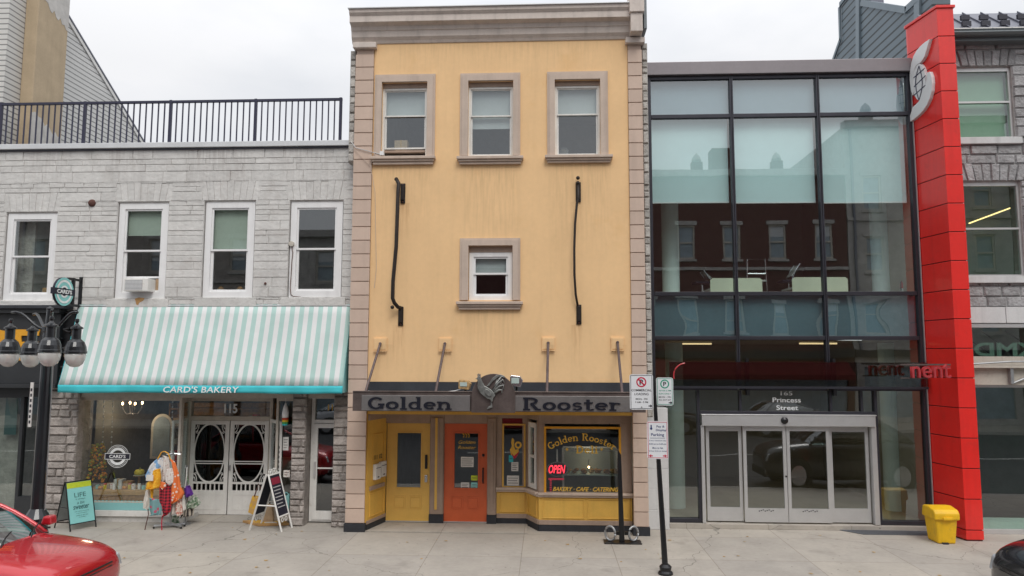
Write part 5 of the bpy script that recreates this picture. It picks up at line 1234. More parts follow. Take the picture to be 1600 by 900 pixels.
wall(mb, x0, x1, 0.0, 2.85, [(x0+.3, x0+1.8, .45, 2.6), (x0+1.95, XX(28, 700, YB_), .1, 2.6), (XX(33, 700, YB_), XX(73, 700, YB_), .52, 2.62)], YB_, YB_+.12); sf = mb.build('shop_frame', 'black_paint', bk, bevel=.006)
MB().quad((x0, YB_+.06, .1), (x1, YB_+.06, .1), (x1, YB_+.06, 2.7), (x0, YB_+.06, 2.7)).build('pane', 'glass_dark', bk)
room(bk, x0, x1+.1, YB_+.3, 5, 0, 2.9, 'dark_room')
box('window_poster', 'ink', bk, XX(3, 640, YB_), XX(22, 640, YB_), YB_+.1, YB_+.11, ZZ(10, 680, YB_), ZZ(10, 607, YB_))
# ornate iron scroll column between fascia and bakery pier
mb = MB(); x = XX(104, 530, .25); 
for i in range(7):
    z = 4.35-.2*i; mb.tube([(x-.08+.12*sin(a)*(1 if i % 2 else -1), .30-.06*cos(a), z-.09+.18*a/6) for a in [j for j in range(7)]], .022, 6)
mb.box(x-.13, x+.13, .3, .36, 2.9, 4.45); mb.build('scroll_bracket', 'black_metal', bk)

# ================================================================== GLASS BANK BUILDING
YK = .8
kb = thing('glass_building', 'two storey glass fronted bank with dark mullions and pale roller shades', 'building', (5, YK, 0))
kx0, kx1 = XX(1016, 350, YK)-.02, 7.86
zcap0, zcap1 = ZZ(1200, 118, YK), ZZ(1200, 98, YK)
ztr = ZZ(1200, 181, YK); z45 = ZZ(1200, 459, YK); z52 = ZZ(1200, 528, YK); z60 = ZZ(1200, 607, YK)
mx_ = [kx0+.04, XX(1147, 350, YK), XX(1284, 350, YK), kx1-.04]
box('coping', 'bank_coping', kb, kx0-.1, kx1+.02, YK-.14, YK+.35, zcap0, zcap1, bevel=.01)
box('roof', 'deck', kb, kx0, kx1, YK+.35, 9, zcap0, zcap0+.1)
mb = MB()
for x in mx_[1:3]:
    mb.box(x-.035, x-.006, YK-.07, YK+.08, z60, zcap0-.002); mb.box(x+.006, x+.035, YK-.07, YK+.08, z60, zcap0-.002); mb.box(x-.006, x+.006, YK-.05, YK+.08, z60, zcap0-.002)
mb.box(kx0-.0, kx0+.07, YK-.06, YK+.08, .1, zcap0-.002); mb.box(kx1-.07, kx1, YK-.06, YK+.08, .1, zcap0-.002)
mb.build('mullion', 'dark_frame', kb, bevel=.003)
mb = MB()
for a, b in zip(mx_, mx_[1:]):
    for z in (ztr, z45, z52, z60): mb.box(a+.036, b-.036, YK-.055, YK+.075, z-.04, z+.04)
    mb.box(a+.036, b-.036, YK-.055, YK+.075, zcap0-.08, zcap0-.003)
mb.build_each('transom', 'dark_frame', kb, bevel=.003)
for i, (a, b) in enumerate(zip(mx_, mx_[1:])):
    a += .03; b -= .03
    def pn(nm, m_, z0, z1, y=YK): return MB().quad((a, y, z0), (b, y, z0), (b, y, z1), (a, y, z1)).build(nm, m_, kb)
    pn('pane', 'glass_bank', ztr, zcap0-.05); pn('pane', 'glass_bank', z45, ztr); pn('pane', 'glass_wavy', z52, z45); pn('pane', 'glass_dark', z60, z52)
    box('roof_edge_panel', 'spandrel', kb, a, b, YK+.1, YK+.12, ztr-.02, zcap0)
    box('spandrel_panel', 'spandrel_low', kb, a, b, YK+.10, YK+.12, z52-.02, z45+.02)
    zs = ZZ((1080, 1215, 1352)[i], 315.5, YK+.15)
    sh = box('roller_shade', 'bank_shade', kb, a+.03, b-.03, YK+.14, YK+.145, zs, ztr)
    box('hem_bar', 'white_pvc', sh, a+.03, b-.03, YK+.13, YK+.155, zs-.03, zs)
# upper floor
mb = MB(); mb.box(kx0, kx1, YK+.13, 8, z52+.05, z45-.05); mb.build('floor_slab', 'bank_floor', kb)
room(kb, kx0+.02, kx1-.02, YK+.15, 7.5, z45-.04, ztr+.2, 'bank_wall'); room(kb, kx0+.02, kx1-.02, YK+.15, 6.5, .11, z52-.05, 'bank_wall')
for pxs, y, z0, z1 in (((1050, 400), 2.2, z45, ztr), ((1382, 400), 2.2, z45, ztr), ((1058, 700), 2.2, .1, z52), ((1400, 700), 2.2, .1, z52)):
    x = XX(*pxs, y-.2); MB().lathe([(.2, 0), (.2, z1-z0-.08)], (x, y, z0-.0), 24).build('column', 'column', kb, smooth=False)
# light strips in the ceilings
for q in ((1045, 1075, 537, 2.4), (1074, 1112, 537, 2.6), (1250, 1308, 536.5, 2.2)):
    z = z52-.14; x0, x1 = XX(q[0], q[2], q[3]), XX(q[1], q[2], q[3]); box('ceiling_light', 'warm_tube', kb, x0, x1, q[3], q[3]+.06, ZZ(q[0], q[2], q[3])-.02, ZZ(q[0], q[2], q[3])+.015)
for k, (x, y, z, e) in enumerate(((3.4, 2.6, z52-.2, 4), (6.2, 2.6, z52-.2, 4))):
    ad = bpy.data.lights.new('strip_light', 'AREA'); ad.shape = 'RECTANGLE'; ad.size = 1.4; ad.size_y = .12; ad.energy = e; ad.color = (1, .8, .55)
    ao = bpy.data.objects.new('strip_light', ad); COL.objects.link(ao); ao.location = (x, y, z)
# ground floor framing around the sliding doors
ux0, ux1 = XX(1095, 740, YK), XX(1369, 740, YK); zu = ZZ(1230, 647, YK)
mb = MB(); mb.box(ux0-.06, ux0-.002, YK-.06, YK+.08, .1, z60-.041); mb.box(ux1+.002, ux1+.06, YK-.06, YK+.08, .1, z60-.041)
mb.box(ux0, ux1, YK-.06, YK+.08, zu+.0, zu+.06)
for px in (1156, 1297, 1345): x = XX(px, 628, YK); mb.box(x-.025, x+.025, YK-.05, YK+.07, zu+.061, z60-.041)
mb.box(kx0+.071, ux0-.061, YK-.06, YK+.08, .1, .18); mb.box(ux1+.061, kx1-.071, YK-.06, YK+.08, .1, .18)
mb.build('door_surround', 'dark_frame', kb, bevel=.003)
for a, b, z0, z1 in ((kx0+.06, ux0-.03, .15, z60), (ux1+.03, kx1-.06, .15, z60), (ux0, ux1, zu+.05, z60)):
    MB().quad((a, YK, z0), (b, YK, z0), (b, YK, z1), (a, YK, z1)).build('pane', 'glass_dark', kb)
tx = XX(1229, 620, YK)
text('165', 'door_lettering', 'lettering_white', kb, tx, ZZ(1229, 614.5, YK), YK-.004, .085, .24, ext=.002)
text('Princess', 'door_lettering', 'lettering_white', kb, XX(1229, 625, YK), ZZ(1229, 625, YK), YK-.004, .10, .58, ext=.002, bold=.012); text('Street', 'door_lettering', 'lettering_white', kb, XX(1230, 637, YK), ZZ(1230, 637, YK), YK-.004, .10, .45, ext=.002, bold=.012)
box('threshold_slab', 'concrete', kb, kx0+.3, kx1, YK-.16, 2.5, .004, .09)
# sliding door set
sdz = .1
sd_ = box('sliding_door_header', 'aluminium', kb, ux0+.02, ux1-.02, YK-.14, YK+.1, zu-.24, zu-.02, bevel=.006)
mb = MB(); mb.box(ux0, ux0+.07, YK-.10, YK+.1, sdz, zu-.241); mb.box(ux1-.10, ux1, YK-.10, YK+.1, sdz, zu-.241); mb.box(ux0, ux1, YK-.15, YK+.1, zu-.018, zu-.001); mb.build('door_jamb', 'aluminium', kb, bevel=.004)
sx = XX(1227, 655, YK-.2); MB().lathe([(.075, 0), (.07, -.03), (.02, -.06)], (sx, YK-.141, zu-.12), 16, 'y').build('door_sensor', 'black_metal', sd_)
edges = [XX(px, 740, YK) for px in (1104, 1161, 1229, 1297, 1360)]
labs = ['fixed left glass door panel', 'left sliding glass door leaf', 'right sliding glass door leaf', 'fixed right glass door panel']
for i, (a, b) in enumerate(zip(edges, edges[1:])):
    y = YK-.05 if i in (1, 2) else YK+.02; a += .006; b -= .006; z1 = zu-.245 if i in (1, 2) else zu-.26
    f = MB(); wall(f, a, b, sdz+.02, z1, [(a+.065, b-.065, sdz+.30, z1-.10)], y, y+.045); f_ = f.build('door_leaf', 'aluminium', kb, bevel=.004, label=labs[i])
    MB().quad((a+.06, y+.02, sdz+.29), (b-.06, y+.02, sdz+.29), (b-.06, y+.02, z1-.09), (a+.06, y+.02, z1-.09)).build('pane', 'glass_dark', f_)
    if i in (1, 2):
        mb = MB()
        for k in range(8): mb.box((a+b)/2-.16+.04*k, (a+b)/2-.135+.04*k, y-.003, y-.0005, sdz+.235+.012*(k % 3), sdz+.255+.012*(k % 3))
        mb.build('push_label', 'sign_black', f_)
        if i == 1: MB().lathe([(.02, 0), (.018, -.012)], (b-.02, y-.001, 1.05), 10, 'y').build('lock', 'black_metal', f_)
# grille mat before the door
t = thing('entrance_mat', 'dark grey ribbed mat on the pavement in front of the bank window', 'mat', (6.9, .4, 0))
pl = [(5.95, .64), (7.72, .64), (7.72, .30), (6.28, .30)]
MB().prism(pl, .0905-.085, .016, 'z').build('mat_body', 'mat_grey', t); mb = MB()
for k in range(5): mb.box(6.28-.05*k, 7.70, .33+.06*k, .345+.06*k, .0162, .019)
mb.build('rib', 'dark_frame', t)
# furniture on the upper floor
zf_ = z45-.04
def desk_screen(label, px0, px1, py0, y):
    x0, x1 = XX(px0, 445, y), XX(px1, 445, y); zt = ZZ((px0+px1)/2, py0, y)
    t = thing('desk', label, 'desk', ((x0+x1)/2, y+.3, zf_), 'office desks with cream modesty screens')
    pl = [(x0, zf_+.1), (x1, zf_+.1), (x1, zt-.05), (x1-.05, zt), (x0+.05, zt), (x0, zt-.05)]
    MB().prism(pl, y, y+.03).build('screen', 'cream_panel', t); box('desktop', 'white_pvc', t, x0, x1, y+.03, y+.75, zt-.25, zt-.22)
    for a in (x0+.03, x1-.06):
        for b in (y+.05, y+.68): box('leg', 'galv', t, a, a+.03, b, b+.03, zf_, zt-.251)
desk_screen('left cream fronted desk behind the upper glass of the bank', 1110, 1191, 434.5, 1.5); desk_screen('right cream fronted desk behind the upper glass of the bank', 1238, 1325, 433, 1.5)
def office_chair(label, px, py, y, lean=1, s=1.0):
    x = XX(px, py, y); t = thing('office_chair', label, 'chair', (x, y, zf_), 'office chairs on the upper floor of the bank')
    h = ZZ(px, py, y)
    mb = MB(); mb.tube([(x-.1*lean, y, zf_+.45), (x+.0, y, h-.15), (x+.1*lean, y, h)], .015); mb.tube([(x-.1*lean, y+.4, zf_+.45), (x, y+.4, h-.15), (x+.1*lean, y+.4, h)], .015); mb.tube([(x+.1*lean, y, h), (x+.1*lean, y+.4, h)], .015)
    mb.build('back_frame', 'chrome', t); MB().prism([(x-.1*lean, zf_+.55), (x-.07*lean, zf_+.55), (x+.1*lean, h-.03), (x+.07*lean, h-.03)], y+.03, y+.37).build('backrest', 'paper', t)
    box('seat', 'chalk', t, x-.3, x+.15, y, y+.42, zf_+.42, zf_+.47, bevel=.01); MB().tube([(x-.1, y+.2, zf_+.42), (x-.1, y+.2, zf_+.05)], .025).build('stem', 'chrome', t)
    mb = MB()
    for k in range(5): a = 2*pi*k/5; mb.tube([(x-.1, y+.2, zf_+.08), (x-.1+.25*cos(a), y+.2+.25*sin(a), zf_+.03)], .014)
    mb.build('base', 'chrome', t)
office_chair('office chair with pale tilted back left of the left desk in the bank', 1106, 422, 2.3, -1); office_chair('office chair with pale tilted back left of the right desk in the bank', 1243, 412, 2.0, 1)
x0, x1 = XX(1168, 420, 2.1), XX(1196, 420, 2.1); zt = ZZ(1182, 405, 2.1)
t = thing('tall_frame_chair', 'chair with a tall open chrome back frame behind the left desk in the bank', 'chair', ((x0+x1)/2, 2.1, zf_))
mb = MB(); mb.tube([(x0-.03, 2.1, zf_), (x0, 2.1, zt), (x1, 2.1, zt), (x1+.03, 2.1, zf_)], .016); mb.tube([(x0, 2.1, zt-.34), (x1, 2.1, zt-.34)], .02); mb.build('back_frame', 'chrome', t); box('seat', 'paper', t, x0, x1, 2.1, 2.5, zf_+.44, zf_+.48)
for a in (x0, x1): MB().tube([(a, 2.48, zf_+.44), (a, 2.5, zf_)], .014).build('leg', 'chrome', t)
x = XX(1411, 445, 1.5); t = thing('fire_extinguisher', 'red fire extinguisher on the wall of the upper bank floor', 'fire extinguisher', (x, 1.5, zf_+.02)); zz0 = zf_+.05
MB().lathe([(.06, 0), (.065, .02), (.065, .26), (.03, .32)], (x, 1.5, zz0), 16).build('cylinder', 'extinguisher', t, smooth=True); MB().lathe([(.0655, 0), (.0655, .1)], (x, 1.5, zz0+.06), 16).build('label_band', 'paper', t)
MB().tube([(x, 1.5, zz0+.32), (x, 1.5, zz0+.4), (x+.07, 1.48, zz0+.38)], .016).build('valve', 'black_metal', t); MB().tube([(x+.01, 1.48, zz0+.38), (x-.07, 1.46, zz0+.3), (x-.07, 1.46, zz0+.1)], .01).build('hose', 'black_metal', t)
# notice board and steps inside the ground floor
t = thing('door_intercom', 'small dark keypad panel on the inner wall right of the bank doors', 'keypad', (7.6, 2.4, 1.3)); x = XX(1421, 690, 2.6)
box('plate', 'galv', t, x-.07, x+.07, 2.58, 2.6, 1.15, 1.45, bevel=.004); box('display', 'sign_black', t, x-.05, x+.05, 2.57, 2.5795, 1.32, 1.42)

# sign over the doors: dark glazed band with red letters ending it
sg = thing('fascia_sign', 'long dark fascia band over the bank doors ending in red letters nent', 'sign', (6, YK-.3, 2.9))
ys_ = -.2
sx0, sx1 = XX(1046, 590, YK-.2), kx1-.02
zA, zB = ZZ(1240, 606, YK-.2), ZZ(1240, 566, YK-.2)
mb = MB(); mb.box(sx0, sx1, YK-.2, YK-.185, zA+.03, zB); mb.build('band', 'sign_band', sg)
mb = MB(); mb.box(sx0, sx1, YK-.21, YK-.17, zA-.02, zA+.029); mb.build('lower_rail', 'dark_frame', sg)
mb = MB()
for px in (1169, 1305): x = XX(px, 590, YK-.2); mb.box(x-.03, x+.03, YK-.18, YK-.056, zA-.16, zB+.08)
mb.build('hanger', 'black_metal', sg)
MB().tube([(XX(1072, 590, YK-.2)+.26*cos(a), YK-.215, (zA+zB)/2-.02+.26*sin(a)) for a in [radians(95+11*k) for k in range(10)]], .014, 6).build('red_arc', 'red_letter', sg)
yl_ = -.32; lx = [XX(1424, 580, yl_), XX(1485, 580, yl_)]
mb = MB(); mb.box(XX(1409, 580, yl_), lx[1]+.04, yl_+.05, yl_+.09, ZZ(1450, 571, yl_), ZZ(1450, 568.5, yl_)); mb.box(XX(1409, 580, yl_), XX(1452, 580, yl_), yl_+.05, yl_+.09, ZZ(1450, 592, yl_), ZZ(1450, 590, yl_))
mb.box(XX(1409, 580, yl_), XX(1411, 580, yl_), yl_+.09, YK-.06, ZZ(1450, 571, yl_), ZZ(1450, 569, yl_)); mb.build('letter_rail', 'steel_brown', sg)
text('nent', 'letters', 'red_letter', sg, sum(lx)/2, ZZ(1455, 580, yl_), yl_+.05, ZZ(1455, 568.5, yl_)-ZZ(1455, 590, yl_), lx[1]-lx[0], ext=.08, bold=.005)
text('nent', 'letter_face', 'letter_pink', sg, sum(lx)/2, ZZ(1455, 580, yl_), yl_-.031, (ZZ(1455, 568.5, yl_)-ZZ(1455, 590, yl_))*.96, (lx[1]-lx[0])*.985, ext=.002, bold=-.018)

# ================================================================== RED PYLON
zp = ZZ(1475, 12, -.1)+.0
py_ = thing('red_pylon', 'tall glossy red panelled pylon with a white globe emblem on its side', 'pylon', (8.2, .3, 0))
F = [(7.88, YK-.0), (8.04, -.1), (8.37, -.1), (8.37, YK+.05), (7.88, YK+.05)]
def inset(d): return [(7.88+d, YK), (8.04+d, -.1+d), (8.37-d, -.1+d), (8.37-d, YK+.04), (7.88+d, YK+.04)]
MB().prism(inset(.018), 0, zp-.02, 'z').build('core', 'red_groove', py_)
ph = ZZ(1490, 56, -.1)-ZZ(1490, 98.7, -.1)
z = ZZ(1490, 56, -.1); cuts = [z]
while z > .2: z -= ph; cuts.append(z)
cuts = [zp]+cuts; cuts[-1] = .02
for a, b in zip(cuts, cuts[1:]): MB().prism(F, b+.009, a-.009, 'z').build('panel', 'red_panel', py_, bevel=.004)
MB().prism([(7.84, YK+.02), (8.02, -.13), (8.40, -.13), (8.40, YK+.07), (7.85, YK+.07)], zp-.008, zp+.05, 'z').build('cap', 'red_panel', py_, bevel=.006)
box('edge_strip', 'aluminium', py_, 7.862, 7.878, YK-.09, YK-.01, .1, zcap0+.1)
# emblem on the slanted side face
e0, e1 = Vector((7.88, YK)), Vector((8.04, -.1)); ed = (e1-e0).normalized(); en_ = Vector((-abs(ed.y), -abs(ed.x)))  # outward normal, towards -x
en_ = Vector((ed.y, -ed.x)); en_ = en_ if en_.x < 0 else -en_
def onside(px, py, d=.0):
    r = ray(px, py); o2 = Vector((CAM.x, CAM.y)); r2 = Vector((r.x, r.y)); q0 = e0+en_*d
    # intersect o2+t r2 with q0+s ed
    det = r2.x*(-ed.y)-r2.y*(-ed.x); bx_, by_ = q0.x-o2.x, q0.y-o2.y
    t = (bx_*(-ed.y)-by_*(-ed.x))/det; return ((o2+r2*t)-e0).dot(ed), CAM.z+r.z*t
def smooth_loop(pts, n=5):
    out_ = []; k = len(pts)
    for i in range(k):
        p0_, p1_, p2_, p3_ = (Vector(pts[(i+j-1) % k]) for j in range(4))
        if (p1_ in hard) or False: pass
        for j in range(n):
            t = j/n; out_.append(tuple(.5*((2*p1_)+(-p0_+p2_)*t+(2*p0_-5*p1_+4*p2_-p3_)*t*t+(-p0_+3*p1_-3*p2_+p3_)*t**3)))
    return out_
def side_prism(mb, pts, d0, d1):
    q = [onside(1400+a/5, 30+b/5, d1) for a, b in pts]; n_ = len(q); vs = []
    for d in (d0, d1):
        for s, z in q: pp = e0+ed*s+en_*d; vs.append((pp.x, pp.y, z))
    return mb.add(vs, [tuple(range(n_)), tuple(reversed(range(n_, 2*n_)))]+[(i, i+n_, (i+1) % n_+n_, (i+1) % n_) for i in range(n_)])
E1 = [(262,155),(225,180),(190,210),(160,245),(135,290),(118,345),(108,410),(107,480),(115,545),(128,595),(140,560),(135,500),(134,450),(138,410),(148,375),(165,352),(185,342),(205,320),(222,290),(238,240),(250,195)]
E2 = [(238,420),(262,410),(278,450),(282,500),(278,560),(262,620),(240,670),(215,708),(180,745),(140,780),(100,808),(108,760),(122,715),(128,690),(150,670),(175,645),(200,610),(218,570),(230,520),(238,470)]
EG = [(180+52*cos(a)+8*sin(a)*0, 490-143*sin(a)) for a in [2*pi*i/28 for i in range(28)]]
mb = MB(); side_prism(mb, E1, .0, .07); side_prism(mb, E2, .0, .07); em = mb.build('emblem', 'logo_white', py_)
mb = MB(); side_prism(mb, EG, .0, .06); mb.build('globe', 'logo_white', em)
mb = MB(); tk = 3
for a, b in (((125, 468), (225, 382)), ((126, 542), (230, 440)), ((136, 598), (228, 516))): side_prism(mb, [(a[0], a[1]-4), (b[0], b[1]-4), (b[0], b[1]+4), (a[0], a[1]+4)], .061, .065)
for s in (-1, 1):
    c_ = [(178+s*26*sin(pi*i/10), 365+268*i/10) for i in range(11)]; side_prism(mb, [(x-2.5, y) for x, y in c_]+[(x+2.5, y) for x, y in reversed(c_)], .0655, .069)
mb.build('globe_line', 'logo_line', em)

# ================================================================== RIGHT STONE BUILDING
YT = .5
rb2 = thing('grey_stone_building', 'grey rock faced stone building with a dark metal roof beside the red pylon', 'building', (10, YT, 0))
RW = [R(1496, 104, 1583, 216, YT), R(1507, 283, 1598, 432, YT)]
rx0, rx1 = 8.42, 14.5
RW2 = [(q[0]+2.3, q[1]+2.3, q[2], q[3]) for q in RW]
hs = RW+RW2; zst = ZZ(1550, 480, YT)
ztop = ZZ(1540, 66, YT)
mb = MB(); wall(mb, rx0, rx1, zst, ztop, hs, YT, YT+.35); mb.build('wall', 'right_mortar', rb2)
ar = [(q[0]-.06, q[1]+.06, q[3], q[3]+.36) for q in hs]
mb = MB(); courses(mb, rx0, rx1, zst, ztop, hs+ar, YT-.001, (.17, .26), (.3, .6), .012, .04, .022, 61)
for i, q in enumerate(ar): arch_stones(mb, q[0], q[1], q[2], q[3], YT-.001, 8, .10, .04, .014, .01, 70+i)
mb.build('stonework', 'right_stone', rb2)
for i, q in enumerate(hs):
    box('window_sill', 'pale_stone', rb2, q[0]-.08, q[1]+.08, YT-.1, YT+.05, q[2]-.14, q[2]-.001, bevel=.006)
    zr = ZZ(1540, (161, 358)[i % 2], YT+.1)
    mb = MB(); w_ = frame_mb(q[0], q[1], q[2], q[3], YT+.05, YT+.13, .045, wt=.09).build('window', 'aluminium', rb2, bevel=.004)
    box('meeting_rail', 'aluminium', w_, q[0]+.045, q[1]-.045, YT+.04, YT+.12, zr-.02, zr+.02)
    MB().quad((q[0], YT+.09, q[2]), (q[1], YT+.09, q[2]), (q[1], YT+.09, q[3]), (q[0], YT+.09, q[3])).build('pane', 'glass_green', w_)
    if i % 2 == 0: box('blind', 'blind_green', w_, q[0]+.05, q[1]-.05, YT+.2, YT+.205, q[2]+.05, q[3]-.1)
    else:
        tx0, tx1 = P(1514, 349, YT+1.2), P(1584, 323, YT+1.2); MB().tube([(tx0[0], YT+1.2, tx0[1]), (tx1[0], YT+1.2, tx1[1])], .015).build('tube_light', 'warm_tube', rb2)
room(rb2, rx0, rx1, YT+.36, 2.2, zst+.05, 9.9, 'blind_green')
box('band_course', 'pale_stone', rb2, rx0+.003, 9.36, YT-.07, YT+.3, ZZ(1550, 505, YT), zst-.002, bevel=.006); box('band_course', 'pale_stone', rb2, 9.372, rx1, YT-.07, YT+.3, ZZ(1550, 505, YT), zst-.002, bevel=.006)
# eaves, gutter and metal roof with snow guards
zg0, zg1 = ZZ(1540, 66, YT-.2), ZZ(1540, 52, YT-.2)
box('eave_board', 'gutter', rb2, rx0-.0, rx1, YT-.28, YT+.02, zg0, zg0+.12); gm = MB(); gm.prism([(YT-.45, zg0+.122), (YT-.42, zg1-.04), (YT-.44, zg1), (YT-.26, zg1), (YT-.26, zg0+.08), (YT-.40, zg0+.08)], rx0, rx1, 'x'); gm.build('gutter', 'gutter', rb2, bevel=.005)
ry1 = 1.3; rz0 = zg1+.0; rz1 = ZZ(1540, 21, 1.3)
MB().prism([(YT-.30, rz0), (ry1, rz1), (ry1, rz1-.1), (YT-.2, rz0-.1)], rx0-.05, rx1, 'x').build('roof', 'roof_metal', rb2)
mb = MB(); n_ = 16; sl_ = (rz1-rz0)/(ry1-YT+.3)
for i in range(n_): x = rx0+.15+.4*i; mb.prism([(YT-.30, rz0+.002), (ry1, rz1+.002), (ry1, rz1+.04), (YT-.30, rz0+.042)], x-.012, x+.012, 'x')
mb.build('roof_seam', 'roof_metal', rb2)
for r_, yy in enumerate((YT+.0, YT+.38)):
    for i in range(14):
        x = rx0+.15+.4*i+(.2 if r_ else 0); z = rz0+(yy-YT+.3)*sl_; box('snow_guard', 'dark_frame', rb2, x-.09, x+.09, yy-.03, yy+.03, z+.0, z+.11)
box('snow_rail', 'white_paint', rb2, rx0, rx1, YT-.22, YT-.18, rz0+.05, rz0+.12)
# glazed shopfront
zq = [ZZ(1550, p_, YT) for p_ in (512, 557, 574, 603, 812, 832)]
mb = MB(); mb.box(rx0, rx1, YT-.05, YT+.1, zq[0]+.0, ZZ(1550, 506, YT)); mb.box(rx0, rx1, YT-.02, YT+.1, zq[3]-.03, zq[3]+.02); mb.box(rx0, rx1, YT, YT+.1, 0.0, .1); mb.build('shop_frame', 'aluminium', rb2, bevel=.004)
MB().quad((rx0, YT+.02, .1), (rx1, YT+.02, .1), (rx1, YT+.02, zq[3]), (rx0, YT+.02, zq[3])).build('shop_pane', 'glass_green', rb2)
MB().quad((rx0, YT+.03, zq[1]), (rx1, YT+.03, zq[1]), (rx1, YT+.03, zq[0]), (rx0, YT+.03, zq[0])).build('fanlight_pane', 'glass_green', rb2)
mb = MB(); mb.box(rx0, rx1, YT-.1, YT+.1, zq[3]+.021, zq[2]); mb.box(rx0, rx1, YT-.22, YT-.101, zq[2]-.01, zq[2]+.04); mb.box(rx0, rx1, YT-.05, YT+.1, zq[2]+.041, zq[1]-.0); mb.build('beam', 'cream_wood', rb2, bevel=.005)
mb = MB(); x = XX(1582, 590, YT-.2); mb.box(x-.03, x+.03, YT-.2, YT-.11, zq[3]+.05, zq[2]); mb.tube([(x, YT-.15, zq[3]+.05), (x+.6, YT-.15, zq[3]+.3)], .02); mb.tube([(rx0, YT-.2, zq[2]+.06), (x, YT-.2, zq[2]+.12), (rx1, YT-.2, zq[2]+.12)], .018); mb.build('beam_bracket', 'galv', rb2)
text('XMD', 'fanlight_reflection', 'reflected_letter', rb2, XX(1579, 545, YT), ZZ(1575, 546, YT), YT+.10, .28, XX(1632, 545, YT)-XX(1526, 545, YT), ext=.003, bold=.03, mirror=True)  # reflected writing from across the street, modelled as reversed letters behind the glass
mb = MB()
for k in range(4): mb.tube([(rx0+.2+.5*k, YT+.4, zq[0]-.05), (rx0+.9+.5*k, YT+.4, zq[1]+.03)], .012)
mb.build('fanlight_stay', 'dark_frame', rb2)
room(rb2, rx0, rx1, YT+.5, 5, .0, zst, 'dark_room'); box('inner_floor_strip', 'pale_stone', rb2, rx0, rx1, YT+.101, YT+.5, 0.0, .22)

# ================================================================== GREY SIDED ROOFSCAPE BEHIND THE BANK
XG = 9.0
def pg(px, py): return PXp(px, py, XG)
gb = thing('grey_sided_building', 'dark grey sided wall with stepped parapets rising behind the bank roof', 'building', (XG, 5, 0))
pts = [pg(1456, 130), pg(1456, -30), pg(1440, -30), pg(1440, 0), pg(1417.5, 20), pg(1347, 8), pg(1340, 8), pg(1340, -14), pg(1333, -14), pg(1314.5, 10), pg(1316, 62), pg(1304, 96), pg(1300, 130)]
MB().prism(pts, XG, XG+.42, 'x').build('wall', 'grey_boards', gb)
mb = MB()
def strip(a, b, th, inn=True):
    p_, q_ = Vector(pg(*a)), Vector(pg(*b)); d = (q_-p_).normalized(); nn = Vector((-d.y, d.x))*th
    mb.prism([tuple(p_), tuple(q_), tuple(q_+nn), tuple(p_+nn)], XG-.06, XG-.002, 'x')
strip((1440, 0), (1417.5, 20), .16); strip((1417.5, 21), (1347, 9), .16); strip((1340, -14), (1340, 110), -.22); strip((1344, 8), (1344, 8.5), .02); strip((1440, 0), (1440, 110), .25); strip((1333, -14), (1314.5, 10), .12); strip((1314.5, 10), (1316, 62), .1); strip((1316, 62), (1304, 96), .1)
mb.build('corner_trim', 'grey_trim', gb)
c = pg(1345, 0); box('roof_vent', 'roof_metal', gb, XG+.05, XG+.4, c[0]-.5, c[0]+.3, 13, c[1]+.5)

# ================================================================== STREET FURNITURE
# four-armed street lamp
LX, LY = -8.62, -2.6
lp = thing('street_lamp', 'black street lamp with four acorn lamps on curved arms in front of the black shopfront', 'street lamp', (LX, LY, 0))
MB().lathe([(.24, 0), (.24, .12), (.2, .18), (.19, .5), (.16, .6), (.19, .68), (.2, .78), (.15, .86), (.11, .93)], (LX, LY, 0), 16).build('base', 'lamp_black', lp, smooth=False)
MB().lathe([(.105, .92), (.085, 3.9), (.10, 3.92), (.10, 4.0), (.06, 4.06), (.05, 4.3), (.06, 4.32), (.01, 4.36)], (LX, LY, 0), 16).build('pole', 'lamp_black', lp)
def lamp_head(cx, cy, zt):
    arm = MB(); 
    pts = [(LX+(cx-LX)*t, LY+(cy-LY)*t, 3.97+.28*(t**2*(3-2*t))-.03*sin(pi*t*2)) for t in [i/8 for i in range(9)]]
    arm.tube(pts, .024, 8); a_ = arm.build('arm', 'lamp_black', lp, smooth=True)
    h = MB().lathe([(.02, .0), (.035, -.01), (.04, -.05), (.02, -.09), (.06, -.14), (.11, -.17), (.115, -.20), (.085, -.21), (.085, -.40), (.10, -.41), (.15, -.46), (.185, -.55), (.195, -.63), (.205, -.64), (.205, -.68), (.19, -.685)], (0, 0, 0), 20).xf(Matrix.Translation((cx, cy, zt)) @ Matrix.Scale(.88, 4)).build('lamp_hood', 'lamp_black', lp, smooth=False)
    MB().lathe([(.185, -.684), (.188, -.72), (.175, -.80), (.14, -.88), (.08, -.935), (.005, -.95)], (0, 0, 0), 20).xf(Matrix.Translation((cx, cy, zt)) @ Matrix.Scale(.88, 4)).build('globe', 'globe', h, smooth=True)
ztl = ZZ(100, 498, -2.6)
lamp_head(XX(122, 500, -2.6), -2.62, ztl+.0); lamp_head(XX(16, 500, -2.62), -2.6, ztl)
lamp_head(XX(84, 500, -3.1), -3.15, ZZ(84, 494, -3.1)); lamp_head(XX(52, 500, -2.05), -2.05, ZZ(52, 502, -2.05))
box('sticker', 'paper', lp, LX-.17, LX-.12, LY-.13, LY-.11, 2.3, 3.05); mb = MB()
for k in range(7): mb.box(LX-.16, LX-.13, LY-.132, LY-.1305, 2.36+.09*k, 2.41+.09*k)
mb.build('sticker_letters', 'sign_black', lp); MB().tube([(LX+.13, LY, .9), (LX+.11, LY, 3.9)], .01).build('conduit', 'galv', lp)

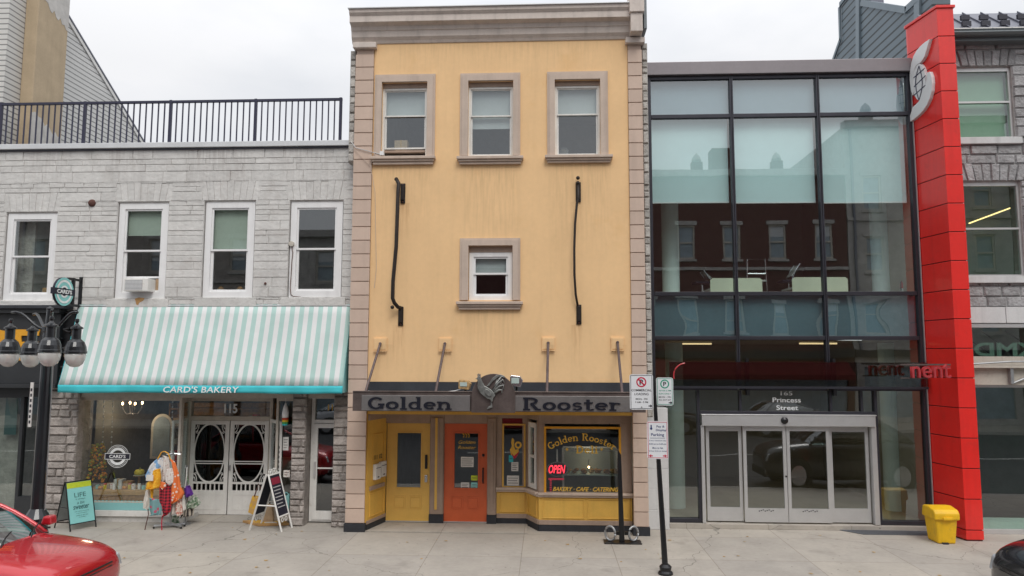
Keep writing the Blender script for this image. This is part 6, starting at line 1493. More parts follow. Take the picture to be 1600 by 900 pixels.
# leaning parking sign post with three signs
q = (1.92, -2.54); top = P(1021, 590, -2.54)
sp_ = thing('sign_post', 'leaning black street pole carrying three white parking signs', 'sign post', (q[0], q[1], 0))
bx_, bz_ = P(1040, 897, -2.54)
MB().tube([(bx_, -2.54, 0), (top[0], -2.54, top[1])], .05, 12, .028).build('pole', 'black_metal', sp_)
MB().lathe([(.12, 0), (.12, .03), (.09, .06), (.10, .12), (.06, .16)], (bx_, -2.54, 0), 16).build('base', 'black_metal', sp_)
def plate(name, px0, px1, py0, py1, y, label, border):
    x0, x1, z0, z1 = R(px0, py0, px1, py1, y); c = .035
    pl = []
    for (cx, cz, a0) in ((x1-c, z1-c, 0), (x0+c, z1-c, 90), (x0+c, z0+c, 180), (x1-c, z0+c, 270)):
        for k in range(5): a = radians(a0+22.5*k); pl.append((cx+c*cos(a), cz+c*sin(a)))
    o = MB().prism(pl, y-.003, y).build(name, 'sign_white', sp_, label=label)
    frame_mb(x0+.014, x1-.014, z0+.014, z1-.014, y-.0045, y-.0032, .008).build('border', border, o)
    MB().box((x0+x1)/2-.03, (x0+x1)/2+.03, y+.0005, y+.04, z0+.1, z1-.1).build('back_bracket', 'galv', o)
    return o, x0, x1, z0, z1
o, x0, x1, z0, z1 = plate('sign', 984, 1020.5, 585, 640, -2.6, 'no parking commercial loading sign', 'sign_black')
ys1 = -2.6035; cx, w1, h1 = (x0+x1)/2, x1-x0, z1-z0
def T(s, parent, m, cx, u, h, w_, y, bold=.01): text(s, 'text', m, parent, cx, u, y, h, w_, ext=.001, bold=bold)
zc_ = z1-h1*.22; MB().ring((cx, ys1, zc_), .062, .083, -.0015).build('ring', 'sign_red', o); T('P', o, 'sign_black', cx, zc_, .085, .06, ys1, .03)
MB().prism([(cx-.06, zc_+.045), (cx-.045, zc_+.06), (cx+.06, zc_-.045), (cx+.045, zc_-.06)], ys1-.0045, ys1-.003).build('slash', 'sign_red', o)
T('COMMERCIAL', o, 'sign_black', cx, z1-h1*.45, .038, w1*.86, ys1, .012); T('LOADING', o, 'sign_black', cx, z1-h1*.56, .038, w1*.6, ys1, .012); T('MON - FRI', o, 'sign_black', cx, z1-h1*.70, .028, w1*.5, ys1); T('7 AM - 5 PM', o, 'sign_black', cx, z1-h1*.79, .028, w1*.55, ys1)
def arrow(o, x, z, s, m, y):
    MB().prism([(x-.03*s, z-.008), (x, z-.008), (x, z-.025), (x+.035*s, z), (x, z+.025), (x, z+.008), (x-.03*s, z+.008)], y-.0015, y).build('arrow', m, o)
arrow(o, x1-.05, z0+.06, 1, 'sign_black', ys1); MB().lathe([(.012, 0), (.012, -.004)], (cx-.0, ys1, z0+.04), 8, 'y').build('bolt', 'galv', o)
o, x0, x1, z0, z1 = plate('sign', 1025.5, 1052, 590, 633.5, -2.5, 'green permitted parking sign', 'sign_green'); y2 = -2.5035; cx, w1, h1 = (x0+x1)/2, x1-x0, z1-z0
zc_ = z1-h1*.23; MB().ring((cx, y2, zc_), .055, .074, -.0015).build('ring', 'sign_green', o); T('P', o, 'sign_black', cx, zc_, .07, .05, y2, .03)
for s_, f in (('AFTER 6 PM', .47), ('SUN ONLY', .58), ('MON - FRI', .70), ('ALL DAY SAT', .80)): T(s_, o, 'sign_green' if f < .6 else 'sign_black', cx, z1-h1*f, .024, w1*.72, y2)
arrow(o, x1-.05, z0+.045, 1, 'sign_black', y2)
o, x0, x1, z0, z1 = plate('sign', 1011, 1044, 658, 717, -2.6, 'pay and display parking sign', 'sign_red'); y3 = -2.6035; cx, w1, h1 = (x0+x1)/2, x1-x0, z1-z0
T('Pay &', o, 'sign_blue', cx+.05, z1-h1*.15, .045, w1*.38, y3, .015); T('Display', o, 'sign_blue', cx+.06, z1-h1*.245, .045, w1*.5, y3, .015); T('Parking', o, 'sign_blue', cx, z1-h1*.37, .06, w1*.62, y3, .015)
MB().box(x0+.05, x1-.05, y3-.001, y3, z1-h1*.455, z1-h1*.445).build('rule', 'sign_blue', o)
for s_, f, ww, hh in (('3 hour maximum stay', .52, .8, .022), ('8:30 am to 5:30 pm', .61, .8, .03), ('Mon to Sat', .71, .5, .03), ('2-hour limit on street', .79, .85, .02)): T(s_, o, 'sign_blue', cx, z1-h1*f, hh, w1*ww, y3)
arrow(o, x1-.06, z0+.05, 1, 'sign_red', y3); arrow(o, x0+.06, z0+.05, -1, 'sign_red', y3)
mb = MB(); mb.lathe([(.02, 0), (.02, -.0015)], (x0+.07, y3, z1-h1*.2), 12, 'y'); mb.box(x0+.06, x0+.08, y3-.0012, y3, z1-h1*.18, z1-h1*.10); mb.build('meter_symbol', 'sign_blue', o)

# bicycle parking post with two rings
bp = thing('bicycle_post', 'black square post on a base plate with two small grey locking rings at its foot', 'bicycle post', (1.42, -.55, 0))
xb1, zb1 = P(967, 700, -.55); xb0 = XX(971.5, 840, -.55)
mb = MB(); mb.prism([(xb0-.048, .02), (xb0+.048, .02), (xb1+.035, zb1-.12), (xb1-.035, zb1)], -.62, -.50); mb.build('post', 'black_metal', bp, bevel=.01)
box('base_plate', 'black_metal', bp, xb0-.34, xb0+.36, -.72, -.42, .003, .022, bevel=.004)
for s in (-1, 1): 
    mb = MB(); mb.tube([(xb0+s*.22+.09*cos(a), -.57+.05*s*cos(a), .17+.13*sin(a)) for a in [2*pi*i/20 for i in range(21)]], .022, 8); mb.build('ring', 'galv', bp, smooth=True)
    MB().box(xb0+s*.05, xb0+s*.13, -.585, -.555, .14, .2).build('lug', 'black_metal', bp)

# yellow grit bin by the pylon
q0 = XX(1459, 845, -.12); bx0, bx1 = XX(1461, 830, -.3), XX(1492, 830, -.3); zl0 = ZZ(1478, 809, -.3)
gb_ = thing('grit_bin', 'yellow plastic grit bin with a hinged lid against the red pylon', 'bin', ((bx0+bx1)/2, -.05, 0))
mb = MB(); b0 = .05
mb.add([(bx0+.03, -.34, .0), (bx1-.01, -.34, 0), (bx1-.01, .05, 0), (bx0+.03, .05, 0), (bx0-.02, -.38, zl0), (bx1+.02, -.38, zl0), (bx1+.02, .06, zl0), (bx0-.02, .06, zl0)], [(0,3,2,1),(4,5,6,7),(0,1,5,4),(1,2,6,5),(2,3,7,6),(3,0,4,7)])
mb.build('body', 'bin_yellow', gb_, bevel=.03)
mb = MB(); mb.box(bx0+.1, bx0+.2, -.385, -.33, -.0, .03); mb.build('foot_slot', 'sign_black', gb_)
pl = [(-.42, zl0-.03), (-.42, zl0+.1), (-.36, zl0+.16), (-.15, zl0+.20), (.04, zl0+.18), (.08, zl0+.02), (.08, zl0-.03)]
MB().prism(pl, bx0-.05, bx1+.05, 'x').build('lid', 'bin_yellow', gb_, bevel=.03)
box('handle', 'bin_yellow', gb_, (bx0+bx1)/2-.09, (bx0+bx1)/2+.09, -.45, -.418, zl0-.02, zl0+.03, bevel=.01)

# teal sandwich board (built around its own foot, turned a little)
sbx, sby = G0 = (-9.35, .0)
ab = thing('sandwich_board', 'black framed sandwich board with a lime and teal poster reading LIFE', 'sandwich board', (-9.66, .02, 0), rz=radians(60)); ab.scale = (.93, .93, .93)
H = 1.0; Wd = .27
def lean(y0, s): return lambda u, v, d=0: (u, s*(.34-(.34-.02)*v/H)-(-s)*d*1.0, v)
for s, nm, m_ in ((-1, 'front_board', 'teal_board'), (1, 'back_board', 'galv')):
    def at(u, v, d=0, s=s): return (u, s*(.34-.32*v/H+d), v+d*.3)
    mb = MB(); mb.tube([at(-Wd, 0), at(-Wd, H+.02)], .014, 6); mb.tube([at(Wd, 0), at(Wd, H+.02)], .014, 6); mb.tube([at(-Wd, H), at(Wd, H)], .014, 6); mb.tube([at(-Wd, .14), at(Wd, .14)], .012, 6)
    fr_ = mb.build('leg_frame', 'black_metal', ab)
    mb = MB(); a, b, c, d = at(-Wd+.012, .15), at(Wd-.012, .15), at(Wd-.012, H-.01), at(-Wd+.012, H-.01); e = [Vector(k)+Vector((0, s*.008, 0)) for k in (a, b, c, d)]
    mb.add([a, b, c, d]+e, [(0,1,2,3),(4,5,6,7),(0,1,5,4),(1,2,6,5),(2,3,7,6),(3,0,4,7)]); bo = mb.build(nm, m_, ab)
    if s == -1:
        mb = MB(); e = [at(-Wd+.014, H-.13, .0095), at(Wd-.014, H-.13, .0095), at(Wd-.014, H-.015, .0095), at(-Wd+.014, H-.015, .0095)]; mb.add(e+[(x, y+.001, z) for x, y, z in e], [(0,1,2,3),(7,6,5,4),(0,1,5,4),(2,3,7,6)]); mb.build('lime_header', 'lime', bo)
        for s_, v, h, w_, b_ in (('LIFE', .72, .09, .24, .0), ('is always', .63, .035, .2, 0), ('a bit', .56, .06, .16, 0), ('sweeter', .47, .09, .34, .01), ('with a little something', .38, .02, .3, 0), ('from the bakery', .34, .02, .22, 0), ('come in and see', .30, .02, .25, 0), ('us today', .26, .02, .14, 0)):
            text(s_, 'poster_lettering', 'ink', bo, 0, 0, 0, h, w_, ext=.001, bold=b_, shear=.25 if s_ in ('sweeter', 'a bit') else 0, place=lambda u, q, d, v=v: (u, -(.34-.32*(v+q)/H+.0105+d), v+q+.003))
mb = MB()
for u in (-Wd, Wd): mb.tube([(u, -.19, .47), (u, .19, .47)], .008, 6)
mb.build('stay_bar', 'black_metal', ab)

# white framed chalkboard A-sign
cb = thing('chalkboard_sign', 'white framed chalkboard A-sign with scrolled top in front of the bakery doors', 'sandwich board', (-5.62, .12, 0), rz=radians(80))
H = 1.12; Wd = .2
for s in (-1, 1):
    def at(u, v, d=0, s=s): return (u, s*(.36-.34*v/H+d), v+d*.3)
    mb = MB(); mb.tube([at(-Wd, 0), at(-Wd, H)], .021, 4); mb.tube([at(Wd, 0), at(Wd, H)], .021, 4); mb.tube([at(-Wd, H-.03), at(Wd, H-.03)], .021, 4); mb.tube([at(-Wd, .28), at(Wd, .28)], .021, 4); mb.build('leg_frame', 'white_paint', cb)
    a, b, c, d = at(-Wd+.02, .3), at(Wd-.02, .3), at(Wd-.02, H-.04), at(-Wd+.02, H-.04); e = [Vector(k)+Vector((0, s*.008, 0)) for k in (a, b, c, d)]
    bo = MB().add([a, b, c, d]+e, [(0,1,2,3),(4,5,6,7),(0,1,5,4),(1,2,6,5),(2,3,7,6),(3,0,4,7)]).build('blackboard', 'chalk', cb)
    mb = MB()
    for sx in (-1, 1):
        mb.tube([(sx*.07+.05*cos(t_), at(0, H)[1], H+.03+.05*sin(t_)) for t_ in [2*pi*k/14 for k in range(15)]], .012, 6); mb.tube([(sx*.07+.04*cos(t_), at(0, .22)[1], .21+.04*sin(t_)) for t_ in [2*pi*k/14 for k in range(15)]], .011, 6)
    mb.build_each('scroll', 'white_paint', cb)
    if s == -1 or True:
        def bar(v, h, u0, u1, m_, nm, dd=.0115):
            e = [at(u0, v, dd), at(u1, v, dd), at(u1, v+h, dd), at(u0, v+h, dd)]; return MB().add(e+[(x, y-s*.001, z) for x, y, z in e], [(0,1,2,3),(7,6,5,4)]).build(nm, m_, bo)
        bar(.90, .13, -.16, .16, 'chalk_red', 'red_header')
        for k in range(7): bar(.84-.065*k, .018, -.15, .13-.03*(k % 3), 'chalk_white', 'chalk_line', .0125)
mb = MB(); mb.tube([(-Wd, -.2, .5), (-Wd, .2, .5)], .014, 4); mb.tube([(Wd, -.2, .5), (Wd, .2, .5)], .014, 4); mb.build('stay_bar', 'white_paint', cb)

# apron rack
rx, ry = -7.72, .12
rk = thing('garment_stand', 'grey metal garment stand hung with aprons outside the bakery window', 'clothes rack', (rx, ry, 0))
mb = MB(); mb.tube([(rx-.28, ry-.12, .05), (rx+.25, ry+.1, .05)], .028, 4); mb.tube([(rx-.2, ry+.18, .05), (rx+.28, ry-.1, .05)], .028, 4); ft = mb.build('base', 'galv', rk)
mb = MB()
for a, b in ((-.28, -.12), (.25, .1), (-.2, .18), (.28, -.1)): mb.ball((rx+a, ry+b, .02), .022, 8)
mb.build('castor', 'rubber', ft)
ztp = ZZ(258, 706, ry); MB().tube([(rx, ry, .05), (rx, ry, ztp)], .022).build('pole', 'galv', rk)
mb = MB()
for k in range(6): a = k*pi/3+.3; mb.tube([(rx, ry, ztp-.03), (rx+.13*cos(a), ry+.13*sin(a), ztp-.05), (rx+.15*cos(a), ry+.15*sin(a), ztp)], .01, 6)
mb.build('hook', 'chrome', rk)
def zpx(px, py): return (200+px/6, 690+py/6)
def cloth(label, m, outline, y, name='apron', seed=0, wav=.025, extra=None, cat='apron', grp='aprons hanging on the stand'):
    """hanging cloth: outline (zoomed pixels of the photo) is cut as cloth with folds and thickness, hanging at depth y"""
    pts = [P(*zpx(*q_), y) for q_ in outline]
    zs_ = [p[1] for p in pts]; z0, z1 = min(zs_), max(zs_); rnd = random.Random(seed); ph_ = rnd.uniform(0, 6)
    def span(z):
        xs_ = []
        for (xa_, za_), (xb_, zb2) in zip(pts, pts[1:]+pts[:1]):
            if (za_ <= z < zb2) or (zb2 <= z < za_): xs_.append(xa_+(xb_-xa_)*(z-za_)/(zb2-za_))
        return (min(xs_), max(xs_)) if len(xs_) > 1 else None
    nr, ncol = 16, 10; grid = []
    for j in range(nr+1):
        z = z0+(z1-z0)*(j+.02)/(nr+.05); s_ = span(z) or span(z+.002) or (pts[0][0], pts[0][0]+.01)
        row = []
        for i in range(ncol+1):
            u = i/ncol; x = s_[0]+(s_[1]-s_[0])*u; fall = 1-(j/nr)
            row.append((x, y-wav*(.4+fall)*sin(u*11+ph_+fall*1.2)-.03*sin(pi*u)+rnd.uniform(-.003, .003), z))
        grid.append(row)
    mb = MB(); vs = [v for r_ in grid for v in r_]; k = ncol+1
    mb.add(vs, [(j*k+i, j*k+i+1, (j+1)*k+i+1, (j+1)*k+i) for j in range(nr) for i in range(ncol)])
    t = thing(name, label, cat, (pts[0][0], y, z0), grp); o = mb.build('cloth', m, t, smooth=True); so = o.modifiers.new('thick', 'SOLIDIFY'); so.thickness = .008
    if extra: extra(t)
    return t
def strap(pts, y, m, r=.009, nm='strap'): return lambda t: MB().tube([(*(lambda p: (p[0], y-.03, p[1]))(P(*zpx(*q_), y)),) for q_ in pts], r, 6).build(nm, m, t)
Fy = ry-.2
cloth('white and blue print apron at the upper left of the stand', 'cloth_sky', [(270,165),(320,150),(335,230),(300,330),(180,355),(168,320),(215,220)], Fy+.03, seed=1, extra=strap([(285, 165), (320, 100), (345, 90)], Fy+.03, 'gold_sign', .012))
cloth('golden yellow bib apron with a white pocket at the left of the stand', 'cloth_yellow', [(235,270),(300,255),(305,330),(300,440),(175,445),(180,390),(230,345)], Fy-.04, seed=2, extra=lambda t: box('pocket', 'cloth_white', t, P(*zpx(196, 330), Fy)[0], P(*zpx(262, 330), Fy)[0], Fy-.105, Fy-.10, P(*zpx(230, 360), Fy)[1], P(*zpx(230, 305), Fy)[1]))
cloth('pale pink print apron hanging at the top centre of the stand', 'cloth_pale', [(330,130),(380,140),(392,220),(380,380),(310,385),(300,230)], Fy+.05, seed=3)
cloth('cream oven glove shaped cloth at the front centre of the stand', 'cloth_pale', [(370,250),(415,250),(430,300),(425,380),(390,408),(355,380),(352,310)], Fy-.06, seed=4, wav=.01)
cloth('bright orange floral apron at the right of the stand', 'cloth_orange', [(405,165),(440,185),(480,300),(500,430),(530,480),(500,540),(415,580),(392,500),(400,420),(430,330)], Fy-.02, seed=5, extra=strap([(410, 180), (385, 110), (350, 90)], Fy, 'gold_sign', .012))
cloth('small orange red mitt at the centre of the stand below the pink apron', 'cloth_orange', [(305,375),(350,380),(362,420),(330,450),(300,430)], Fy-.07, seed=6, wav=.008)
cloth('red and black plaid apron hanging low in the centre of the stand', 'cloth_plaid', [(300,400),(400,395),(412,520),(415,640),(385,680),(330,705),(318,600),(296,560)], Fy-.03, seed=7, extra=strap([(330, 690), (322, 760), (325, 830), (335, 840)], Fy, 'sign_red', .01))
cloth('plain off white apron at the lower left of the stand', 'cloth_white', [(175,440),(215,440),(220,540),(190,635),(148,630),(150,560)], Fy+.04, seed=8, extra=strap([(195, 630), (200, 680), (180, 760), (165, 830)], Fy, 'rust', .009))
cloth('grey blue floral apron low at the left of the stand', 'cloth_blue', [(205,530),(300,535),(312,600),(320,690),(210,690),(200,600)], Fy-.02, seed=9)
cloth('rose and cream print apron low at the right of the stand', 'cloth_rose', [(450,560),(500,540),(512,600),(515,680),(470,695),(438,660)], Fy+.03, seed=10)
cloth('white apron tail between plaid and rose aprons', 'cloth_white', [(412,570),(448,560),(440,680),(415,680)], Fy+.06, seed=14)
cloth('white apron edge right of the rose apron', 'cloth_white', [(500,520),(525,500),(538,640),(512,650)], Fy+.08, seed=15)
cloth('yellow apron tie strip hanging below the golden apron', 'cloth_yellow', [(205,440),(242,440),(235,530),(215,520)], Fy+.02, seed=16, wav=.01)
cloth('purple tote bag hanging on the door side of the stand', 'purple', [(525,420),(585,410),(622,490),(560,520),(530,500)], .32, name='tote_bag', seed=11, cat='bag', grp='bags hanging by the bakery door', extra=strap([(540, 430), (555, 330), (560, 240)], .32, 'paper', .012))
cloth('green leaf patterned tote bag beside the purple one', 'cloth_green', [(560,560),(600,520),(640,500),(690,575),(640,620),(550,628),(530,600)], .36, name='tote_bag', seed=12, cat='bag', grp='bags hanging by the bakery door', extra=strap([(610, 520), (590, 440), (560, 330), (560, 240)], .36, 'cloth_green', .014))
cloth('striped tote bag lowest beside the bakery door', 'cloth_stripe', [(500,640),(620,620),(618,690),(500,712)], .38, name='tote_bag', seed=13, cat='bag', grp='bags hanging by the bakery door')
cloth('camouflage pattern cloth bag low behind the plaid apron', 'cloth_green', [(385,690),(480,690),(480,760),(400,750)], .3, name='tote_bag', seed=17, cat='bag', grp='bags hanging by the bakery door')
t = thing('bag_hook', 'small grey hook post holding the tote bags by the open bakery door', 'hook', (-7.2, .45, 0)); hp = P(*zpx(560, 235), .42)
MB().tube([(hp[0], .42, 0.0), (hp[0], .42, hp[1]+.03), (hp[0], .34, hp[1]+.03), (hp[0], .34, hp[1]-.02)], .013).build('rod', 'galv', t); MB().lathe([(.12, 0), (.12, .015)], (hp[0], .42, .003), 16).build('foot', 'galv', t)

# bags, tray and cloths on the right of the bakery doors
def ozpx(px, py): return (370+px/6.92, 720+py/6.92)
def flat_bag(label, m, outline, y, d=.09, grp='paper bags by the bakery doors', straps=None):
    pts = [P(*ozpx(*q_), y) for q_ in outline]; t = thing('paper_bag', label, 'bag', (pts[0][0], y, min(p[1] for p in pts)), grp)
    MB().prism(pts, y, y+d).build('bag_body', m, t, bevel=.01)
    if straps: MB().tube([(*(lambda p: (p[0], y, p[1]))(P(*ozpx(*q_), y)),) for q_ in straps], .012, 6).build('strap', 'rust', t)
flat_bag('kraft bag printed with a yellow flower hanging from red straps', 'bag_print', [(165,380),(270,400),(258,480),(200,595),(120,560),(135,480)], .55, straps=[(190, 385), (215, 310), (235, 250), (262, 300), (285, 330)])
flat_bag('plain kraft bag behind the chalkboard sign', 'kraft', [(300,470),(380,480),(395,690),(280,690),(285,560)], .52, straps=None)
t = thing('coat_rail', 'small dark rail with hooks beside the right bakery door', 'rail', (-5.9, .65, 0)); p_, q_ = P(*ozpx(285, 150), .65), P(*ozpx(415, 180), .65)
MB().tube([(p_[0], .65, p_[1]), ((p_[0]+q_[0])/2, .65, p_[1]-.02), (q_[0], .65, q_[1])], .02).build('rail_bar', 'iron', t); MB().tube([(q_[0]-.1, .65, .0), (q_[0]-.1, .65, q_[1]+.02)], .016).build('upright', 'iron', t)
mb = MB(); mb.ring((p_[0], .64, p_[1]-.02), .03, .042, .01); mb.build('hook', 'galv', t)
cloth('dark cloth hanging from the rail behind the chalkboard sign', 'cloth_plaid', [(1238+0, 60)]*0 or [((ozpx(*q)[0]-200)*6, (ozpx(*q)[1]-690)*6) for q in ((310,170),(370,180),(360,330),(300,350))], .6, seed=20, name='scarf', cat='scarf', grp='cloths by the bakery door')
t = thing('wooden_tray', 'low wooden tray with a printed top on the ground by the bakery doors', 'tray', (-6.05, .3, 0))
pl = [(-6.42, .62), (-5.95, .30), (-5.35, .42), (-5.6, .78)]
MB().prism(pl, .004, .05, 'z').build('board', 'wood', t, bevel=.005); MB().prism([(-6.33, .61), (-5.95, .35), (-5.45, .45), (-5.63, .73)], .0505, .053, 'z').build('printed_top', 'bag_print', t)
MB().prism([(-5.85, .38), (-5.6, .42), (-5.68, .50), (-5.9, .46)], .054, .058, 'z').build('card', 'paper', t)

# fallen leaves on the pavement
mb = MB(); rnd = random.Random(31)
for i in range(46):
    x, y = rnd.uniform(-8, 8), rnd.uniform(-3.3, .2); a = rnd.uniform(0, 6.28); s = rnd.uniform(.015, .045)
    mb.add([(x+s*cos(a+k), y+s*.6*sin(a+k), .004+.01*abs(sin(k*2+i))) for k in (0, 1.1, 2.3, 3.2, 4.4)], [(0, 1, 2, 3, 4)])
tag(mb.build('leaf_litter', 'fallen_leaf'), 'scattered small dry leaves on the pale pavement', 'leaves', kind='stuff')

# ================================================================== CARS
def make_car(name, label, body_m, group):
    r = thing(name, label, 'car', (0, 0, 0), group); MBn = MB()
    st = [(-2.24, .42, .70, .62), (-2.18, .30, .90, .74), (-2.0, .22, 1.02, .83), (-1.7, .2, 1.06, .89), (-1.2, .2, 1.06, .91), (-.3, .2, 1.03, .91), (.6, .2, 1.02, .91), (1.0, .2, 1.02, .91), (1.4, .2, .985, .90), (1.8, .2, .93, .87), (2.05, .24, .86, .81), (2.17, .30, .78, .72), (2.23, .38, .66, .58)]
    vs = []
    for x, zb, zt, w_ in st:
        pr = [(0, zb), (w_*.8, zb), (w_*.97, zb+.1), (w_, (zb+zt)/2), (w_*.97, zt-.12), (w_*.86, zt-.03), (w_*.45, zt+.015)]
        vs += [(x, a, b) for a, b in pr+[(0, zt+.025)]+[(-a, b) for a, b in reversed(pr[1:])]]
    k = 14; fs = [(i*k+j, i*k+(j+1) % k, (i+1)*k+(j+1) % k, (i+1)*k+j) for i in range(len(st)-1) for j in range(k)]
    fs += [tuple(range(k)), tuple(range((len(st)-1)*k, len(st)*k))]
    MBn.add(vs, fs).build('body', body_m, r, smooth=True, sub=2)
    def patch(nu, nv, pt): q = nv+1; return MB().add([pt(i/nu, j/nv) for i in range(nu+1) for j in range(nv+1)], [(i*q+j, (i+1)*q+j, (i+1)*q+j+1, i*q+j+1) for i in range(nu) for j in range(nv)])
    L3 = lambda a, b, t: a+(b-a)*t
    # curved windscreen and rear window: u across, v up
    def ws(u, v): s = 2*u-1; return (L3(1.12, .18, v)-.14*s*s*(1-.4*v), s*L3(.78, .60, v), L3(.99, 1.47, v)+.05*sin(pi*v)-.02*s*s)
    def rw(u, v): s = 2*u-1; return (L3(-1.92, -1.15, v)+.12*s*s, s*L3(.74, .58, v), L3(1.02, 1.44, v)+.04*sin(pi*v)-.02*s*s)
    patch(12, 6, ws).build('windscreen', 'glass_car', r, smooth=True); patch(12, 6, rw).build('rear_window', 'glass_car', r, smooth=True)
    def rf(u, v): s = 2*u-1; x = L3(.20, -1.17, v); return (x-.10*s*s*(1-v)+.08*s*s*v, s*.62, 1.475+.035*sin(pi*v)-.05*s*s-.03*v)
    rfo = patch(12, 10, rf).build('roof', body_m, r, smooth=True); so = rfo.modifiers.new('thick', 'SOLIDIFY'); so.thickness = .03; so.offset = 0
    for s in (-1, 1):
        def sw(u, v, s=s): x0 = L3(1.0, -1.80, u); x1 = L3(.06, -1.06, u); return (L3(x0, x1, v), s*(L3(.82, .625, v)+.03*sin(pi*v)), L3(1.03, 1.425, v)+.02*sin(pi*u)*v)
        patch(10, 5, sw).build('side_window', 'glass_car', r, smooth=True)
        mb = MB(); mb.tube([ws(.5+.5*s, v/6) for v in range(7)], .03, 8); mb.tube([rw(.5+.5*s, v/6) for v in range(7)], .035, 8); mb.tube([sw(u/8, 1) for u in range(9)], .022, 8)
        mb.tube([sw(.5, v/4) for v in range(5)], .028, 6); mb.tube([sw(.86, v/4) for v in range(5)], .05, 6); mb.build('pillar', body_m, r, smooth=True)
        MB().tube([sw(u/8, 0) for u in range(9)], .014, 6).build('window_seal', 'rubber', r)
    MB().tube([ws(u/10, 0) for u in range(11)], .018, 6).build('cowl_seal', 'rubber', r)
    mb = MB()
    for s in (-.28, .28): mb.tube([(1.13, s-.05, 1.01), (.98, s+.25, 1.09), (.92, s+.42, 1.12)], .010, 5)
    mb.build('wiper', 'rubber', r)
    for y in (-.38, .38):
        MB().box(-.35, .05, y-.24, y+.24, .55, .85).build('seat', 'rubber', r, bevel=.05); MB().box(-.5, -.32, y-.24, y+.24, .6, 1.3).build('seat', 'rubber', r, bevel=.06)
    MB().box(.55, 1.0, -.7, .7, .7, .98).build('dashboard', 'rubber', r, bevel=.06)
    for x in (-1.38, 1.38):
        for s in (-1, 1):
            w_ = MB().lathe([(.30, s*.70), (.335, s*.72), (.335, s*.90), (.30, s*.925), (.22, s*.92)], (x, 0, .33), 24, 'y').build('wheel', 'rubber', r)
            MB().lathe([(.22, s*.921), (.20, s*.90), (.05, s*.89), (.04, s*.925)], (x, 0, .33), 20, 'y').build('rim', 'chrome', w_)
            MB().ring((x, s*.915-(.004 if s < 0 else 0), .34), .335, .385, .004, n=28).build('wheel_arch', 'rubber', r)
    for s in (-1, 1):
        MB().prism([(-2.17, .72), (-2.04, .78), (-2.0, .90), (-2.12, .90)], s*.46, s*.74).build('tail_light', 'tail_red', r, bevel=.012)
        MB().prism([(2.20, .60), (2.05, .62), (1.93, .75), (1.98, .80), (2.15, .74)], s*.44, s*.70).build('headlight', 'headlight', r, bevel=.02)
        MB().lathe([(.05, 0), (.055, .03), (.02, .035)], (2.17, s*.58, .38), 12, 'x').build('fog_light', 'headlight', r)
        m_ = MB().prism([(.78, 1.04), (.95, 1.04), (.93, 1.16), (.82, 1.16)], s*.90, s*1.06).build('mirror', body_m, r, bevel=.025)
    mb = MB()
    for k in range(4): mb.tube([(2.215-.02*abs(y), y, .56+.045*k) for y in (-.42, -.2, 0, .2, .42)], .012, 5)
    mb.build('grille', 'rubber', r); MB().box(2.12, 2.235, -.60, .60, .26, .44).build('lower_grille', 'rubber', r, bevel=.04)
    MB().box(-2.24, -2.15, -.70, .70, .30, .46).build('rear_bumper', 'rubber', r, bevel=.03)
    MB().box(-2.245, -2.235, -.26, .26, .56, .68).build('number_plate', 'paper', r)
    return r
# red car: nose to the right
car1 = make_car('parked_car', 'red car parked at the kerb in the lower left corner', 'car_red', 'cars parked along the near kerb')
car1.rotation_euler = (0, 0, 0); car1.location = (-8.32, -4.95, -.12); car1.scale = (1, 1, 1.07)
def recolour(r, m):
    for o in r.children_recursive:
        if o.type == 'MESH' and o.data.materials and o.data.materials[0] == MT['car_red']:
            o.data = o.data.copy(); o.data.materials[0] = MT[m]
car2 = copy_tree(car1); car2['label'] = 'black car at the lower right edge, only its rounded nose in view'; car2.location = (8.22, -4.95, -.14); car2.rotation_euler = (0, 0, pi); car2.scale = (1, 1, 1.3); recolour(car2, 'car_black')
for k, (x, m_, lab) in enumerate(((-9, 'car_silver', 'silver car parked across the street, seen only in the window reflections, leftmost'), (-2, 'car_red', 'red car parked across the street, seen only in the window reflections'), (5, 'car_black', 'black car parked across the street, seen only in the window reflections'), (11.5, 'car_silver', 'silver car parked across the street, seen only in the window reflections, rightmost'))):
    c_ = copy_tree(car1); c_.rotation_euler = (0, 0, 0); c_.location = (x, -18.8, -.14); c_['label'] = lab; c_['group'] = 'cars parked across the street'
    if m_ != 'car_red': recolour(c_, m_)

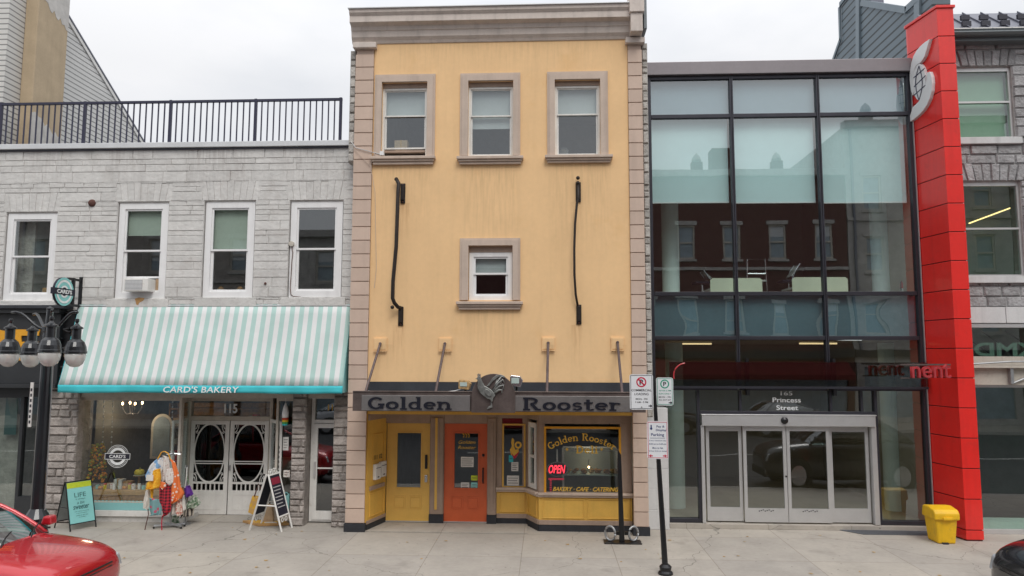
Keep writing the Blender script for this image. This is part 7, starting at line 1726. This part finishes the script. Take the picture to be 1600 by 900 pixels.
# ================================================================== THE OTHER SIDE OF THE STREET (seen in the glass)
def opposite(label, x0, x1, h, m, rows, win, frame='cream_wood', parapet=True, seed=0, awn=None):
    t = thing('brick_building' if m == 'brick' else 'terrace_building', label, 'building', (x0, -24, 0)); yf = -23.6
    holes = []
    n_ = int((x1-x0)/2.3)
    for z in rows:
        for i in range(n_):
            c_ = x0+(i+.5)*(x1-x0)/n_; holes.append((c_-win[0]/2, c_+win[0]/2, z, z+win[1]))
    mb = MB(); wall(mb, x0, x1, 0, h, holes+[(x0+.4, x1-.4, .3, 3.0)], yf, yf-.3); mb.box(x0, x1, yf-10, yf-.35, 0, h-.3); mb.build('wall', m, t)
    MB().box(x0-.0, x1-.0, yf, yf+.3, h-.4, h).build('cornice', 'opp_stone', t, bevel=.03); MB().box(x0, x1, yf, yf+.2, 3.5, 3.9).build('shop_fascia', 'black_paint', t)
    for hh in holes:
        w_ = frame_mb(hh[0], hh[1], hh[2], hh[3], yf-.12, yf-.06, .10).build('window', frame, t); box('pane', 'opp_glass', w_, hh[0], hh[1], yf-.16, yf-.13, hh[2], hh[3]); box('meeting_rail', frame, w_, hh[0]+.1, hh[1]-.1, yf-.11, yf-.05, (hh[2]+hh[3])/2-.04, (hh[2]+hh[3])/2+.04); box('lintel', 'opp_stone', w_, hh[0]-.12, hh[1]+.12, yf+.002, yf+.05, hh[3]+.002, hh[3]+.22); box('sill', 'opp_stone', w_, hh[0]-.1, hh[1]+.1, yf+.002, yf+.08, hh[2]-.13, hh[2]-.002); box('blind', 'blind_grey', w_, hh[0]+.1, hh[1]-.1, yf-.128, yf-.122, hh[2]+(hh[3]-hh[2])*(.35+.3*((int(hh[0]*7)) % 3)), hh[3]-.1)
    box('string_course', 'opp_stone', t, x0, x1, yf+.002, yf+.10, rows[-1]-.62, rows[-1]-.45)
    for k in range(int((x1-x0)/4.5)): xx = x0+1.2+4.4*k; MB().box(xx-.3, xx+.3, yf-.1, yf+.28, h+.002, h+.45).build('parapet_block', m, t); MB().lathe([(.2, 0), (.28, .12), (.2, .35), (.03, .55)], (xx, yf+.09, h+.452), 10).build('finial', 'opp_stone', t)
    mb = MB(); mb.box(x0+(x1-x0)*.7, x0+(x1-x0)*.7+1.1, yf-3, yf-2, h-.3, h+1.9); mb.build('chimney', m, t); box('downpipe', 'roof_metal', t, x0+.3, x0+.42, yf+.02, yf+.12, 3.9, h-.45)
    box('shop_glass', 'opp_glass', t, x0+.4, x1-.4, yf-.2, yf-.15, .3, 3.0)
    if awn: MB().prism([(yf+.0, 3.4), (yf+1.2, 2.6), (yf+1.2, 2.35), (yf+1.15, 2.35), (yf, 2.45)], x0+.5, x1-.5, 'x').build('shop_awning', awn, t)
    return t
opposite('red brick building across the street with white sash windows', -6, 16.5, 13.9, 'brick', (4.7, 8.9), (.95, 1.9), awn='dull_red')
opposite('tall grey terrace building across the street to the right', 16.55, 25, 16.6, 'opp_stone', (4.8, 8.2, 11.6), (1.0, 1.9))
opposite('pale stone terrace building across the street to the left', -16, -6.05, 10.5, 'opp_stone', (4.8, 7.6), (1.1, 1.8), awn='teal_panel')
opposite('brick terrace building across the street at the far left', -30, -16.05, 12.0, 'rough_stone', (4.8, 8.2), (1.0, 1.9))
opposite('brick terrace building across the street at the far right', 25.05, 38, 13.0, 'brick', (4.8, 8.6), (1.0, 1.9))
for k, (x, h) in enumerate(((-11, 6.5), (27, 6.0), (34, 7))):
    t = thing('street_tree', ('small street tree on the far pavement, leftmost of three seen in reflection', 'small street tree on the far pavement, middle of three seen in reflection', 'small street tree on the far pavement, rightmost of three seen in reflection')[k], 'tree', (x, -21.2, 0), 'trees on the far pavement')
    MB().tube([(x, -21.2, 0), (x+.1, -21.2, h*.5), (x-.1, -21.1, h*.8)], .12, 8, .03).build('trunk', 'bark', t); rnd = random.Random(k); mb = MB()
    for i in range(700):
        a, b, r_ = rnd.uniform(0, 6.28), rnd.uniform(-1, 1), rnd.uniform(.3, 1)**.5*1.5; c_ = (x+r_*cos(a)*sqrt(1-b*b), -21.2+r_*sin(a)*sqrt(1-b*b), h*.72+b*r_*1.2); s = .12; q_ = [rnd.uniform(-s, s) for _ in range(6)]
        mb.add([c_, (c_[0]+s, c_[1]+q_[0], c_[2]+q_[1]), (c_[0]+q_[2], c_[1]+s, c_[2]+q_[3]), (c_[0]-s, c_[1]+q_[4], c_[2]+s)], [(0, 1, 2), (0, 2, 3)])
    mb.build('crown', 'leafage', t)
